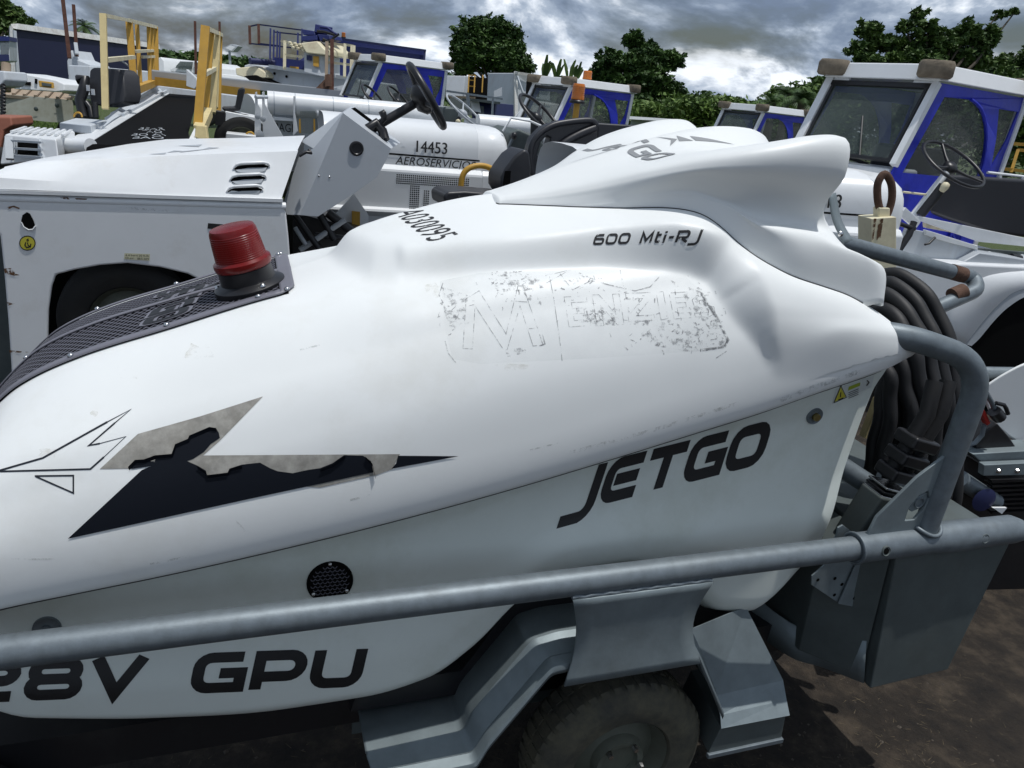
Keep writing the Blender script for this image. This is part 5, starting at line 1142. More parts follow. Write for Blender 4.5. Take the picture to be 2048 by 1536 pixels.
# big rounded rear mudguard and wheel of the same tractor, right edge
MC = T3.pv(2075, 705, .04); 
def mud():
    mb = MB(); rows = []
    P = [(1885, 700), (1908, 690), (1945, 672), (1985, 610), (2030, 570), (2090, 548), (2200, 545)]
    top = [(1850, 592), (1850, 592)]
    inner = [T3.pv(x, y, -.10) for x, y in ((1943, 692), (1960, 676), (1990, 640), (2020, 612), (2060, 590), (2140, 572))]
    outer = [T3.pv(x, y, .02) for x, y in ((1884, 668), (1866, 630), (1880, 590), (1925, 548), (1985, 532), (2140, 530))]
    mid = [T3.pv(x, y, -.09) for x, y in ((1930, 688), (1942, 672), (1970, 636), (2003, 602), (2040, 580), (2140, 560))]
    mid2 = [T3.pv(x, y, -.03) for x, y in ((1905, 680), (1898, 652), (1915, 612), (1955, 572), (2010, 552), (2140, 542))]
    mb.grid([curve(outer, 5), curve(mid2, 5), curve(mid, 5)]); m_ = mb.build('mudguard', 'white_paint', t3_, smooth=60, norm=False, solid=.01)
    mb = MB(); mb.grid([curve(mid, 5), curve(inner, 5)]); mb.build('mudguard_lip', 'grey_paint', m_, smooth=60, norm=False)
    mb = MB(); mb.grid([curve([p+T3.V*.02 for p in inner], 5), curve([p+T3.V*.02-UP*.6+T3.U*.1 for p in inner], 5)]); mb.build('wheel_well', 'black_void', m_, norm=False)
    plate(T3, [(1925, 525), (1960, 505), (2060, 520), (2060, 545), (1985, 535)], .03, .3, 'grey_paint', 'guard_top', m_, bevel=.01)
mud()
cw = T3.pv(2060, 760, -.02); wheel(cw, -T3.V, .36, .2, 'rear_wheel', t3_, treads=0)
mb = MB(); mb.tube([T3.pv(1868, 676, -.02), T3.pv(1938, 684, -.02)], .008, 6); mb.build('edge_strip', 'cream_paint', t3_)
mb = MB(); mb.tube([T3.pv(1862, 658, -.02), T3.pv(1940, 684, -.02)], .008, 6); mb.build('edge_strip', 'cream_paint', t3_)

# ---- yellowed tow bar standing upright with its ring eye
o_ = PD(1769, 560, 3.5); E_ = Frame(o_, 12)
tw = thing('tow_bar_stand', 'upright cream tow bar post with a rusty ring eye on top, right of the cowl', 'tow bar', E_.g(0, 0, 0))
mb = MB(); c_ = [E_.pv(x, y) for x, y in ((1767, 436), (1760, 420), (1755, 395), (1756, 366), (1769, 348), (1782, 366), (1784, 395), (1778, 420), (1771, 436))]
mb.tube(curve(c_, 5), .0165, 12); mb.build('ring_eye', 'rust', tw, smooth=70)
mb = MB(); mb.prism([E_.pv(x, y, -.02) for x, y in ((1758, 415), (1781, 416), (1780, 440), (1757, 438))], E_.V*.045); mb.build('eye_shank', 'cream_paint', tw, bevel=.006); 
mb = MB(); mb.prism([E_.pv(x, y, -.045) for x, y in ((1742, 437), (1774, 435), (1793, 434), (1793, 720), (1742, 720))], E_.V*.1); mb.build('post', 'cream_paint', tw, bevel=.004)
mb = MB(); 
for k, (x, w_) in enumerate(((1748, 5), (1757, 8), (1763, 4))): mb.add([E_.pv(x, 437, -.047), E_.pv(x+w_, 437, -.047), E_.pv(x+w_-6, 478, -.047), E_.pv(x-4, 480, -.047)], [(0, 1, 2, 3)])
mb.build('rust_run', 'rust_scab', tw, norm=False)

# ---- the cab tractors
def cab_tractor(label, px, py, d, deg, scale=1.0, detail=True):
    """near front roof corner at photo pixel, d metres away"""
    P = PD(px, py, d); fr = Frame(P, deg); zt = P.z; s = scale
    root = thing('cab_tractor', label, 'tractor', fr.g(.5*s, .5*s, 0), 'towing tractors with blue cabs')
    g = lambda u, v, z: fr.g(u*s, v*s, zt+(z-2.13)*s)
    L, Wd = 1.18, .82; ub = -.25; zb_ = 1.58            # windscreen foot
    # roof
    mb = MB(); mb.hexa([g(-.04, -.04, 2.13), g(L+.08, -.04, 2.13), g(L+.08, Wd+.04, 2.13), g(-.04, Wd+.04, 2.13), g(.0, -.0, 2.235), g(L+.04, 0, 2.235), g(L+.04, Wd, 2.235), g(.0, Wd, 2.235)]); mb.build('roof', 'white_paint', root, bevel=.01*s)
    # worn bumper blocks on the roof corners
    for u, v in ((-.02, .02), (-.02, Wd-.02), (L+.02, .0), (L+.02, Wd)):
        mb = MB(); ring = [g(u+.125*math.cos(a)*(.9+.12*math.sin(3*a+u)), v+.11*math.sin(a), 2.145+hh) for hh in (0, .015, .085, .105) for a in [2*math.pi*k/14 for k in range(14)]]
        for r_ in (0, 3):
            for k in range(14): ring[r_*14+k] = ring[r_*14+k].lerp(g(u, v, 2.145+(0, .015, .085, .105)[r_]), .12)
        mb.grid([ring[i*14:(i+1)*14] for i in range(4)], close=True); mb.add(ring[42:], [tuple(range(14))]); mb.add(ring[:14], [tuple(range(14))]); mb.build('corner_bumper', 'old_wood', root, smooth=50)
    # windscreen frame pieces and pane (front face leans forward at the foot)
    a, b_, c_, d_ = g(0, 0, 2.12), g(0, Wd, 2.12), g(ub, Wd, zb_), g(ub, 0, zb_)
    wf = MB(); 
    def bar(p, q, w_, t_, mt_, nm, par): X = (q-p).normalized(); N_ = ((b_-a).cross(d_-a)).normalized(); Y = N_.cross(X); mb = MB(); mb.box((p+q)/2, ((q-p).length, w_*s, t_*s), (X, Y, N_)); return mb.build(nm, mt_, par, bevel=.004*s)
    fm = bar(a, d_, .045, .05, 'white_paint', 'front_pillar', root); bar(b_, c_, .06, .05, 'white_paint', 'front_pillar', root)
    ins = lambda p, q, t_: p.lerp(q, t_)
    bar(ins(a, b_, .03).lerp(ins(d_, c_, .03), .05), ins(a, b_, .97).lerp(ins(d_, c_, .97), .05), .035, .03, 'black_plastic', 'windscreen_seal', root); bar(ins(a, b_, .03).lerp(ins(d_, c_, .03), .95), ins(a, b_, .97).lerp(ins(d_, c_, .97), .95), .022, .03, 'black_plastic', 'windscreen_seal', root)
    bar(ins(a, b_, .06).lerp(ins(d_, c_, .06), .05), ins(a, b_, .06).lerp(ins(d_, c_, .06), .95), .022, .03, 'black_plastic', 'windscreen_seal', root); bar(ins(a, b_, .94).lerp(ins(d_, c_, .94), .05), ins(a, b_, .94).lerp(ins(d_, c_, .94), .95), .022, .03, 'black_plastic', 'windscreen_seal', root)
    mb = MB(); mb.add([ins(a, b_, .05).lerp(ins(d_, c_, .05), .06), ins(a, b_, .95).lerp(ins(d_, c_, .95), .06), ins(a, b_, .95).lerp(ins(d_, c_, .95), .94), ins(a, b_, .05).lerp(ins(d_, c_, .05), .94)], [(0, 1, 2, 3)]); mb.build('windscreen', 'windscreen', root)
    mb = MB(); q0 = ins(a, b_, .35).lerp(ins(d_, c_, .35), .93)+Vector((0, -.02, 0)); mb.tube([q0, ins(a, b_, .5).lerp(ins(d_, c_, .5), .45)-UP*.0], .006*s, 6); mb.build('wiper', 'black_plastic', root)
    for t_ in (.12, .88):
        pt = ins(a, b_, t_).lerp(ins(d_, c_, t_), .03); mb = MB(); X = (b_-a).normalized(); Z = (a-d_).normalized(); mb.box(pt, (.13*s, .02*s, .05*s), (X, X.cross(Z), Z)); mb.build('roof_clip', 'white_paint', root, bevel=.003)
    # cowl below the screen and hood
    mb = MB(); mb.hexa([g(ub-.04, .02, .75), g(.2, .02, .75), g(.2, Wd-.02, .75), g(ub-.04, Wd-.02, .75), g(ub, .02, zb_-.02), g(.1, .02, zb_-.02), g(.1, Wd-.02, zb_-.02), g(ub, Wd-.02, zb_-.02)]); mb.build('front_cowl', 'white_paint', root, bevel=.02*s)
    rows = []
    for u in (-1.9, ub-.1, ub-.03): rows.append([g(u, .5+.36*math.cos(math.pi*k/10), 1.30+.20*math.sin(math.pi*k/10)*(1 if True else 0)) for k in range(11)]+[g(u, .14, .7), g(u, .86, .7)])
    mb = MB(); mb.grid(rows, close=True); mb.add(rows[0], [tuple(range(13))]); mb.build('hood', 'white_paint', root, smooth=40)
    mb = MB(); mb.tube([g(ub-.05, .5+.36*math.cos(math.pi*k/12), 1.30+.21*math.sin(math.pi*k/12)) for k in range(13)], .022*s, 8); mb.build('hood_seal', 'black_plastic', root, smooth=70)
    # blue tarpaulin door sides with arched clear windows
    for vv, sd in ((-.012, 1), (Wd+.012, -1)):
        out2 = [(.02, 2.12), (L+.04, 2.12), (L+.0, 1.75), (L-.10, 1.30), (L-.12, .70), (-.18, .70), (-.25, 1.54)]
        win = [(.10, 2.04), (.42, 2.05)]+[(.42+.42*math.sin(a_), 1.54+.50*math.cos(a_)) for a_ in [math.pi/2*k/8 for k in range(1, 9)]]+[(.80, 1.52), (-.15, 1.54)]
        win2 = [(.84, 2.02), (1.12, 2.02), (1.08, 1.82), (.98, 1.62), (.94, 1.82)]
        t3 = geometry.tessellate_polygon([[Vector((x, y, 0)) for x, y in out2], [Vector((x, y, 0)) for x, y in win], [Vector((x, y, 0)) for x, y in win2]])
        al = [g(x, vv+.006*math.sin(x*23+y*17), y) for x, y in out2+win+win2]; n_a, n_b, n_c = len(out2), len(win), len(win2); nn_ = len(al); dv2 = fr.V*(.012*s)
        fs = [tuple(x) for x in t3]+[tuple(nn_+i for i in reversed(x)) for x in t3]
        for st_, ln in ((0, n_a), (n_a, n_b), (n_a+n_b, n_c)): fs += [(st_+i, st_+(i+1) % ln, nn_+st_+(i+1) % ln, nn_+st_+i) for i in range(ln)]
        mb = MB(); mb.add(al+[p+dv2 for p in al], fs); dr = mb.build('tarpaulin_door', 'blue_tarp', root)
        mb = MB(); mb.add([g(x, vv+.004, y) for x, y in win], [tuple(range(len(win)))]); mb.build('clear_window', 'clear_plastic', dr, norm=False)
        mb = MB(); mb.add([g(x, vv+.004, y) for x, y in win2], [tuple(range(len(win2)))]); mb.build('clear_window', 'clear_plastic', dr, norm=False)
        if detail and sd == 1:
            mb = MB(); mb.tube([g(x, vv-.012, y) for x, y in win[1:-1]], .010*s, 6); mb.build('window_hem', 'blue_tarp', dr, smooth=80)
            for k in range(7): 
                x_, z_ = (.55, .62, .70, .2, .35, -.05, .75)[k], (1.28, 1.2, 1.3, 1.25, 1.1, 1.2, 1.05)[k]; mb = MB(); mb.tube([g(x_, vv-.004, z_), g(x_+.12, vv-.016, z_-.12), g(x_+.14, vv-.004, z_-.36)], [.002, .012*s, .003], 6); mb.build('tarpaulin_fold', 'blue_tarp', dr, smooth=80)
    for v in (0, Wd): beam(g(L, v, 2.12), g(L-.12, v, .75), .05*s, .05*s, 'white_paint', 'rear_post', root)
    mb = MB(); mb.box(g(.45, .5, .72), (1.5*s, 1.08*s, .45*s), fr); mb.build('chassis', 'white_paint', root, bevel=.02)
    mb = MB(); mb.box(g(.72, .45, 1.50), (.14*s, .66*s, .42*s), fr); mb.build('seat_back', 'seat_vinyl', root, bevel=.04*s)
    mb = MB(); mb.box(g(.52, .45, 1.22), (.42*s, .66*s, .12*s), fr); mb.build('seat_cushion', 'seat_vinyl', root, bevel=.03*s)
    steering_wheel(g(.12, .50, 1.48), (UP*.8+fr.U*.5), .2*s, root, t=.013*s, col_to=g(-.12, .50, 1.2), colr=.025*s)
    for u in (-1.3, .75):
        for v, sg_ in ((-.02, -1), (1.10, 1)): wheel(g(u, v, .36), fr.V*sg_, .36*s, .2*s, 'wheel', root, treads=0)
    return root, g, fr
ct1, g1_, f1_ = cab_tractor('largest and nearest white cab tractor with blue tarpaulin door, at the right', 1876, 162, 4.95, 34, 1.0)
mb = MB(); mb.box(g1_(.55, .45, 2.25), (.07, .07, .06), f1_); mb.build('roof_lamp', 'amber_lens', ct1, bevel=.01)
ct2, g2_, f2_ = cab_tractor('white cab tractor with dark blue side seen through the black steering wheel on the left', 762, 124, 11.0, 40, .96, False)
ct3, g3_, f3_ = cab_tractor('white and blue cab tractor behind the amber beacon, small orange lamp on its roof', 1142, 172, 8.9, 38, .86, True)
amber(g3_(.80, .6, 2.235), .06, .13, ct3, 'roof_beacon')
ct4, g4_, f4_ = cab_tractor('farthest small cab tractor with blue door, between the cowl and the large cab', 1527, 224, 10.4, 38, .84, False)
# ---- white belt loader with black rubber belt and yellow side guards
bl = thing('belt_loader', 'white belt loader with wide black rubber belt and yellow side guards, behind the louvred hood', 'belt loader', PD(280, 260, 8)*Vector((1, 1, 0)) if False else Vector((PD(280, 260, 8).x, PD(280, 260, 8).y, 0)))
def BQ(s, t, lift=0):   # s along the belt 0 near .. 1 far, t across 0 left .. 1 right
    L0, L1 = PD(182, 283, 5.9), PD(349, 180, 13.5); Q0, Q1 = PD(371, 289, 6.1), PD(398, 184, 13.5); return L0.lerp(L1, s).lerp(Q0.lerp(Q1, s), t)+UP*lift
mb = MB(); mb.grid([[BQ(s/16-.02, t/6) for t in range(7)] for s in range(17)]); 
f0 = [BQ(-.02, t/6) for t in range(7)]; mb.grid([f0, [p-UP*.04+(BQ(-.03, .5)-BQ(0, .5))*.3 for p in f0], [p-UP*.16+(BQ(-.03, .5)-BQ(0, .5))*.3 for p in f0], [p-UP*.22 for p in f0]]); bt_ = mb.build('belt', 'belt_rubber', bl, smooth=70, norm=False)
dirn = (BQ(1, .5)-BQ(0, .5)).normalized(); acr = (BQ(0, 1)-BQ(0, 0)).normalized()
for k, w_ in enumerate(('BEAR', 'TAO', 'BOIAV', 'BAO')):
    y0 = (256, 262, 268, 274)[k]; x0, x1 = ((276, 331), (280, 326), (262, 341), (264, 330))[k]
    me_ = BVHTree.FromPolygons([BQ(0, -.2), BQ(1, -.2), BQ(1, 1.2), BQ(0, 1.2)], [(0, 1, 2, 3)])
    mbt = MB(); vs, fs, _ = font_polys(w_); qm = quadmap([(x0, y0+4.5), (x1, y0+5.5), (x1-4, y0+.5), (x0+5, y0)]); v2, f2 = refine([qm(*v) for v in vs], fs, 9); decal_faces(mbt, v2, f2, me_, .006); mbt.build('belt_lettering', 'grey_paint', bt_, norm=False)
# side frames along the belt
def side_rail(pts_in, pts_out, h, nm): mb = MB(); a = [PD(*p) for p in pts_in]; b_ = [PD(*p) for p in pts_out]; mb.grid([a, b_]); mb.grid([b_, [p-UP*h for p in b_]]); mb.grid([a, [p-UP*h*.3 for p in a]]); return mb.build(nm, 'white_paint', bl, smooth=20, norm=False)
side_rail([(184, 282, 5.9), (349, 180, 13.4)], [(116, 290, 6.0), (180, 258, 7.0), (208, 240, 8)][0:1]+[(310, 186, 12)], .25, 'belt_frame')
mb = MB(); a, b_ = PD(145, 280, 5.8), PD(150, 298, 5.8); mb.tube([PD(114, 292, 5.9), PD(182, 293, 5.75)], .060, 20); mb.build('end_roller', 'white_paint', bl, smooth=50)
mb = MB(); mb.add([PD(208, 236, 7.4), PD(318, 168, 12.5), PD(320, 176, 12.5), PD(214, 244, 7.3)], [(0, 1, 2, 3)]); mb.add([PD(214, 244, 7.3), PD(320, 176, 12.5), PD(326, 184, 12.3), PD(228, 238, 7.6), PD(196, 262, 6.6)], [(0, 1, 2, 3, 4)]); mb.build('side_tray', 'container_white', bl)
for i, (x, y, d, x2, y2, d2) in enumerate(((224, 229, 8, 300, 184, 12), (236, 232, 8, 310, 188, 12), (246, 230, 8, 340, 178, 13))): beam(PD(x, y, d), PD(x2, y2, d2), .03, .03, 'container_white', 'tray_rib', bl)
# boxes at the front end: ribbed engine cover with barred lamp guard
mb = MB(); mb.hexa([PD(0, 330, 5.7), PD(118, 320, 5.5), PD(150, 300, 6.4), PD(40, 300, 6.6), PD(10, 268, 5.7), PD(112, 278, 5.5), PD(150, 262, 6.4), PD(44, 256, 6.6)]); ec = mb.build('engine_cover', 'white_paint', bl, bevel=.015)
for k in range(8): a = PD(24+k*14.5, 267+k*1.0, 5.72); b_ = PD(52+k*13, 257+k*.9, 6.45); beam(a+UP*.012, b_+UP*.012, .022, .014, 'white_paint', 'cover_rib', ec)
mb = MB(); mb.add([PD(30, 283, 5.62), PD(80, 287, 5.55), PD(80, 311, 5.55), PD(30, 308, 5.62)], [(0, 1, 2, 3)]); gd = mb.build('lamp_recess', 'black_void', bl, norm=False)
for y in (281, 296, 311): beam(PD(20, y, 5.58), PD(84, y+4, 5.52), .02, .015, 'container_white', 'guard_bar', gd)
for x in (18, 86): beam(PD(x, 274+x*.05, 5.58), PD(x+2, 318+x*.03, 5.55), .05, .03, 'container_white', 'guard_post', gd)
for x, d in ((33, 5.6), (78, 5.55)): beam(PD(x, 283, d), PD(x, 310, d), .012, .012, 'container_white', 'guard_bar', gd)
mb = MB(); mb.hexa([PD(120, 262, 6.8), PD(184, 268, 6.6), PD(214, 262, 7.8), PD(150, 256, 8.0), PD(119, 245, 6.8), PD(182, 251, 6.6), PD(212, 240, 7.8), PD(150, 236, 8.0)]); mb.build('battery_box', 'container_white', bl, bevel=.01)
mb = MB(); mb.tube([PD(156+8*math.cos(a), 234-9*math.sin(a), 7.2) for a in [math.pi*k/10 for k in range(11)]], .009, 8); mb.build('lifting_eye', 'yellow_paint', bl, smooth=70)
# yellow guard on the left
def guard(posts, rails, nm_='guard_post', parent=bl):
    for (x, y, x2, y2, d, w_, mt_) in posts: beam(PD(x, y, d), PD(x2, y2, d), w_, w_*.6, mt_, nm_, parent, up=Vector((.3, -1, 0)))
    for (x, y, d, x2, y2, d2, w_, mt_) in rails: beam(PD(x, y, d), PD(x2, y2, d2), w_, w_, mt_, 'guard_rail', parent)
guard([(206, 28, 211, 218, 6.8, .055, 'pale_yellow_paint'), (258, 42, 270, 186, 9.3, .075, 'yellow_paint'), (274, 50, 281, 172, 10.2, .05, 'yellow_paint'), (297, 54, 300, 165, 11.2, .05, 'yellow_paint'), (304, 52, 306, 164, 11.7, .045, 'yellow_paint'), (312, 54, 314, 162, 12.1, .06, 'yellow_paint')],
      [(210, 31, 6.8, 258, 41, 9.2, .035, 'cream_paint'), (258, 41, 9.2, 312, 54, 12.1, .045, 'cream_paint'), (213, 120, 6.9, 268, 114, 9.2, .04, 'cream_paint'), (270, 103, 9.3, 306, 101, 11.7, .035, 'cream_paint'), (284, 114, 10.3, 308, 113, 11.8, .035, 'cream_paint'), (272, 179, 9.4, 314, 163, 12.1, .09, 'yellow_paint')])
guard([(411, 53, 396, 250, 6.9, .075, 'yellow_paint'), (423, 58, 411, 235, 8.0, .06, 'yellow_paint'), (433, 64, 428, 215, 9.0, .09, 'pale_yellow_paint'), (440, 70, 437, 222, 9.8, .06, 'yellow_paint'), (426, 120, 420, 225, 8.6, .13, 'pale_yellow_paint')],
      [(411, 56, 6.9, 443, 70, 9.9, .04, 'cream_paint'), (409, 148, 7.0, 434, 135, 9.0, .04, 'cream_paint'), (398, 262, 6.7, 416, 224, 8.0, .09, 'pale_yellow_paint')])
mb = MB(); mb.prism([PD(391, 250, 6.4), PD(412, 252, 6.4), PD(417, 286, 6.4), PD(404, 282, 6.4), PD(389, 274, 6.4)], Vector((-.02, .08, 0))); mb.build('guard_foot', 'pale_yellow_paint', bl, bevel=.01)
mb = MB(); mb.add([PD(372, 290, 6.1), PD(392, 250, 6.8), PD(398, 262, 6.7), PD(386, 292, 6.1)], [(0, 1, 2, 3)]); mb.build('belt_frame', 'white_paint', bl)
# dark seat and big steering wheel seen through the left guard
mb = MB(); mb.prism([PD(x, y, 8.2) for x, y in ((178, 140), (186, 134), (236, 138), (246, 150), (250, 190), (246, 206), (210, 214), (180, 208), (176, 180))], Vector((.1, .18, 0))); mb.build('seat_back', 'seat_vinyl', bl, bevel=.03)
for pts in ([(156, 160), (170, 158), (168, 178), (160, 200), (168, 236)], [(172, 205), (180, 215), (184, 236)], [(190, 205), (192, 236)]): mb = MB(); mb.tube([PD(x, y, 8.1) for x, y in pts], .055 if len(pts) > 4 else .03, 8); mb.build('seat_frame', 'black_plastic', bl, smooth=60)
steering_wheel(PD(240, 150, 9.2), Vector((.75, -.45, .45)), .20, bl, t=.010, mt='grey_paint', col_to=PD(262, 182, 9.5), colr=.02)
for (x, y) in ((176, 176), (186, 184)): mb = MB(); mb.box(PD(x, y, 8.05), (.035, .01, .06)); mb.build('seat_tag', 'white_paint', bl)
# mirror plate beside right guard
mb = MB(); mb.prism([PD(372, 138, 11), PD(392, 156, 11), (PD(396, 168, 11)), PD(388, 178, 11), PD(372, 172, 11)], Vector((.02, .04, 0))); mb.build('mirror_plate', 'container_white', bl, bevel=.008)
mb = MB(); mb.box(PD(300, 300, 9)-UP*.35, (2.6, 1.6, .3), (dirn*Vector((1, 1, 0)), acr, UP)); mb.build('chassis', 'dull_sheet', bl)

# ---- rusted uprights of the stripped loader behind
ru = thing('rusted_loader', 'stripped white loader frame with tall rusty uprights, left of the yellow guards', 'loader', Vector((PD(160, 130, 14).x, PD(160, 130, 14).y, 0)))
for (x, y, x2, y2, d, w_) in ((125, -6, 139, 116, 13.0, .062), (147, 10, 154, 112, 14, .055), (390, 43, 392, 150, 15, .045), (439, 44, 441, 140, 16, .045)):
    beam(PD(x, y, d), PD(x2, y2, d), w_, w_, 'dark_rust', 'upright', ru)
mb = MB(); mb.prism([PD(x, y, 14) for x, y in ((134, 122), (142, 100), (150, 118), (180, 130), (180, 160), (136, 150))], Vector((.1, .5, 0))); mb.build('frame_box', 'container_white', ru, bevel=.01)
beam(PD(151, 86, 13.9), PD(154, 108, 13.9), .06, .05, 'container_white', 'lamp_bar', ru)
mb = MB(); mb.prism([PD(x, y, 13.5) for x, y in ((136, 130), (180, 132), (182, 200), (136, 190))], Vector((.5, 1.2, 0))); mb.build('engine_box', 'container_white', ru, bevel=.02)
mb = MB(); mb.prism([PD(x, y, 13) for x, y in ((120, 157), (145, 160), (148, 190), (122, 186))], Vector((.3, .6, 0))); mb.build('fuel_tank', 'container_white', ru, bevel=.02)
for x, d in ((150, 14), (330, 15)):
    p = PD(x, 180, d); p.z = .4; wheel(p, Vector((.3, -1, 0)), .4, .22, 'wheel', ru, treads=0)
beam(PD(300, 155, 16), PD(180, 150, 14), .3, .25, 'container_white', 'deck_beam', ru)

# ---- cargo dolly on the left edge: tow bar, bumper, ply deck
dl = thing('cargo_dolly', 'low cargo platform with weathered deck and dirty olive side skirt, left edge', 'dolly', Vector((PD(70, 230, 14).x, PD(70, 230, 14).y, 0)))
mb = MB(); mb.prism([PD(x, y, 13.5) for x, y in ((-20, 186), (30, 190), (140, 200), (142, 246), (100, 244), (-20, 232))], Vector((.02, .06, 0))); mb.build('side_skirt', 'dirty_panel', dl)
mb = MB(); mb.grid([[PD(-20, 186, 13.4), PD(140, 202, 13.6)], [PD(0, 172, 16.5), PD(150, 186, 17)]]); mb.build('deck', 'wood_deck', dl, solid=.05)
for k in range(7): a = PD(5+k*22, 188+k*2, 13.5); b_ = PD(22+k*21, 174+k*1.8, 16.4); beam(a+UP*.02, b_+UP*.02, .05, .03, 'wood_deck', 'deck_plank', dl)
for x, y in ((72, 218), (114, 211)): mb = MB(); mb.lathe([(0, .01), (.03, .008), (.04, 0)], PD(x, y, 13.45), Vector((.1, -1, 0)), 10); mb.build('bolt', 'dull_sheet', dl, smooth=60)
mb = MB(); mb.prism([PD(x, y, 12.6) for x, y in ((26, 145), (40, 146), (112, 160), (128, 168), (128, 182), (110, 184), (26, 178))], Vector((.15, .5, 0))); bp_ = mb.build('bumper_beam', 'white_paint', dl, bevel=.02)
mb = MB(); mb.prism([PD(x, y, 12.55) for x, y in ((80, 161), (108, 165), (109, 177), (82, 174))], Vector((0, -.05, 0))); mb.build('yellow_lamp', 'yellow_paint', bp_, bevel=.01)
mb = MB(); mb.prism([PD(x, y, 12.5) for x, y in ((85, 165), (103, 168), (103, 173), (86, 171))], Vector((0, -.03, 0))); mb.build('lamp_glass', 'dull_sheet', bp_)
for x in (38, 72): mb = MB(); mb.prism([PD(x+a, y, 12.58) for a, y in ((-2, 157), (3, 158), (3, 168), (-2, 167))], Vector((0, -.01, 0))); mb.build('slot', 'black_void', bp_)
mb = MB(); mb.prism([PD(x, y, 12.58) for x, y in ((44, 163), (62, 164), (62, 171), (44, 169))], Vector((0, -.01, 0))); mb.build('slot', 'black_void', bp_)
tb = thing('tow_hitch_stand', 'pale blue hitch stand with tan roller and black spiral hose at the left edge', 'hitch', Vector((PD(12, 200, 9.5).x, PD(12, 200, 9.5).y, 0)))
mb = MB(); mb.tube([PD(12, 127, 9.5), PD(12, 182, 9.5)], .055, 14); mb.build('roller', 'wood_deck', tb, smooth=50)
mb = MB(); mb.prism([PD(x, y, 9.3) for x, y in ((-30, 140), (8, 142), (10, 160), (0, 172), (-30, 176))], Vector((.1, .3, 0))); mb.build('hitch_block', 'container_white', tb, bevel=.02)
hp_ = [PD(6+3.5*math.cos(k*.9), 168+k*1.0, 9.2) for k in range(64)]; mb = MB(); mb.tube(hp_, .018, 8); mb.build('spiral_hose', 'black_plastic', tb, smooth=80)
rd = thing('red_brown_carrier', 'faded red brown wheeled carrier cut by the left edge, above the hood', 'carrier', Vector((PD(5, 260, 7.5).x, PD(5, 260, 7.5).y, 0)))
mb = MB(); mb.prism([PD(x, y, 7.4) for x, y in ((-40, 232), (22, 234), (25, 252), (8, 262), (0, 300), (-40, 300))], Vector((-.1, .5, 0))); mb.build('body', 'red_brown', rd, bevel=.02)
p = PD(-4, 300, 7.3); p.z = .45; wheel(p, Vector((.2, -1, 0)), .42, .2, 'wheel', rd, treads=0)

# ---- second belt loader / baggage tractor behind the first (white cylinders, steel plates, "BAGI")
o_ = PD(600, 240, 8.3); BF = Frame(o_, 20)
b2 = thing('baggage_loader', 'white baggage loader lettered BAGI with two pointed steel plates and round white hood', 'loader', BF.g(0, .5, 0))
def bplate(pts, v, dep, mt_, nm, par=b2, **kw): return plate(BF, pts, v, dep, mt_, nm, par, **kw)
mb = MB(); a = BF.pv(535, 205, .3); b_ = BF.pv(905, 236, .3); mb.tube([a, a.lerp(b_, .3), b_], .125, 24); cyl = mb.build('round_hood', 'white_paint', b2, smooth=50)
for x, y in ((548, 206), (590, 210), (665, 216), (735, 222)): c = BF.pv(x, y, .3); X = (b_-a).normalized(); mb = MB(); mb.tube([c-X*.006, c+X*.006], .1275, 24, cap=False); mb.build('hood_band', 'container_white', b2, smooth=50)
bplate([(545, 210), (640, 218), (760, 226), (760, 330), (545, 330)], .30, .3, 'container_white', 'side_panel', bevel=.01)
bplate([(546, 233), (590, 238), (590, 243), (546, 240)], .20, .1, 'white_paint', 'panel_ledge')
flat_text('BAGI', BF.pv(549, 262, .29), BF.U, UP, .20, .09, 'print_black', b2)
bplate([(524, 184), (529, 183), (530, 208), (566, 272), (566, 282), (526, 282)], .05, .02, 'white_paint', 'steel_plate', bevel=.004)
bplate([(510, 185), (514, 183), (516, 208), (522, 218), (522, 290), (509, 290)], .0, .02, 'white_paint', 'steel_plate', bevel=.004)
bplate([(587, 192), (591, 192), (590, 225), (592, 236), (596, 262), (586, 272)], .1, .03, 'white_paint', 'steel_plate', bevel=.004)
for x, y, r_ in ((515, 233, .03), (526, 238, .03), (519, 270, .05)): mb = MB(); mb.lathe([(0, .005), (r_*.6, .005), (r_, .0)], BF.pv(x, y, -.005), -BF.V, 14); mb.build('pin_hole', 'grey_paint', b2, smooth=50)
mb = MB(); mb.tube([BF.pv(511, 194, -.01), BF.pv(534, 194, .1)], .02, 10); mb.build('pivot_pin', 'container_white', b2, smooth=50)
mb = MB(); mb.tube([BF.pv(x, y, .15) for x, y in ((633, 222), (640, 235), (645, 262), (648, 282))], .018, 8); mb.build('windshield_frame', 'white_paint', b2, smooth=60)
mb = MB(); mb.add([BF.pv(x, y, .15) for x, y in ((600, 222), (630, 222), (640, 270), (598, 266))], [(0, 1, 2, 3)]); ws = mb.build('scratched_windshield', 'clear_plastic', b2, norm=False)
for x in (598, 627): mb = MB(); mb.prism([BF.pv(x, 238, .14), BF.pv(x+3, 238, .14), BF.pv(x+4, 266, .14), BF.pv(x, 266, .14)], BF.V*.01); mb.build('yellow_edge', 'yellow_paint', ws)
bplate([(632, 226), (652, 230), (660, 262), (655, 330), (640, 330)], .25, .1, 'container_white', 'rear_cover', bevel=.02)
mb = MB(); mb.tube([BF.pv(x, y, .2) for x, y in ((735, 240), (742, 228), (770, 230), (778, 240))], .012, 8); mb.build('grab_rail', 'white_paint', b2, smooth=60)
for cx, cy, v in ((750, 198, .6), (800, 200, .9)): steering_wheel(BF.pv(cx, cy, v), (UP*.62+BF.U*.55-BF.V*.3), .21, b2, t=.014, col_to=BF.pv(cx-15, cy+40, v), colr=.03)
bplate([(450, 222), (510, 234), (510, 250), (450, 246)], .10, .5, 'white_paint', 'seat_deck', bevel=.01)
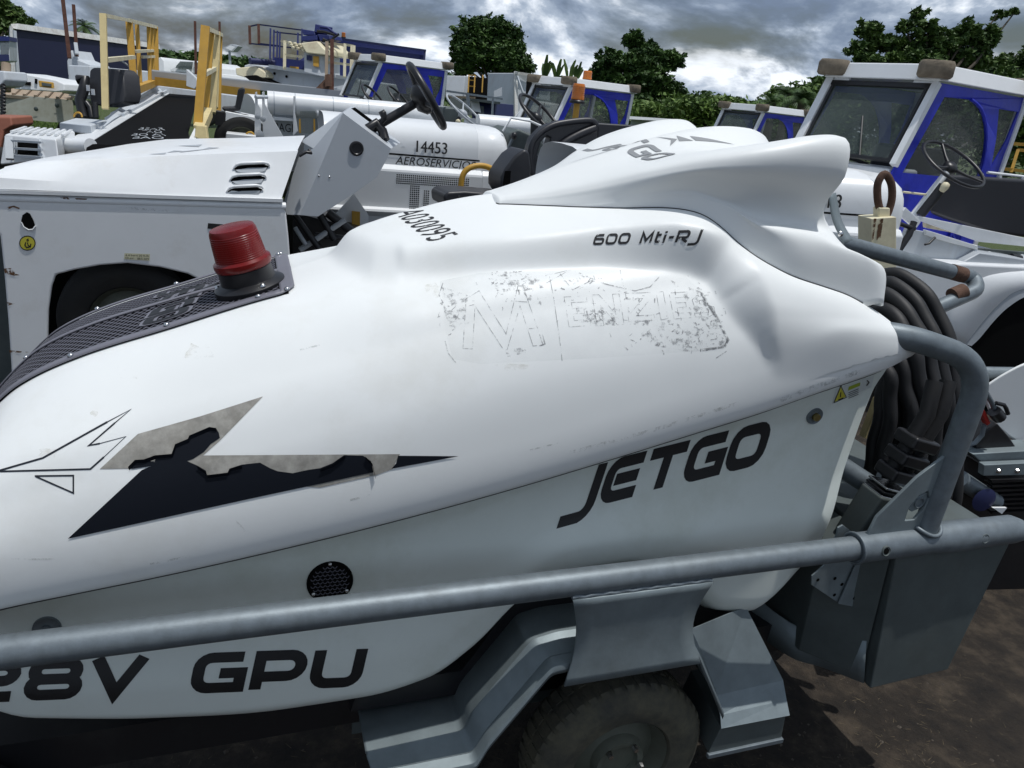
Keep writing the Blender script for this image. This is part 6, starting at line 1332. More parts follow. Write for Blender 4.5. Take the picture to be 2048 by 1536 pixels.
bplate([(442, 215), (470, 214), (476, 178), (488, 174), (490, 182), (480, 222), (450, 224)], .15, .35, 'seat_vinyl', 'seat', bevel=.02)
bplate([(432, 222), (452, 226), (450, 252), (430, 250)], .1, .3, 'black_plastic', 'seat_base')
bplate([(440, 250), (510, 256), (510, 330), (440, 330)], .3, .1, 'black_void', 'wheel_well')
p = BF.pv(485, 285, .10); wheel(p, -BF.V, .30, .2, 'wheel', b2, treads=0)
bplate([(452, 266), (512, 272), (512, 330), (448, 330)], -.2, .3, 'white_paint', 'battery_box', bevel=.01)
mb = MB(); mb.tube([BF.pv(500+8*math.cos(a_), 272-8*math.sin(a_), -.05) for a_ in [math.pi*k/10 for k in range(11)]], .010, 8); mb.build('lifting_eye', 'yellow_paint', b2, smooth=70)

# ---- steering position between 14453 and the white boxes (thin rimmed wheel)
o_ = PD(900, 230, 7.6); MF = Frame(o_, 20); t5 = thing('flatbed_tractor', 'white tractor with wide thin steering wheel behind number 14453, boxes beyond', 'tractor', MF.g(0, .4, 0))
steering_wheel(MF.pv(930, 222, .2), (UP*.72+MF.U*.45-MF.V*.3), .24, t5, t=.011, mt='grey_paint', col_to=MF.pv(905, 252, .2), colr=.02)
plate(MF, [(886, 214), (920, 216), (925, 250), (886, 250)], .3, .3, 'dull_sheet', 'dashboard', t5, bevel=.02)
mb = MB(); mb.tube([MF.pv(955, 248, .15), MF.pv(1060, 256, .15)], .10, 20); mb.build('round_hood', 'white_paint', t5, smooth=50)
mb = MB(); mb.lathe([(0, .03), (.022, .02), (.028, 0), (.02, -.02), (0, -.03)], MF.pv(916, 244, .1), UP, 12); mb.build('knob', 'cream_paint', t5, smooth=60)
plate(MF, [(930, 236), (950, 237), (955, 252), (928, 250)], .12, .02, 'container_white', 'notice_plate', t5)
beam(MF.pv(893, 182, .5), MF.pv(1005, 198, .5), .02, .02, 'galvanised', 'hand_rail', t5)
beam(MF.pv(935, 186, .5), MF.pv(937, 212, .5), .03, .03, 'galvanised', 'rail_post', t5); beam(MF.pv(986, 195, .5), MF.pv(984, 240, .5), .02, .02, 'galvanised', 'rail_post', t5)
mb = MB(); mb.box(MF.g(.4, .5, .7), (2.0, .9, .9), MF); mb.build('body', 'white_paint', t5, bevel=.03)
for u in (-.4, 1.2): wheel(MF.g(u, -.02, .35), -MF.V, .35, .2, 'wheel', t5, treads=0)

# ---- boxes on trucks behind
def px_box(pts_front, d0, side_pts, d1, base_z, mt_, nm, parent, **kw):
    """front face polygon (photo px) at depth d0, extended to base and pushed back"""
    mb = MB(); mb.prism([PD(x, y, d0 if not isinstance(d0, (list, tuple)) else d0[i]) for i, (x, y) in enumerate(pts_front)], Vector(side_pts)); return mb.build(nm, mt_, parent, **kw)
def ground_thing(name, label, cat, x, d, group=None): p = PD(x, 200, d); return thing(name, label, cat, Vector((p.x, p.y, 0)), group)
wb = ground_thing('box_truck', 'white container with open black window and bluish patch, behind the middle cab', 'container', 1010, 20, 'white containers')
px_box([(976, 146), (1030, 146), (1028, 240), (972, 236)], [19, 18.2, 18.2, 19], (.9, 2.6, 0), 0, 0, 'container_white', 'end_wall', wb, bevel=.02)
px_box([(1032, 146), (1104, 155), (1100, 178), (1088, 198), (1030, 190)], [18.2, 20.5, 20.5, 20.3, 18.2], (-.02, .1, 0), 0, 0, 'container_white', 'side_wall', wb)
px_box([(1053, 162), (1080, 165), (1078, 194), (1051, 191)], 18.0, (0, -.05, 0), 0, 0, 'black_void', 'window_opening', wb)
beam(PD(1031, 144, 18.1), PD(1032, 240, 18.1), .08, .08, 'white_paint_worn', 'corner_post', wb); beam(PD(1033, 146, 18), PD(1104, 156, 20.3), .08, .06, 'white_paint_worn', 'roof_edge', wb)
beam(PD(1034, 152, 18), PD(1046, 186, 18), .04, .04, 'container_white', 'brace', wb)
px_box([(988, 182), (1004, 174), (1004, 192), (988, 194)], 17.95, (0, -.02, 0), 0, 0, 'grey_paint', 'patch', wb)
px_box([(1028, 190), (1090, 200), (1085, 240), (1026, 238)], 18.6, (.3, 1.5, 0), 0, 0, 'dull_sheet', 'chassis', wb)
for x in (1000, 1070): p = PD(x, 240, 18.5); p.z = .45; wheel(p, Vector((.2, -1, 0)), .45, .25, 'wheel', wb, treads=0)
wb2 = ground_thing('box_truck', 'white container with dark open end and yellow ladder frame, left of the other container', 'container', 930, 22, 'white containers')
px_box([(893, 151), (930, 152), (926, 196), (890, 194)], 22, (1.0, 2.4, 0), 0, 0, 'container_white', 'wall', wb2, bevel=.02)
px_box([(930, 152), (974, 156), (972, 200), (928, 198)], 22.2, (.4, 1, 0), 0, 0, 'black_void', 'open_end', wb2)
for x in (938, 950, 966): beam(PD(x, 150, 21.8), PD(x-2, 185, 21.8), .035, .035, 'yellow_paint', 'ladder_post', wb2)
for y in (150, 160, 172): beam(PD(937, y, 21.8), PD(951, y+1, 21.8), .03, .03, 'yellow_paint', 'ladder_rung', wb2)
beam(PD(885, 192, 21.5), PD(950, 196, 21.5), .2, .06, 'wood_deck', 'deck_board', wb2)
px_box([(900, 195), (975, 200), (975, 232), (900, 230)], 22, (.4, 2, 0), 0, 0, 'dull_sheet', 'chassis', wb2)
for x in (905, 960): p = PD(x, 240, 22); p.z = .45; wheel(p, Vector((.2, -1, 0)), .45, .25, 'wheel', wb2, treads=0)
sc2 = ground_thing('service_cart', 'small dark cart with glazed blue cabin under a thin roof, before the white container', 'cart', 965, 13)
px_box([(945, 202), (990, 206), (990, 246), (943, 244)], 13, (.3, .8, 0), 0, 0, 'navy_steel', 'cabin', sc2, bevel=.01)
px_box([(955, 212), (968, 212), (968, 232), (956, 231)], 12.95, (0, -.02, 0), 0, 0, 'pale_glass', 'window', sc2)
px_box([(942, 200), (958, 203), (962, 225), (944, 222)], 12.9, (0, -.03, 0), 0, 0, 'white_paint', 'panel', sc2)
beam(PD(940, 199, 12.9), PD(996, 206, 13), .5, .04, 'dull_sheet', 'roof', sc2)
mw = ground_thing('wrecked_cart', 'cream battered cart with bent frame under the middle steering wheel', 'cart', 1060, 12)
px_box([(1040, 208), (1060, 200), (1090, 206), (1092, 250), (1030, 250)], 12, (.3, .6, 0), 0, 0, 'white_paint_worn', 'panel', mw, bevel=.02)
for a, b_ in (((1030, 236), (1056, 206)), ((1056, 206), (1100, 214)), ((1040, 242), (1104, 250)), ((1086, 208), (1078, 246))): beam(PD(*a, 11.7), PD(*b_, 11.7), .03, .03, 'white_paint', 'frame_bar', mw)

# ---- curtain sided truck (far left) and blue container with high loader
ct = ground_thing('curtain_truck', 'long navy curtain-sided truck with white roof edge at the far left', 'truck', 160, 31)
px_box([(32, 56), (318, 96), (316, 190), (34, 158)], [27, 36, 36, 27], (-1.5, 2.2, 0), 0, 0, 'navy_curtain', 'curtain', ct)
px_box([(22, 48), (36, 47), (318, 88), (320, 98), (34, 58), (24, 56)], [27, 27, 36, 36, 26.9, 26.9], (-1.5, 2.2, 0), 0, 0, 'white_paint_worn', 'roof_edge', ct)
px_box([(20, 52), (26, 54), (32, 160), (22, 158)], 26.8, (-.1, .1, 0), 0, 0, 'white_paint_worn', 'corner_post', ct)
px_box([(27, 60), (33, 62), (40, 150), (34, 150)], 26.7, (-.1, .1, 0), 0, 0, 'container_white', 'curtain_hem', ct)
for k in range(12): x = 56+k*22; y = 59+k*3.1; d = 27+9*(x-32)/286; beam(PD(x, y, d-.05), PD(x+1, y+95-k*1.5, d-.05), .05, .04, 'navy_curtain', 'curtain_strap', ct)
beam(PD(34, 160, 27), PD(316, 192, 36), .3, .2, 'white_paint_worn', 'bed_rail', ct)
for x, d in ((60, 27.5), (90, 28.5), (280, 35)): p = PD(x, 200, d); p.z = .5; wheel(p, Vector((.3, -1, 0)), .5, .3, 'wheel', ct, treads=0)
ct6 = ground_thing('blue_van', 'pale van with blue roof cut by the left edge, before the navy truck', 'van', 5, 24)
px_box([(-60, 78), (18, 80), (20, 124), (-60, 130)], 24, (-.8, 1.6, 0), 0, 0, 'container_white', 'body', ct6, bevel=.05)
px_box([(-60, 72), (18, 73), (19, 82), (-60, 82)], 23.9, (-.8, 1.6, 0), 0, 0, 'blue_container', 'roof', ct6)
px_box([(2, 86), (17, 86), (18, 108), (3, 110)], 23.9, (0, -.03, 0), 0, 0, 'pale_glass', 'window', ct6)
px_box([(-60, 110), (18, 109), (19, 122), (-60, 124)], 23.9, (0, -.04, 0), 0, 0, 'navy_steel', 'stripe', ct6)

bc_ = ground_thing('container_truck', 'tall royal blue box body with dark roof line behind the high loader', 'container', 760, 19)
px_box([(668, 76), (850, 101), (849, 128), (846, 180), (600, 160), (600, 120)], [18.5, 20.5, 20.5, 20.5, 18, 18], (-.5, 2.4, 0), 0, 0, 'blue_container', 'box_body', bc_)
beam(PD(668, 76, 18.4), PD(851, 101, 20.4), .06, .05, 'navy_steel', 'roof_trim', bc_); beam(PD(850, 101, 20.4), PD(848, 128, 20.4), .05, .05, 'navy_steel', 'corner_trim', bc_)
for x, d in ((640, 18.5), (800, 20)): p = PD(x, 230, d); p.z = .5; wheel(p, Vector((.3, -1, 0)), .5, .3, 'wheel', bc_, treads=0)
beam(PD(600, 170, 18), PD(846, 190, 20.3), .5, .3, 'dull_sheet', 'chassis', bc_)
amber(PD(687, 76, 17.8), .05, .12, bc_, 'roof_beacon')

hl_ = ground_thing('high_loader', 'grey-hulled cargo high loader with blue railings, cabin and cream guard rails', 'cargo loader', 600, 14)
LD = 13.5
px_box([(487, 131), (500, 127), (560, 138), (720, 161), (712, 205), (600, 192), (545, 186), (500, 160)], LD, (.5, 1.8, 0), 0, 0, 'container_white', 'hull', hl_, bevel=.02)
px_box([(470, 136), (512, 132), (532, 146), (534, 156), (500, 158), (472, 150)], LD-.2, (.2, .8, 0), 0, 0, 'cream_paint', 'front_unit', hl_, bevel=.02)
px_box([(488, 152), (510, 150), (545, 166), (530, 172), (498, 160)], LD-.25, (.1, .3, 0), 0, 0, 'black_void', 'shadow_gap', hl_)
beam(PD(540, 133, LD-.1), PD(716, 160, LD+.1), .25, .06, 'container_white', 'deck_edge', hl_)
beam(PD(300, 150, 11.5), PD(690, 190, 12.6), .2, .12, 'grey_paint', 'slide_beam', hl_)
beam(PD(300, 141, 11.6), PD(680, 182, 12.7), .05, .03, 'white_paint', 'beam_edge', hl_)
beam(PD(310, 162, 11.4), PD(520, 188, 12), .1, .12, 'yellow_paint', 'yellow_skirt', hl_)
px_box([(470, 190), (700, 212), (700, 240), (470, 230)], 13, (.3, 1.4, 0), 0, 0, 'container_white', 'lower_body', hl_)
px_box([(300, 170), (512, 198), (512, 230), (300, 215)], 12.4, (.3, 1.4, 0), 0, 0, 'container_white', 'lower_body', hl_)
for x, y in ((549, 147), (573, 153)): mb = MB(); mb.lathe([(0, .01), (.022, .01), (.024, 0)], PD(x, y, LD-.02), Vector((.1, -1, 0)), 12); mb.build('hull_hole', 'black_void', hl_)
mb = MB(); mb.tube([PD(500, 122, LD-.3), PD(548, 126, LD)], .055, 14); mb.build('pipe', 'navy_steel', hl_, smooth=50)
px_box([(545, 114), (612, 122), (612, 142), (545, 134)], LD, (.3, 1, 0), 0, 0, 'blue_container', 'engine_bay', hl_)
px_box([(580, 132), (598, 134), (598, 140), (580, 138)], LD-.05, (0, -.02, 0), 0, 0, 'yellow_paint', 'yellow_plate', hl_)
cb_ = px_box([(608, 104), (640, 110), (640, 152), (608, 144)], LD-.5, (.2, .6, 0), 0, 0, 'container_white', 'cabin', hl_, bevel=.01)
px_box([(600, 86), (634, 82), (650, 100), (649, 110), (612, 106)], LD-.6, (.25, .8, 0), 0, 0, 'cream_paint', 'cabin_hood', hl_, bevel=.02)
px_box([(614, 110), (624, 111), (624, 121), (614, 120)], LD-.52, (0, -.02, 0), 0, 0, 'navy_steel', 'window', cb_); px_box([(627, 112), (638, 113), (638, 134), (627, 132)], LD-.52, (0, -.02, 0), 0, 0, 'yellow_paint', 'access_panel', cb_)
for pts, mt_, w_, nm in (
  ([((499, 52), (500, 88)), ((517, 49), (518, 88))], 'dark_rust', .045, 'gate_post'),
  ([((499, 53), (517, 49)), ((499, 87), (600, 97)), ((517, 49), (602, 60)), ((518, 87), (560, 92)), ((548, 64), (604, 70))], 'navy_steel', .022, 'top_rail'),
  ([((541, 57), (540, 118)), ((548, 60), (547, 120)), ((555, 62), (554, 116)), ((560, 64), (559, 116)), ((596, 66), (595, 120)), ((604, 58), (604, 100))], 'blue_container', .028, 'rail_post'),
  ([((570, 82), (569, 138)), ((655, 86), (652, 160)), ((690, 88), (689, 154)), ((704, 92), (702, 158)), ((708, 92), (706, 158))], 'cream_paint', .05, 'guard_post'),
  ([((655, 86), (690, 90)), ((690, 89), (706, 92)), ((652, 124), (704, 130)), ((570, 110), (604, 114)), ((562, 82), (600, 90))], 'cream_paint', .04, 'guard_rail')):
    for a, b_ in pts: beam(PD(*a, LD-.3), PD(*b_, LD-.3), w_, w_, mt_, nm, hl_)
beam(PD(664, 80, LD-1), PD(664, 200, LD-1), .06, .06, 'dark_rust', 'rusty_column', hl_); beam(PD(654, 84, LD-1), PD(652, 182, LD-1), .05, .05, 'wood_deck', 'rusty_column', hl_)
px_box([(628, 180), (652, 156), (654, 184)], LD-1.1, (.05, .1, 0), 0, 0, 'rust', 'rusty_wedge', hl_); px_box([(650, 150), (656, 148), (656, 172), (650, 174)], LD-1.15, (.05, .05, 0), 0, 0, 'rust', 'rusty_wedge', hl_)
for pts in ([(602, 72), (634, 70), (634, 80), (602, 82)], [(630, 48), (640, 50), (638, 66), (628, 64)], [(634, 68), (658, 70), (660, 78), (640, 82)], [(604, 58), (628, 62), (630, 70), (606, 70)]): px_box(pts, LD-.4, (.15, .3, 0), 0, 0, 'blue_container', 'winch_housing', hl_, bevel=.01)
for pts in ([(640, 54), (655, 56), (668, 66), (676, 70)], [(634, 62), (650, 64), (670, 70)], [(640, 84), (650, 90), (656, 104)], [(664, 78), (672, 72), (678, 68)], [(646, 78), (658, 84), (668, 78)]): pd_tube([(x, y, LD-.5) for x, y in pts], .022, 'blue_container' if pts[0][1] < 60 else 'black_plastic', 'hose', hl_)
for k in range(9): mb = MB(); mb.lathe([(0, .03), (.03, .02), (.04, 0), (.03, -.02), (0, -.03)], PD(580+k*3.4, 86+(k % 3)*4+k*.7, LD-.5), UP, 8); mb.build('fitting', 'cream_paint', hl_, smooth=60)
for x, d in ((520, 14), (690, 15)): p = PD(x, 240, d); p.z = .5; wheel(p, Vector((.3, -1, 0)), .5, .3, 'wheel', hl_, treads=0)

# ---- pickup, street light, low vehicles on the horizon
pk = ground_thing('pickup_truck', 'white pickup truck with dark windscreen parked far behind the yellow guards', 'pickup', 385, 26)
px_box([(342, 150), (340, 138), (352, 132), (360, 121), (398, 122), (420, 134), (424, 152)], 25, (.6, 1.8, 0), 0, 0, 'white_paint', 'cab_body', pk, bevel=.03)
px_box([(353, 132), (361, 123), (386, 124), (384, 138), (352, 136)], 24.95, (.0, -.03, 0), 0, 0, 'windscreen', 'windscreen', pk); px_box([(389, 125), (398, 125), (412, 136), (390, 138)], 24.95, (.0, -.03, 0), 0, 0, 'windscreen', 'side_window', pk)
px_box([(340, 140), (342, 160), (430, 168), (424, 146)], 25, (.6, 1.8, 0), 0, 0, 'white_paint', 'lower_body', pk, bevel=.03)
for x in (355, 410): p = PD(x, 160, 25); p.z = .35; wheel(p, Vector((.3, -1, 0)), .35, .22, 'wheel', pk, treads=0)
sv = ground_thing('utility_van', 'white van end glimpsed between the yellow guard and the pickup', 'van', 322, 30)
px_box([(314, 116), (322, 114), (328, 122), (330, 150), (314, 148)], 30, (.6, 1.8, 0), 0, 0, 'white_paint', 'body', sv, bevel=.03)
sl = ground_thing('flood_light', 'square flood light on a thin grey pole right of the yellow guards', 'light', 462, 30)
px_box([(447, 95), (462, 88), (476, 92), (466, 103), (452, 103)], 30, (.1, .25, 0), 0, 0, 'grey_paint', 'lamp_housing', sl); px_box([(451, 96), (461, 91), (471, 94), (463, 101)], 29.9, (0, -.02, 0), 0, 0, 'white_paint', 'lamp_glass', sl)
beam(PD(459, 102, 30), PD(462, 150, 30)-UP*1.2, .09, .09, 'grey_paint', 'pole', sl)
ov = ground_thing('white_carrier', 'low white flat vehicles with dark gaps between cowl and blue cab', 'vehicle', 1300, 22)
px_box([(1262, 236), (1300, 238), (1300, 262), (1260, 260)], 22, (.5, 1.5, 0), 0, 0, 'grey_paint', 'body', ov); px_box([(1254, 232), (1345, 238), (1345, 243), (1254, 238)], 21.5, (.5, 1.5, 0), 0, 0, 'white_paint', 'deck', ov)
px_box([(1306, 240), (1340, 243), (1340, 262), (1306, 262)], 21.8, (.5, 1.5, 0), 0, 0, 'white_paint', 'box', ov)
yr = ground_thing('yellow_rail_stand', 'yellow tubular stand half hidden behind the large cab at the right edge', 'stand', 2030, 9)
for a, b_ in (((2016, 287), (2100, 292)), ((2022, 345), (2036, 300)), ((2036, 300), (2100, 304)), ((2010, 338), (2100, 348))): beam(PD(*a, 9), PD(*b_, 9), .035, .035, 'yellow_paint', 'tube', yr)
beam(PD(2022, 345, 9), Vector((PD(2022, 345, 9).x, PD(2022, 345, 9).y, 0)), .04, .04, 'yellow_paint', 'leg', yr)

# ---- second ground power unit at the right edge
o_ = PD(2040, 900, 3.1); RF = Frame(o_, 10)
r2 = thing('ground_power_unit', 'second white power unit cut off by the right edge, black lever on its nose', 'power unit', RF.g(.6, .4, 0))
mb = MB(); rows = []
for i in range(10):
    v = -.05+i*.09; rows.append(curve([RF.pv(1968, 772, v), RF.pv(2010, 745, v), RF.pv(2060, 722, v), RF.pv(2150, 700, v), RF.pv(2260, 720, v)], 6)+[RF.pv(2260, 900, v)]+curve([RF.pv(2140, 935, v), RF.pv(2050, 895, v), RF.pv(2028, 882, v), RF.pv(1990, 850, v), RF.pv(1972, 810, v)], 4))
mb.grid(rows, close=True); mb.add(rows[0], [tuple(range(len(rows[0])))]); mb.add(rows[-1], [tuple(range(len(rows[0])))]); mb.build('hood', 'gelcoat', r2, smooth=50, bevel=.01)
tt = [(RF.pv(1905, 745, .2), RF.pv(2030, 748, .2))]
mb = MB(); mb.tube([RF.pv(1900, 745, .2), RF.pv(2120, 748, .2)], .027, 16); mb.build('side_rail', 'galvanised', r2, smooth=60)
mb = MB(); mb.prism([RF.pv(x, y, -.16) for x, y in ((1944, 908), (2080, 900), (2080, 925), (1968, 930))], RF.V*.10); mb.build('rear_channel', 'galvanised_sheet', r2, bevel=.004)
mb = MB(); mb.prism([RF.pv(x, y, -.2) for x, y in ((1968, 930), (2080, 925), (2080, 950), (1966, 952))], RF.V*.03); ch = mb.build('channel_face', 'galvanised_sheet', r2, bevel=.003)
for x in (1997, 2034): mb = MB(); mb.lathe([(0, .010), (.007, .008), (.011, 0)], RF.pv(x, 942, -.2), -RF.V, 8); mb.build('bolt', 'steel_rivet', ch, smooth=40)
mb = MB(); mb.prism([RF.pv(x, y, -.12) for x, y in ((1932, 912), (1968, 932), (1966, 960), (1928, 945))], RF.V*.1); mb.build('channel_end', 'black_plastic', r2)
for k in range(8): mb = MB(); mb.prism([RF.pv(1985, 962+k*9, -.17+k*.004), RF.pv(2090, 958+k*9, -.17+k*.004), RF.pv(2090, 962+k*9, -.17+k*.004), RF.pv(1985, 966+k*9, -.17+k*.004)], RF.V*.05); mb.build('radiator_fin', 'black_plastic', r2)
mb = MB(); mb.prism([RF.pv(x, y, -.05) for x, y in ((1920, 950), (2090, 955), (2090, 1200), (1960, 1200), (1900, 1100))], RF.V*.6); mb.build('dark_underframe', 'black_plastic', r2)
mb = MB(); mb.tube([RF.pv(1920, 958, -.15), RF.pv(1990, 1005, -.15)], .036, 14); mb.build('stub_tube', 'galvanised', r2, smooth=60); mb = MB(); mb.lathe([(0, .006), (.03, .006), (.05, 0)], RF.pv(1968, 1000, -.20), -RF.V, 16); mb.build('flange', 'navy_steel', r2, smooth=50)
mb = MB(); mb.prism([RF.pv(x, y, -.21) for x, y in ((1986, 1016), (2014, 1016), (2004, 1028))], RF.V*.01); mb.build('white_wedge', 'white_paint', r2)
mb = MB(); mb.prism([RF.pv(x, y, -.12) for x, y in ((1975, 860), (1995, 846), (2020, 875), (2040, 905), (1955, 910), (1950, 890))], RF.V*.08); mb.build('strap_pad', 'black_plastic', r2, bevel=.006)
mb = MB(); mb.tube([RF.pv(x, y, -.14) for x, y in ((1992, 806), (2008, 810), (2012, 816), (2016, 828))], .008, 8); mb.build('lever', 'black_plastic', r2, smooth=60)
mb = MB(); mb.tube([RF.pv(1988, 822, -.14), RF.pv(2000, 836, -.14)], .024, 10); mb.build('lever_knob', 'black_plastic', r2, smooth=50)
mb = MB(); mb.tube([RF.pv(1972, 785, -.13), RF.pv(1982, 802, -.13), RF.pv(1990, 820, -.13)], .010, 8); mb.build('latch_arm', 'galvanised', r2, smooth=60)
mb = MB(); mb.prism([RF.pv(x, y, -.13) for x, y in ((1962, 822), (1970, 820), (1982, 846), (1975, 852))], RF.V*.03); mb.build('red_catch', 'red_plastic', r2, bevel=.003)
mb = MB(); mb.tube([RF.pv(x, y, -.12) for x, y in ((1968, 850), (1964, 870), (1950, 886), (1934, 890))], .009, 10); mb.build('grab_handle', 'galvanised', r2, smooth=70)
for u in (0.2, 1.2): wheel(RF.g(u, .1, .22), -RF.V, .22, .12, 'wheel', r2, treads=0)
# small white blocks seen between the hoses
px_box([(1880, 828), (1894, 830), (1892, 862), (1878, 860)], 3.3, (.05, .1, 0), 0, 0, 'white_paint_worn', 'junction_plate', r2); px_box([(1866, 868), (1888, 866), (1886, 884), (1870, 880)], 3.2, (.05, .1, 0), 0, 0, 'galvanised_sheet', 'junction_plate', r2)
# loose tyre lying behind the bin, by the right shadow
lt = thing('loose_tyre', 'dirty tyre standing behind the sheet metal bin at lower right', 'tyre', G(2.34, .62, 0)); wheel(G(2.33, .62, .24), -GF.V+GF.U*.8, .24, .13, 'tyre', lt, treads=0)

# ================================================================== VEGETATION
rng = random.Random(11)
def leaf_mat(name, dark, light, sc=1.5):
    mt = mat(name, dark, .55, spec=.3); t = mt.node_tree; n = t.nodes.new; k = t.links.new; b = t.nodes['Principled BSDF']
    tc = n('ShaderNodeTexCoord'); x = n('ShaderNodeTexNoise'); k(tc.outputs['Object'], x.inputs['Vector']); x.inputs['Scale'].default_value = sc; x.inputs['Detail'].default_value = 6
    y = n('ShaderNodeTexWhiteNoise'); g_ = n('ShaderNodeVectorMath'); g_.operation = 'SCALE'; k(tc.outputs['Object'], g_.inputs[0]); g_.inputs['Scale'].default_value = 4
    fl = n('ShaderNodeVectorMath'); fl.operation = 'FLOOR'; k(g_.outputs[0], fl.inputs[0]); k(fl.outputs[0], y.inputs['Vector'])
    ad = n('ShaderNodeMath'); ad.operation = 'MULTIPLY_ADD'; k(y.outputs['Value'], ad.inputs[0]); ad.inputs[1].default_value = .25; k(x.outputs['Fac'], ad.inputs[2])
    r = n('ShaderNodeMapRange'); k(ad.outputs[0], r.inputs[0]); r.inputs[1].default_value = .4; r.inputs[2].default_value = .85
    mx = n('ShaderNodeMix'); mx.data_type = 'RGBA'; k(r.outputs[0], mx.inputs[0]); mx.inputs[6].default_value = (*dark, 1); mx.inputs[7].default_value = (*light, 1); k(mx.outputs[2], b.inputs['Base Color']); return mt
leaf_mat('leaf_deep', (.018, .046, .012), (.085, .155, .034)); leaf_mat('leaf_mid', (.028, .062, .016), (.12, .19, .045)); leaf_mat('leaf_bright', (.05, .095, .02), (.17, .26, .055)); mat('bark', (.09, .075, .055), .9, bump=.4, var=.3)
def leaves(pts, size, name, mt_, parent, droop=0):
    vs = []; fs = []
    for p in pts:
        a = Vector((rng.gauss(0, 1), rng.gauss(0, 1), rng.gauss(0, .6)-droop)).normalized(); b_ = a.cross(Vector((rng.gauss(0, 1), rng.gauss(0, 1), rng.gauss(0, 1)))).normalized(); s = size*rng.uniform(.6, 1.35)
        i = len(vs); vs += [p-a*s, p-b_*s*.42+a*s*.1, p+a*s, p+b_*s*.42+a*s*.1]; fs.append((i, i+1, i+2, i+3))
    me = bpy.data.meshes.new(name); me.from_pydata([tuple(v) for v in vs], [], fs); me.materials.append(M[mt_]); o = bpy.data.objects.new(name, me); COL.objects.link(o); o.parent = parent
    if parent.type == 'EMPTY': o.matrix_parent_inverse = Matrix.Translation(-Vector(parent.location))
    return o
def tree(name, label, lobes, d, base, n, size, mt_, clump=.5, group=None, dense=True, limbs=True):
    """lobes: (px, py, rx, ry) in photo pixels at distance d; base: photo x of the trunk foot"""
    p = PD(base, 200, d); foot = Vector((p.x, p.y, 0)); t = thing(name, label, 'tree' if 'palm' not in name else 'palm tree', foot, group); sc = d/F_PX
    cen = [(PD(x, y, d+rng.uniform(-1, 1)*sc*rx*.5), rx*sc, ry*sc) for x, y, rx, ry in lobes]
    tot = sum(a*b_ for _, a, b_ in cen); P = []
    for c, a, b_ in cen:
        k = int(n*a*b_/tot); nc = max(4, int(k/26))
        for _ in range(nc):
            v = Vector((rng.gauss(0, 1), rng.gauss(0, 1), rng.gauss(0, 1))).normalized(); r = rng.uniform(.62, 1.04) if dense else rng.uniform(.3, 1.08)
            q = c+Vector((v.x*a*r, v.y*a*r*.9, v.z*b_*r)); cs = clump*rng.uniform(.6, 1.3)*min(a, b_)*.5
            for _ in range(26): P.append(q+Vector((rng.gauss(0, .5), rng.gauss(0, .5), rng.gauss(0, .38)))*cs)
        if dense:
            for _ in range(int(k*.35)): v = Vector((rng.gauss(0, 1), rng.gauss(0, 1), rng.gauss(0, 1))).normalized()*rng.uniform(0, .7); P.append(c+Vector((v.x*a, v.y*a, v.z*b_)))
    leaves(P, size, 'crown', mt_, t)
    top = max(c.z for c, _, _ in cen); mb = MB(); th = .012*top+.06; fork = foot+UP*top*.45
    mb.tube([foot, foot+UP*top*.2+Vector((.1, 0, 0)), fork], [th*1.5, th*1.15, th], 10); mb.build('trunk', 'bark', t, smooth=60)
    if limbs:
        for c, a, b_ in cen:
            m_ = fork.lerp(c, .5)+Vector((rng.uniform(-.3, .3), rng.uniform(-.3, .3), -.1*top*.3)); mb = MB(); mb.tube([fork-UP*.2, m_, c, c+(c-m_)*.08], [th*.7, th*.45, th*.2, th*.1], 6); mb.build('limb', 'bark', t, smooth=70)
    return t
tree('round_tree', 'dense rounded dark tree draped in vines, left of the banana plants', [(945, 72, 38, 34), (985, 60, 34, 28), (1010, 82, 40, 38), (955, 105, 48, 38), (1010, 118, 46, 34), (1035, 135, 34, 26), (925, 130, 22, 26), (915, 100, 18, 22)], 42, 985, 24000, .13, 'leaf_deep')
tree('broad_tree', 'broad irregular dark green tree in the middle, right of the banana plants', [(1270, 82, 22, 20), (1300, 95, 26, 14), (1225, 125, 34, 24), (1290, 125, 46, 26), (1345, 120, 26, 18), (1230, 165, 44, 26), (1300, 165, 48, 30), (1340, 190, 30, 24), (1195, 150, 18, 20), (1270, 210, 50, 26), (1365, 205, 18, 12)], 36, 1285, 22000, .13, 'leaf_deep', dense=True)
tree('spreading_tree', 'wide spreading tree with sparse branch tips against the sky, above the large cab', [(1740, 60, 26, 18), (1765, 85, 34, 16), (1720, 100, 28, 16), (1810, 50, 22, 12), (1835, 28, 20, 10), (1855, 60, 28, 16), (1800, 90, 40, 20), (1860, 95, 44, 22), (1905, 80, 30, 16), (1940, 62, 24, 20), (1960, 85, 30, 18), (1985, 72, 16, 22), (1930, 115, 60, 20), (1830, 120, 60, 18), (1995, 30, 20, 7), (2030, 24, 12, 6), (1745, 120, 40, 14)], 34, 1860, 20000, .15, 'leaf_mid', dense=False, clump=.7)
tree('corner_tree', 'green trees closing the right edge behind the large cab', [(2000, 130, 34, 22), (2050, 115, 30, 20), (2080, 150, 50, 40), (2020, 165, 40, 26), (2060, 200, 50, 40), (1960, 150, 40, 20)], 40, 2050, 12000, .15, 'leaf_mid')
tree('left_corner_tree', 'leafy tree at the top left corner behind the navy truck', [(-10, 20, 34, 26), (20, 28, 26, 18), (48, 40, 20, 14), (10, 50, 36, 20), (-40, 40, 40, 40)], 45, 0, 9000, .16, 'leaf_mid')
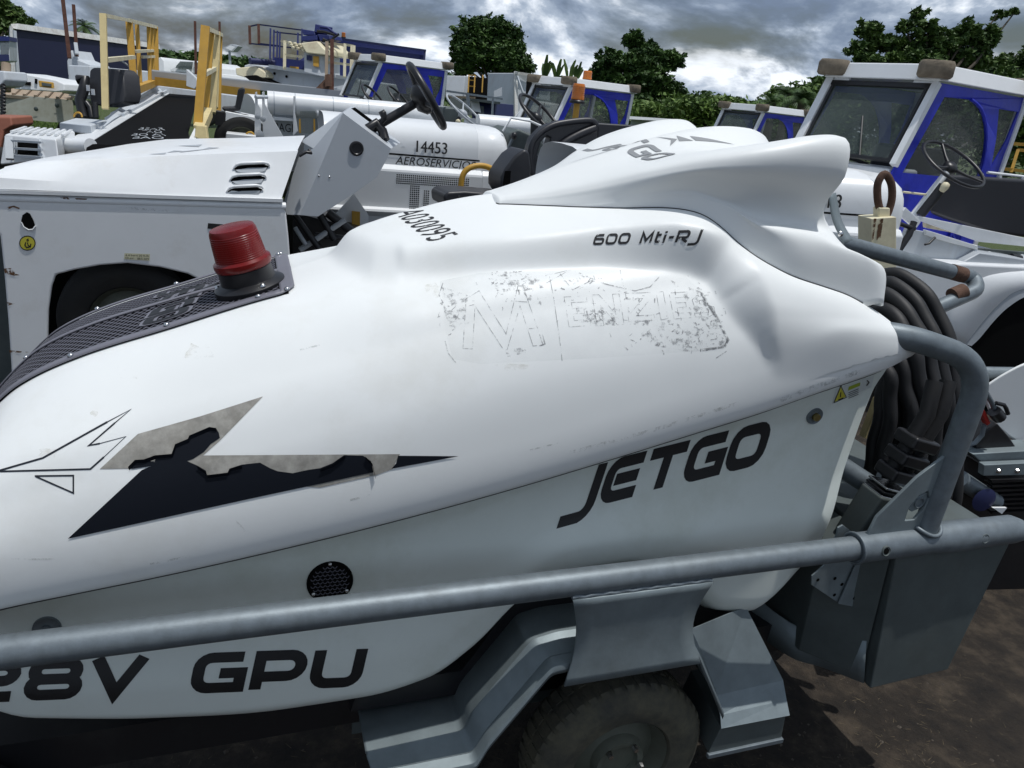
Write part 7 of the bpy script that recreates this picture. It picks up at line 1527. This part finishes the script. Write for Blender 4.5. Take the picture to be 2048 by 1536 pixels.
def palm(label, px, py, r_px, d, n=17, group='palm trees on the horizon', young=False):
    c = PD(px, py, d); foot = Vector((c.x, c.y, 0)); t = thing('palm_tree', label, 'palm tree', foot, group); sc = d/F_PX*r_px
    mb = MB(); mb.tube([foot, foot.lerp(c, .5)+Vector((.05, 0, 0)), c], [.2, .14, .12], 10); mb.build('trunk', 'bark', t, smooth=60)
    for k in range(n):
        a = 2*math.pi*k/n+rng.uniform(-.2, .2); el = rng.uniform(-.2, 1.2); d_ = Vector((math.cos(a)*math.cos(el), math.sin(a)*math.cos(el), math.sin(el)))
        sp = [c+d_*sc*s+UP*(-.55*sc*s*s) for s in [j/7 for j in range(8)]]; vs = []; fs = []; side = d_.cross(UP).normalized()
        for j in range(1, 8):
            for s in (-1, 1):
                for h in (0, .5):
                    b_ = sp[j-1].lerp(sp[j], h); ln = sc*.30*math.sin(math.pi*(j-.2+h)/8.2); tip = b_+side*s*ln+(sp[j]-sp[j-1])*.9-UP*ln*.45; w_ = (sp[j]-sp[j-1])*.22; i = len(vs); vs += [b_-w_, b_+w_, tip]; fs.append((i, i+1, i+2))
        me = bpy.data.meshes.new('frond'); me.from_pydata([tuple(v) for v in vs], [], fs); me.materials.append(M['leaf_deep']); o = bpy.data.objects.new('frond', me); COL.objects.link(o); o.parent = t; o.matrix_parent_inverse = Matrix.Translation(-foot)
    return t
palm('tall coconut palm above the navy truck, right of the rusty uprights', 168, 52, 34, 50)
palm('short palm beside the flood light', 462, 132, 30, 40)
palm('low palm left of the pickup', 330, 112, 30, 48); palm('bushy palm left of the farthest cab', 1545, 205, 50, 26, 22); palm('bushy palm directly above the farthest cab', 1605, 200, 50, 24, 22); palm('small palm between two bushy palms', 1575, 188, 44, 28, 18)
def banana(px, py, h_px, d, label):
    c = PD(px, py+h_px, d); foot = Vector((c.x, c.y, 0)); t = thing('banana_plant', label, 'banana plant', foot, 'banana plants between the two big trees'); sc = d/F_PX*h_px
    for k in range(6):
        a = rng.uniform(0, 6.28); ln = rng.uniform(.15, .45); tip = c+Vector((math.cos(a)*sc*ln, math.sin(a)*sc*ln*.5, sc*rng.uniform(.75, 1.1))); m_ = c.lerp(tip, .55)+Vector((0, 0, sc*.12)); side = Vector((math.cos(a+1.57), 0, .2)).normalized()
        mb = MB(); mb.grid([[c-side*.02, m_-side*sc*.09, tip-side*sc*.05, tip], [c, m_, tip.lerp(m_, .1), tip], [c+side*.02, m_+side*sc*.09, tip+side*sc*.03, tip]]); mb.build('leaf', 'leaf_bright' if k % 3 == 0 else 'leaf_mid', t, smooth=80, norm=False)
    mb = MB(); mb.tube([foot, c+UP*.1], [.12, .07], 8); mb.build('stem', 'leaf_mid', t, smooth=70)
for i, (x, y, h, lb) in enumerate(((1086, 118, 50, 'leftmost upright banana plant beside the round tree'), (1112, 122, 44, 'banana plant second from the round tree'), (1136, 124, 44, 'banana plant third from the round tree'), (1150, 130, 40, 'banana plant nearest the broad tree'))): banana(x, y, h, 30, lb)
# hedge and bush belts: nobody can count these
def belt(pts, d, n, size, mt_, name):
    P = []; sc = d/F_PX
    for _ in range(n):
        s = rng.uniform(0, len(pts)-1.001); i = int(s); f = s-i; x = lerp(pts[i][0], pts[i+1][0], f); top = lerp(pts[i][1], pts[i+1][1], f)+7*math.sin(x*.11)+5*math.sin(x*.29+1)
        gp = PD(x, top, d); h = gp.z; z = h*(1-abs(rng.gauss(0, .33))); q = Vector((gp.x+rng.gauss(0, .3), gp.y+rng.uniform(-.5, 3), max(.05, z)+.12*math.sin(gp.x*3+z*4))); P.append(q)
    vs = []; fs = []
    for p in P:
        a = Vector((rng.gauss(0, 1), rng.gauss(0, 1), rng.gauss(0, .6))).normalized(); b_ = a.cross(Vector((rng.gauss(0, 1), rng.gauss(0, 1), rng.gauss(0, 1)))).normalized(); s = size*rng.uniform(.6, 1.4); i = len(vs); vs += [p-a*s, p-b_*s*.45, p+a*s, p+b_*s*.45]; fs.append((i, i+1, i+2, i+3))
    me = bpy.data.meshes.new(name); me.from_pydata([tuple(v) for v in vs], [], fs); me.materials.append(M[mt_]); o = bpy.data.objects.new(name, me); COL.objects.link(o)
    tag(o, None, None, None, 'stuff'); return o
belt_specs = [([(1040, 160), (1120, 168), (1200, 200), (1280, 225)], 34, 9000, .16, 'leaf_mid', 'bushes', 'green bushes under the banana plants beside the containers', 'bushes'),
 ([(1150, 220), (1300, 212), (1400, 200), (1480, 208), (1560, 215), (1700, 200)], 30, 26000, .12, 'leaf_bright', 'bushes', 'bright green bush belt below the broad tree and behind the cowl', 'bushes'),
 ([(1340, 196), (1400, 190), (1450, 200), (1520, 205)], 38, 9000, .15, 'leaf_mid', 'bushes', 'darker bush tops right of the broad tree', 'bushes'),
 ([(1580, 190), (1700, 150), (1900, 150), (2100, 170), (2250, 180)], 31, 34000, .15, 'leaf_mid', 'bushes', 'dense green growth seen through and beside the large cab', 'bushes'),
 ([(-60, 110), (130, 112), (300, 108), (400, 112), (520, 124), (640, 130), (760, 150), (900, 152)], 55, 20000, .25, 'leaf_deep', 'tree_line', 'dark low tree line on the left horizon', 'tree line')]
for pts, d, n, sz, mt_, nm, lb, cat in belt_specs: o = belt(pts, d, n, sz, mt_, nm); tag(o, lb, cat)
# grass tufts on the open strip at left and stones / dry blades in the foreground
vs = []; fs = []
for _ in range(5000):
    if rng.random() < .6: p = PZ(rng.uniform(-40, 200), rng.uniform(232, 262), 0); h = rng.uniform(.05, .16)
    else: p = PZ(rng.uniform(-200, 700), rng.uniform(190, 420), 0); h = rng.uniform(.03, .10)
    a = rng.uniform(0, 6.28); w_ = Vector((math.cos(a), math.sin(a), 0))*.012; i = len(vs); vs += [p-w_, p+w_, p+Vector((rng.gauss(0, .03), rng.gauss(0, .03), h))]; fs.append((i, i+1, i+2))
me = bpy.data.meshes.new('grass'); me.from_pydata([tuple(v) for v in vs], [], fs); me.materials.append(M['leaf_bright']); o = bpy.data.objects.new('grass', me); COL.objects.link(o); tag(o, 'short green grass on the strip behind the white tractor', 'grass', None, 'stuff')
mat('dry_grass', (.13, .10, .06), .8, var=.3); mat('gravel', (.085, .07, .055), .9, var=.4, vscale=30)
vs = []; fs = []
def gz(x, y): return .018*math.sin(x*1.7+y*.6)+.015*math.sin(y*2.3-x*.9)-.03
cl_ = [(rng.uniform(-4, 7), rng.uniform(-2.5, 5)) for _ in range(420)]
for _ in range(26000):
    cx_, cy_ = rng.choice(cl_); s_ = rng.choice((.12, .3, .6)); x_, y_ = cx_+rng.gauss(0, s_), cy_+rng.gauss(0, s_); a = rng.uniform(0, 6.28); L_ = rng.uniform(.006, .035)*rng.uniform(.5, 1.3); d_ = Vector((math.cos(a), math.sin(a), rng.uniform(0, .3)))*L_; w_ = d_.cross(UP).normalized()*.0009; i = len(vs); p = Vector((x_, y_, gz(x_, y_)+.002)); vs += [p-w_, p+w_, p+d_]; fs.append((i, i+1, i+2))
me = bpy.data.meshes.new('dry_grass'); me.from_pydata([tuple(v) for v in vs], [], fs); me.materials.append(M['dry_grass']); o = bpy.data.objects.new('dry_grass', me); COL.objects.link(o); tag(o, 'dry straw bits scattered over the brown earth', 'dry grass', None, 'stuff')
mb = MB()
for _ in range(7000):
    cx_, cy_ = rng.choice(cl_); x_, y_ = cx_+rng.gauss(0, .5), cy_+rng.gauss(0, .5); r_ = rng.uniform(.002, .009)*rng.uniform(.5, 1.2); p = Vector((x_, y_, gz(x_, y_))); mb.add([p+Vector((r_*rng.uniform(.7, 1.2), 0, 0)), p+Vector((0, r_, 0)), p-Vector((r_, 0, 0)), p-Vector((0, r_*rng.uniform(.7, 1.2), 0)), p+UP*r_*.8], [(0, 1, 4), (1, 2, 4), (2, 3, 4), (3, 0, 4)])
o = mb.build('gravel', 'gravel', None, weld=False, kind='stuff'); tag(o, 'small stones scattered on the brown earth', 'gravel')
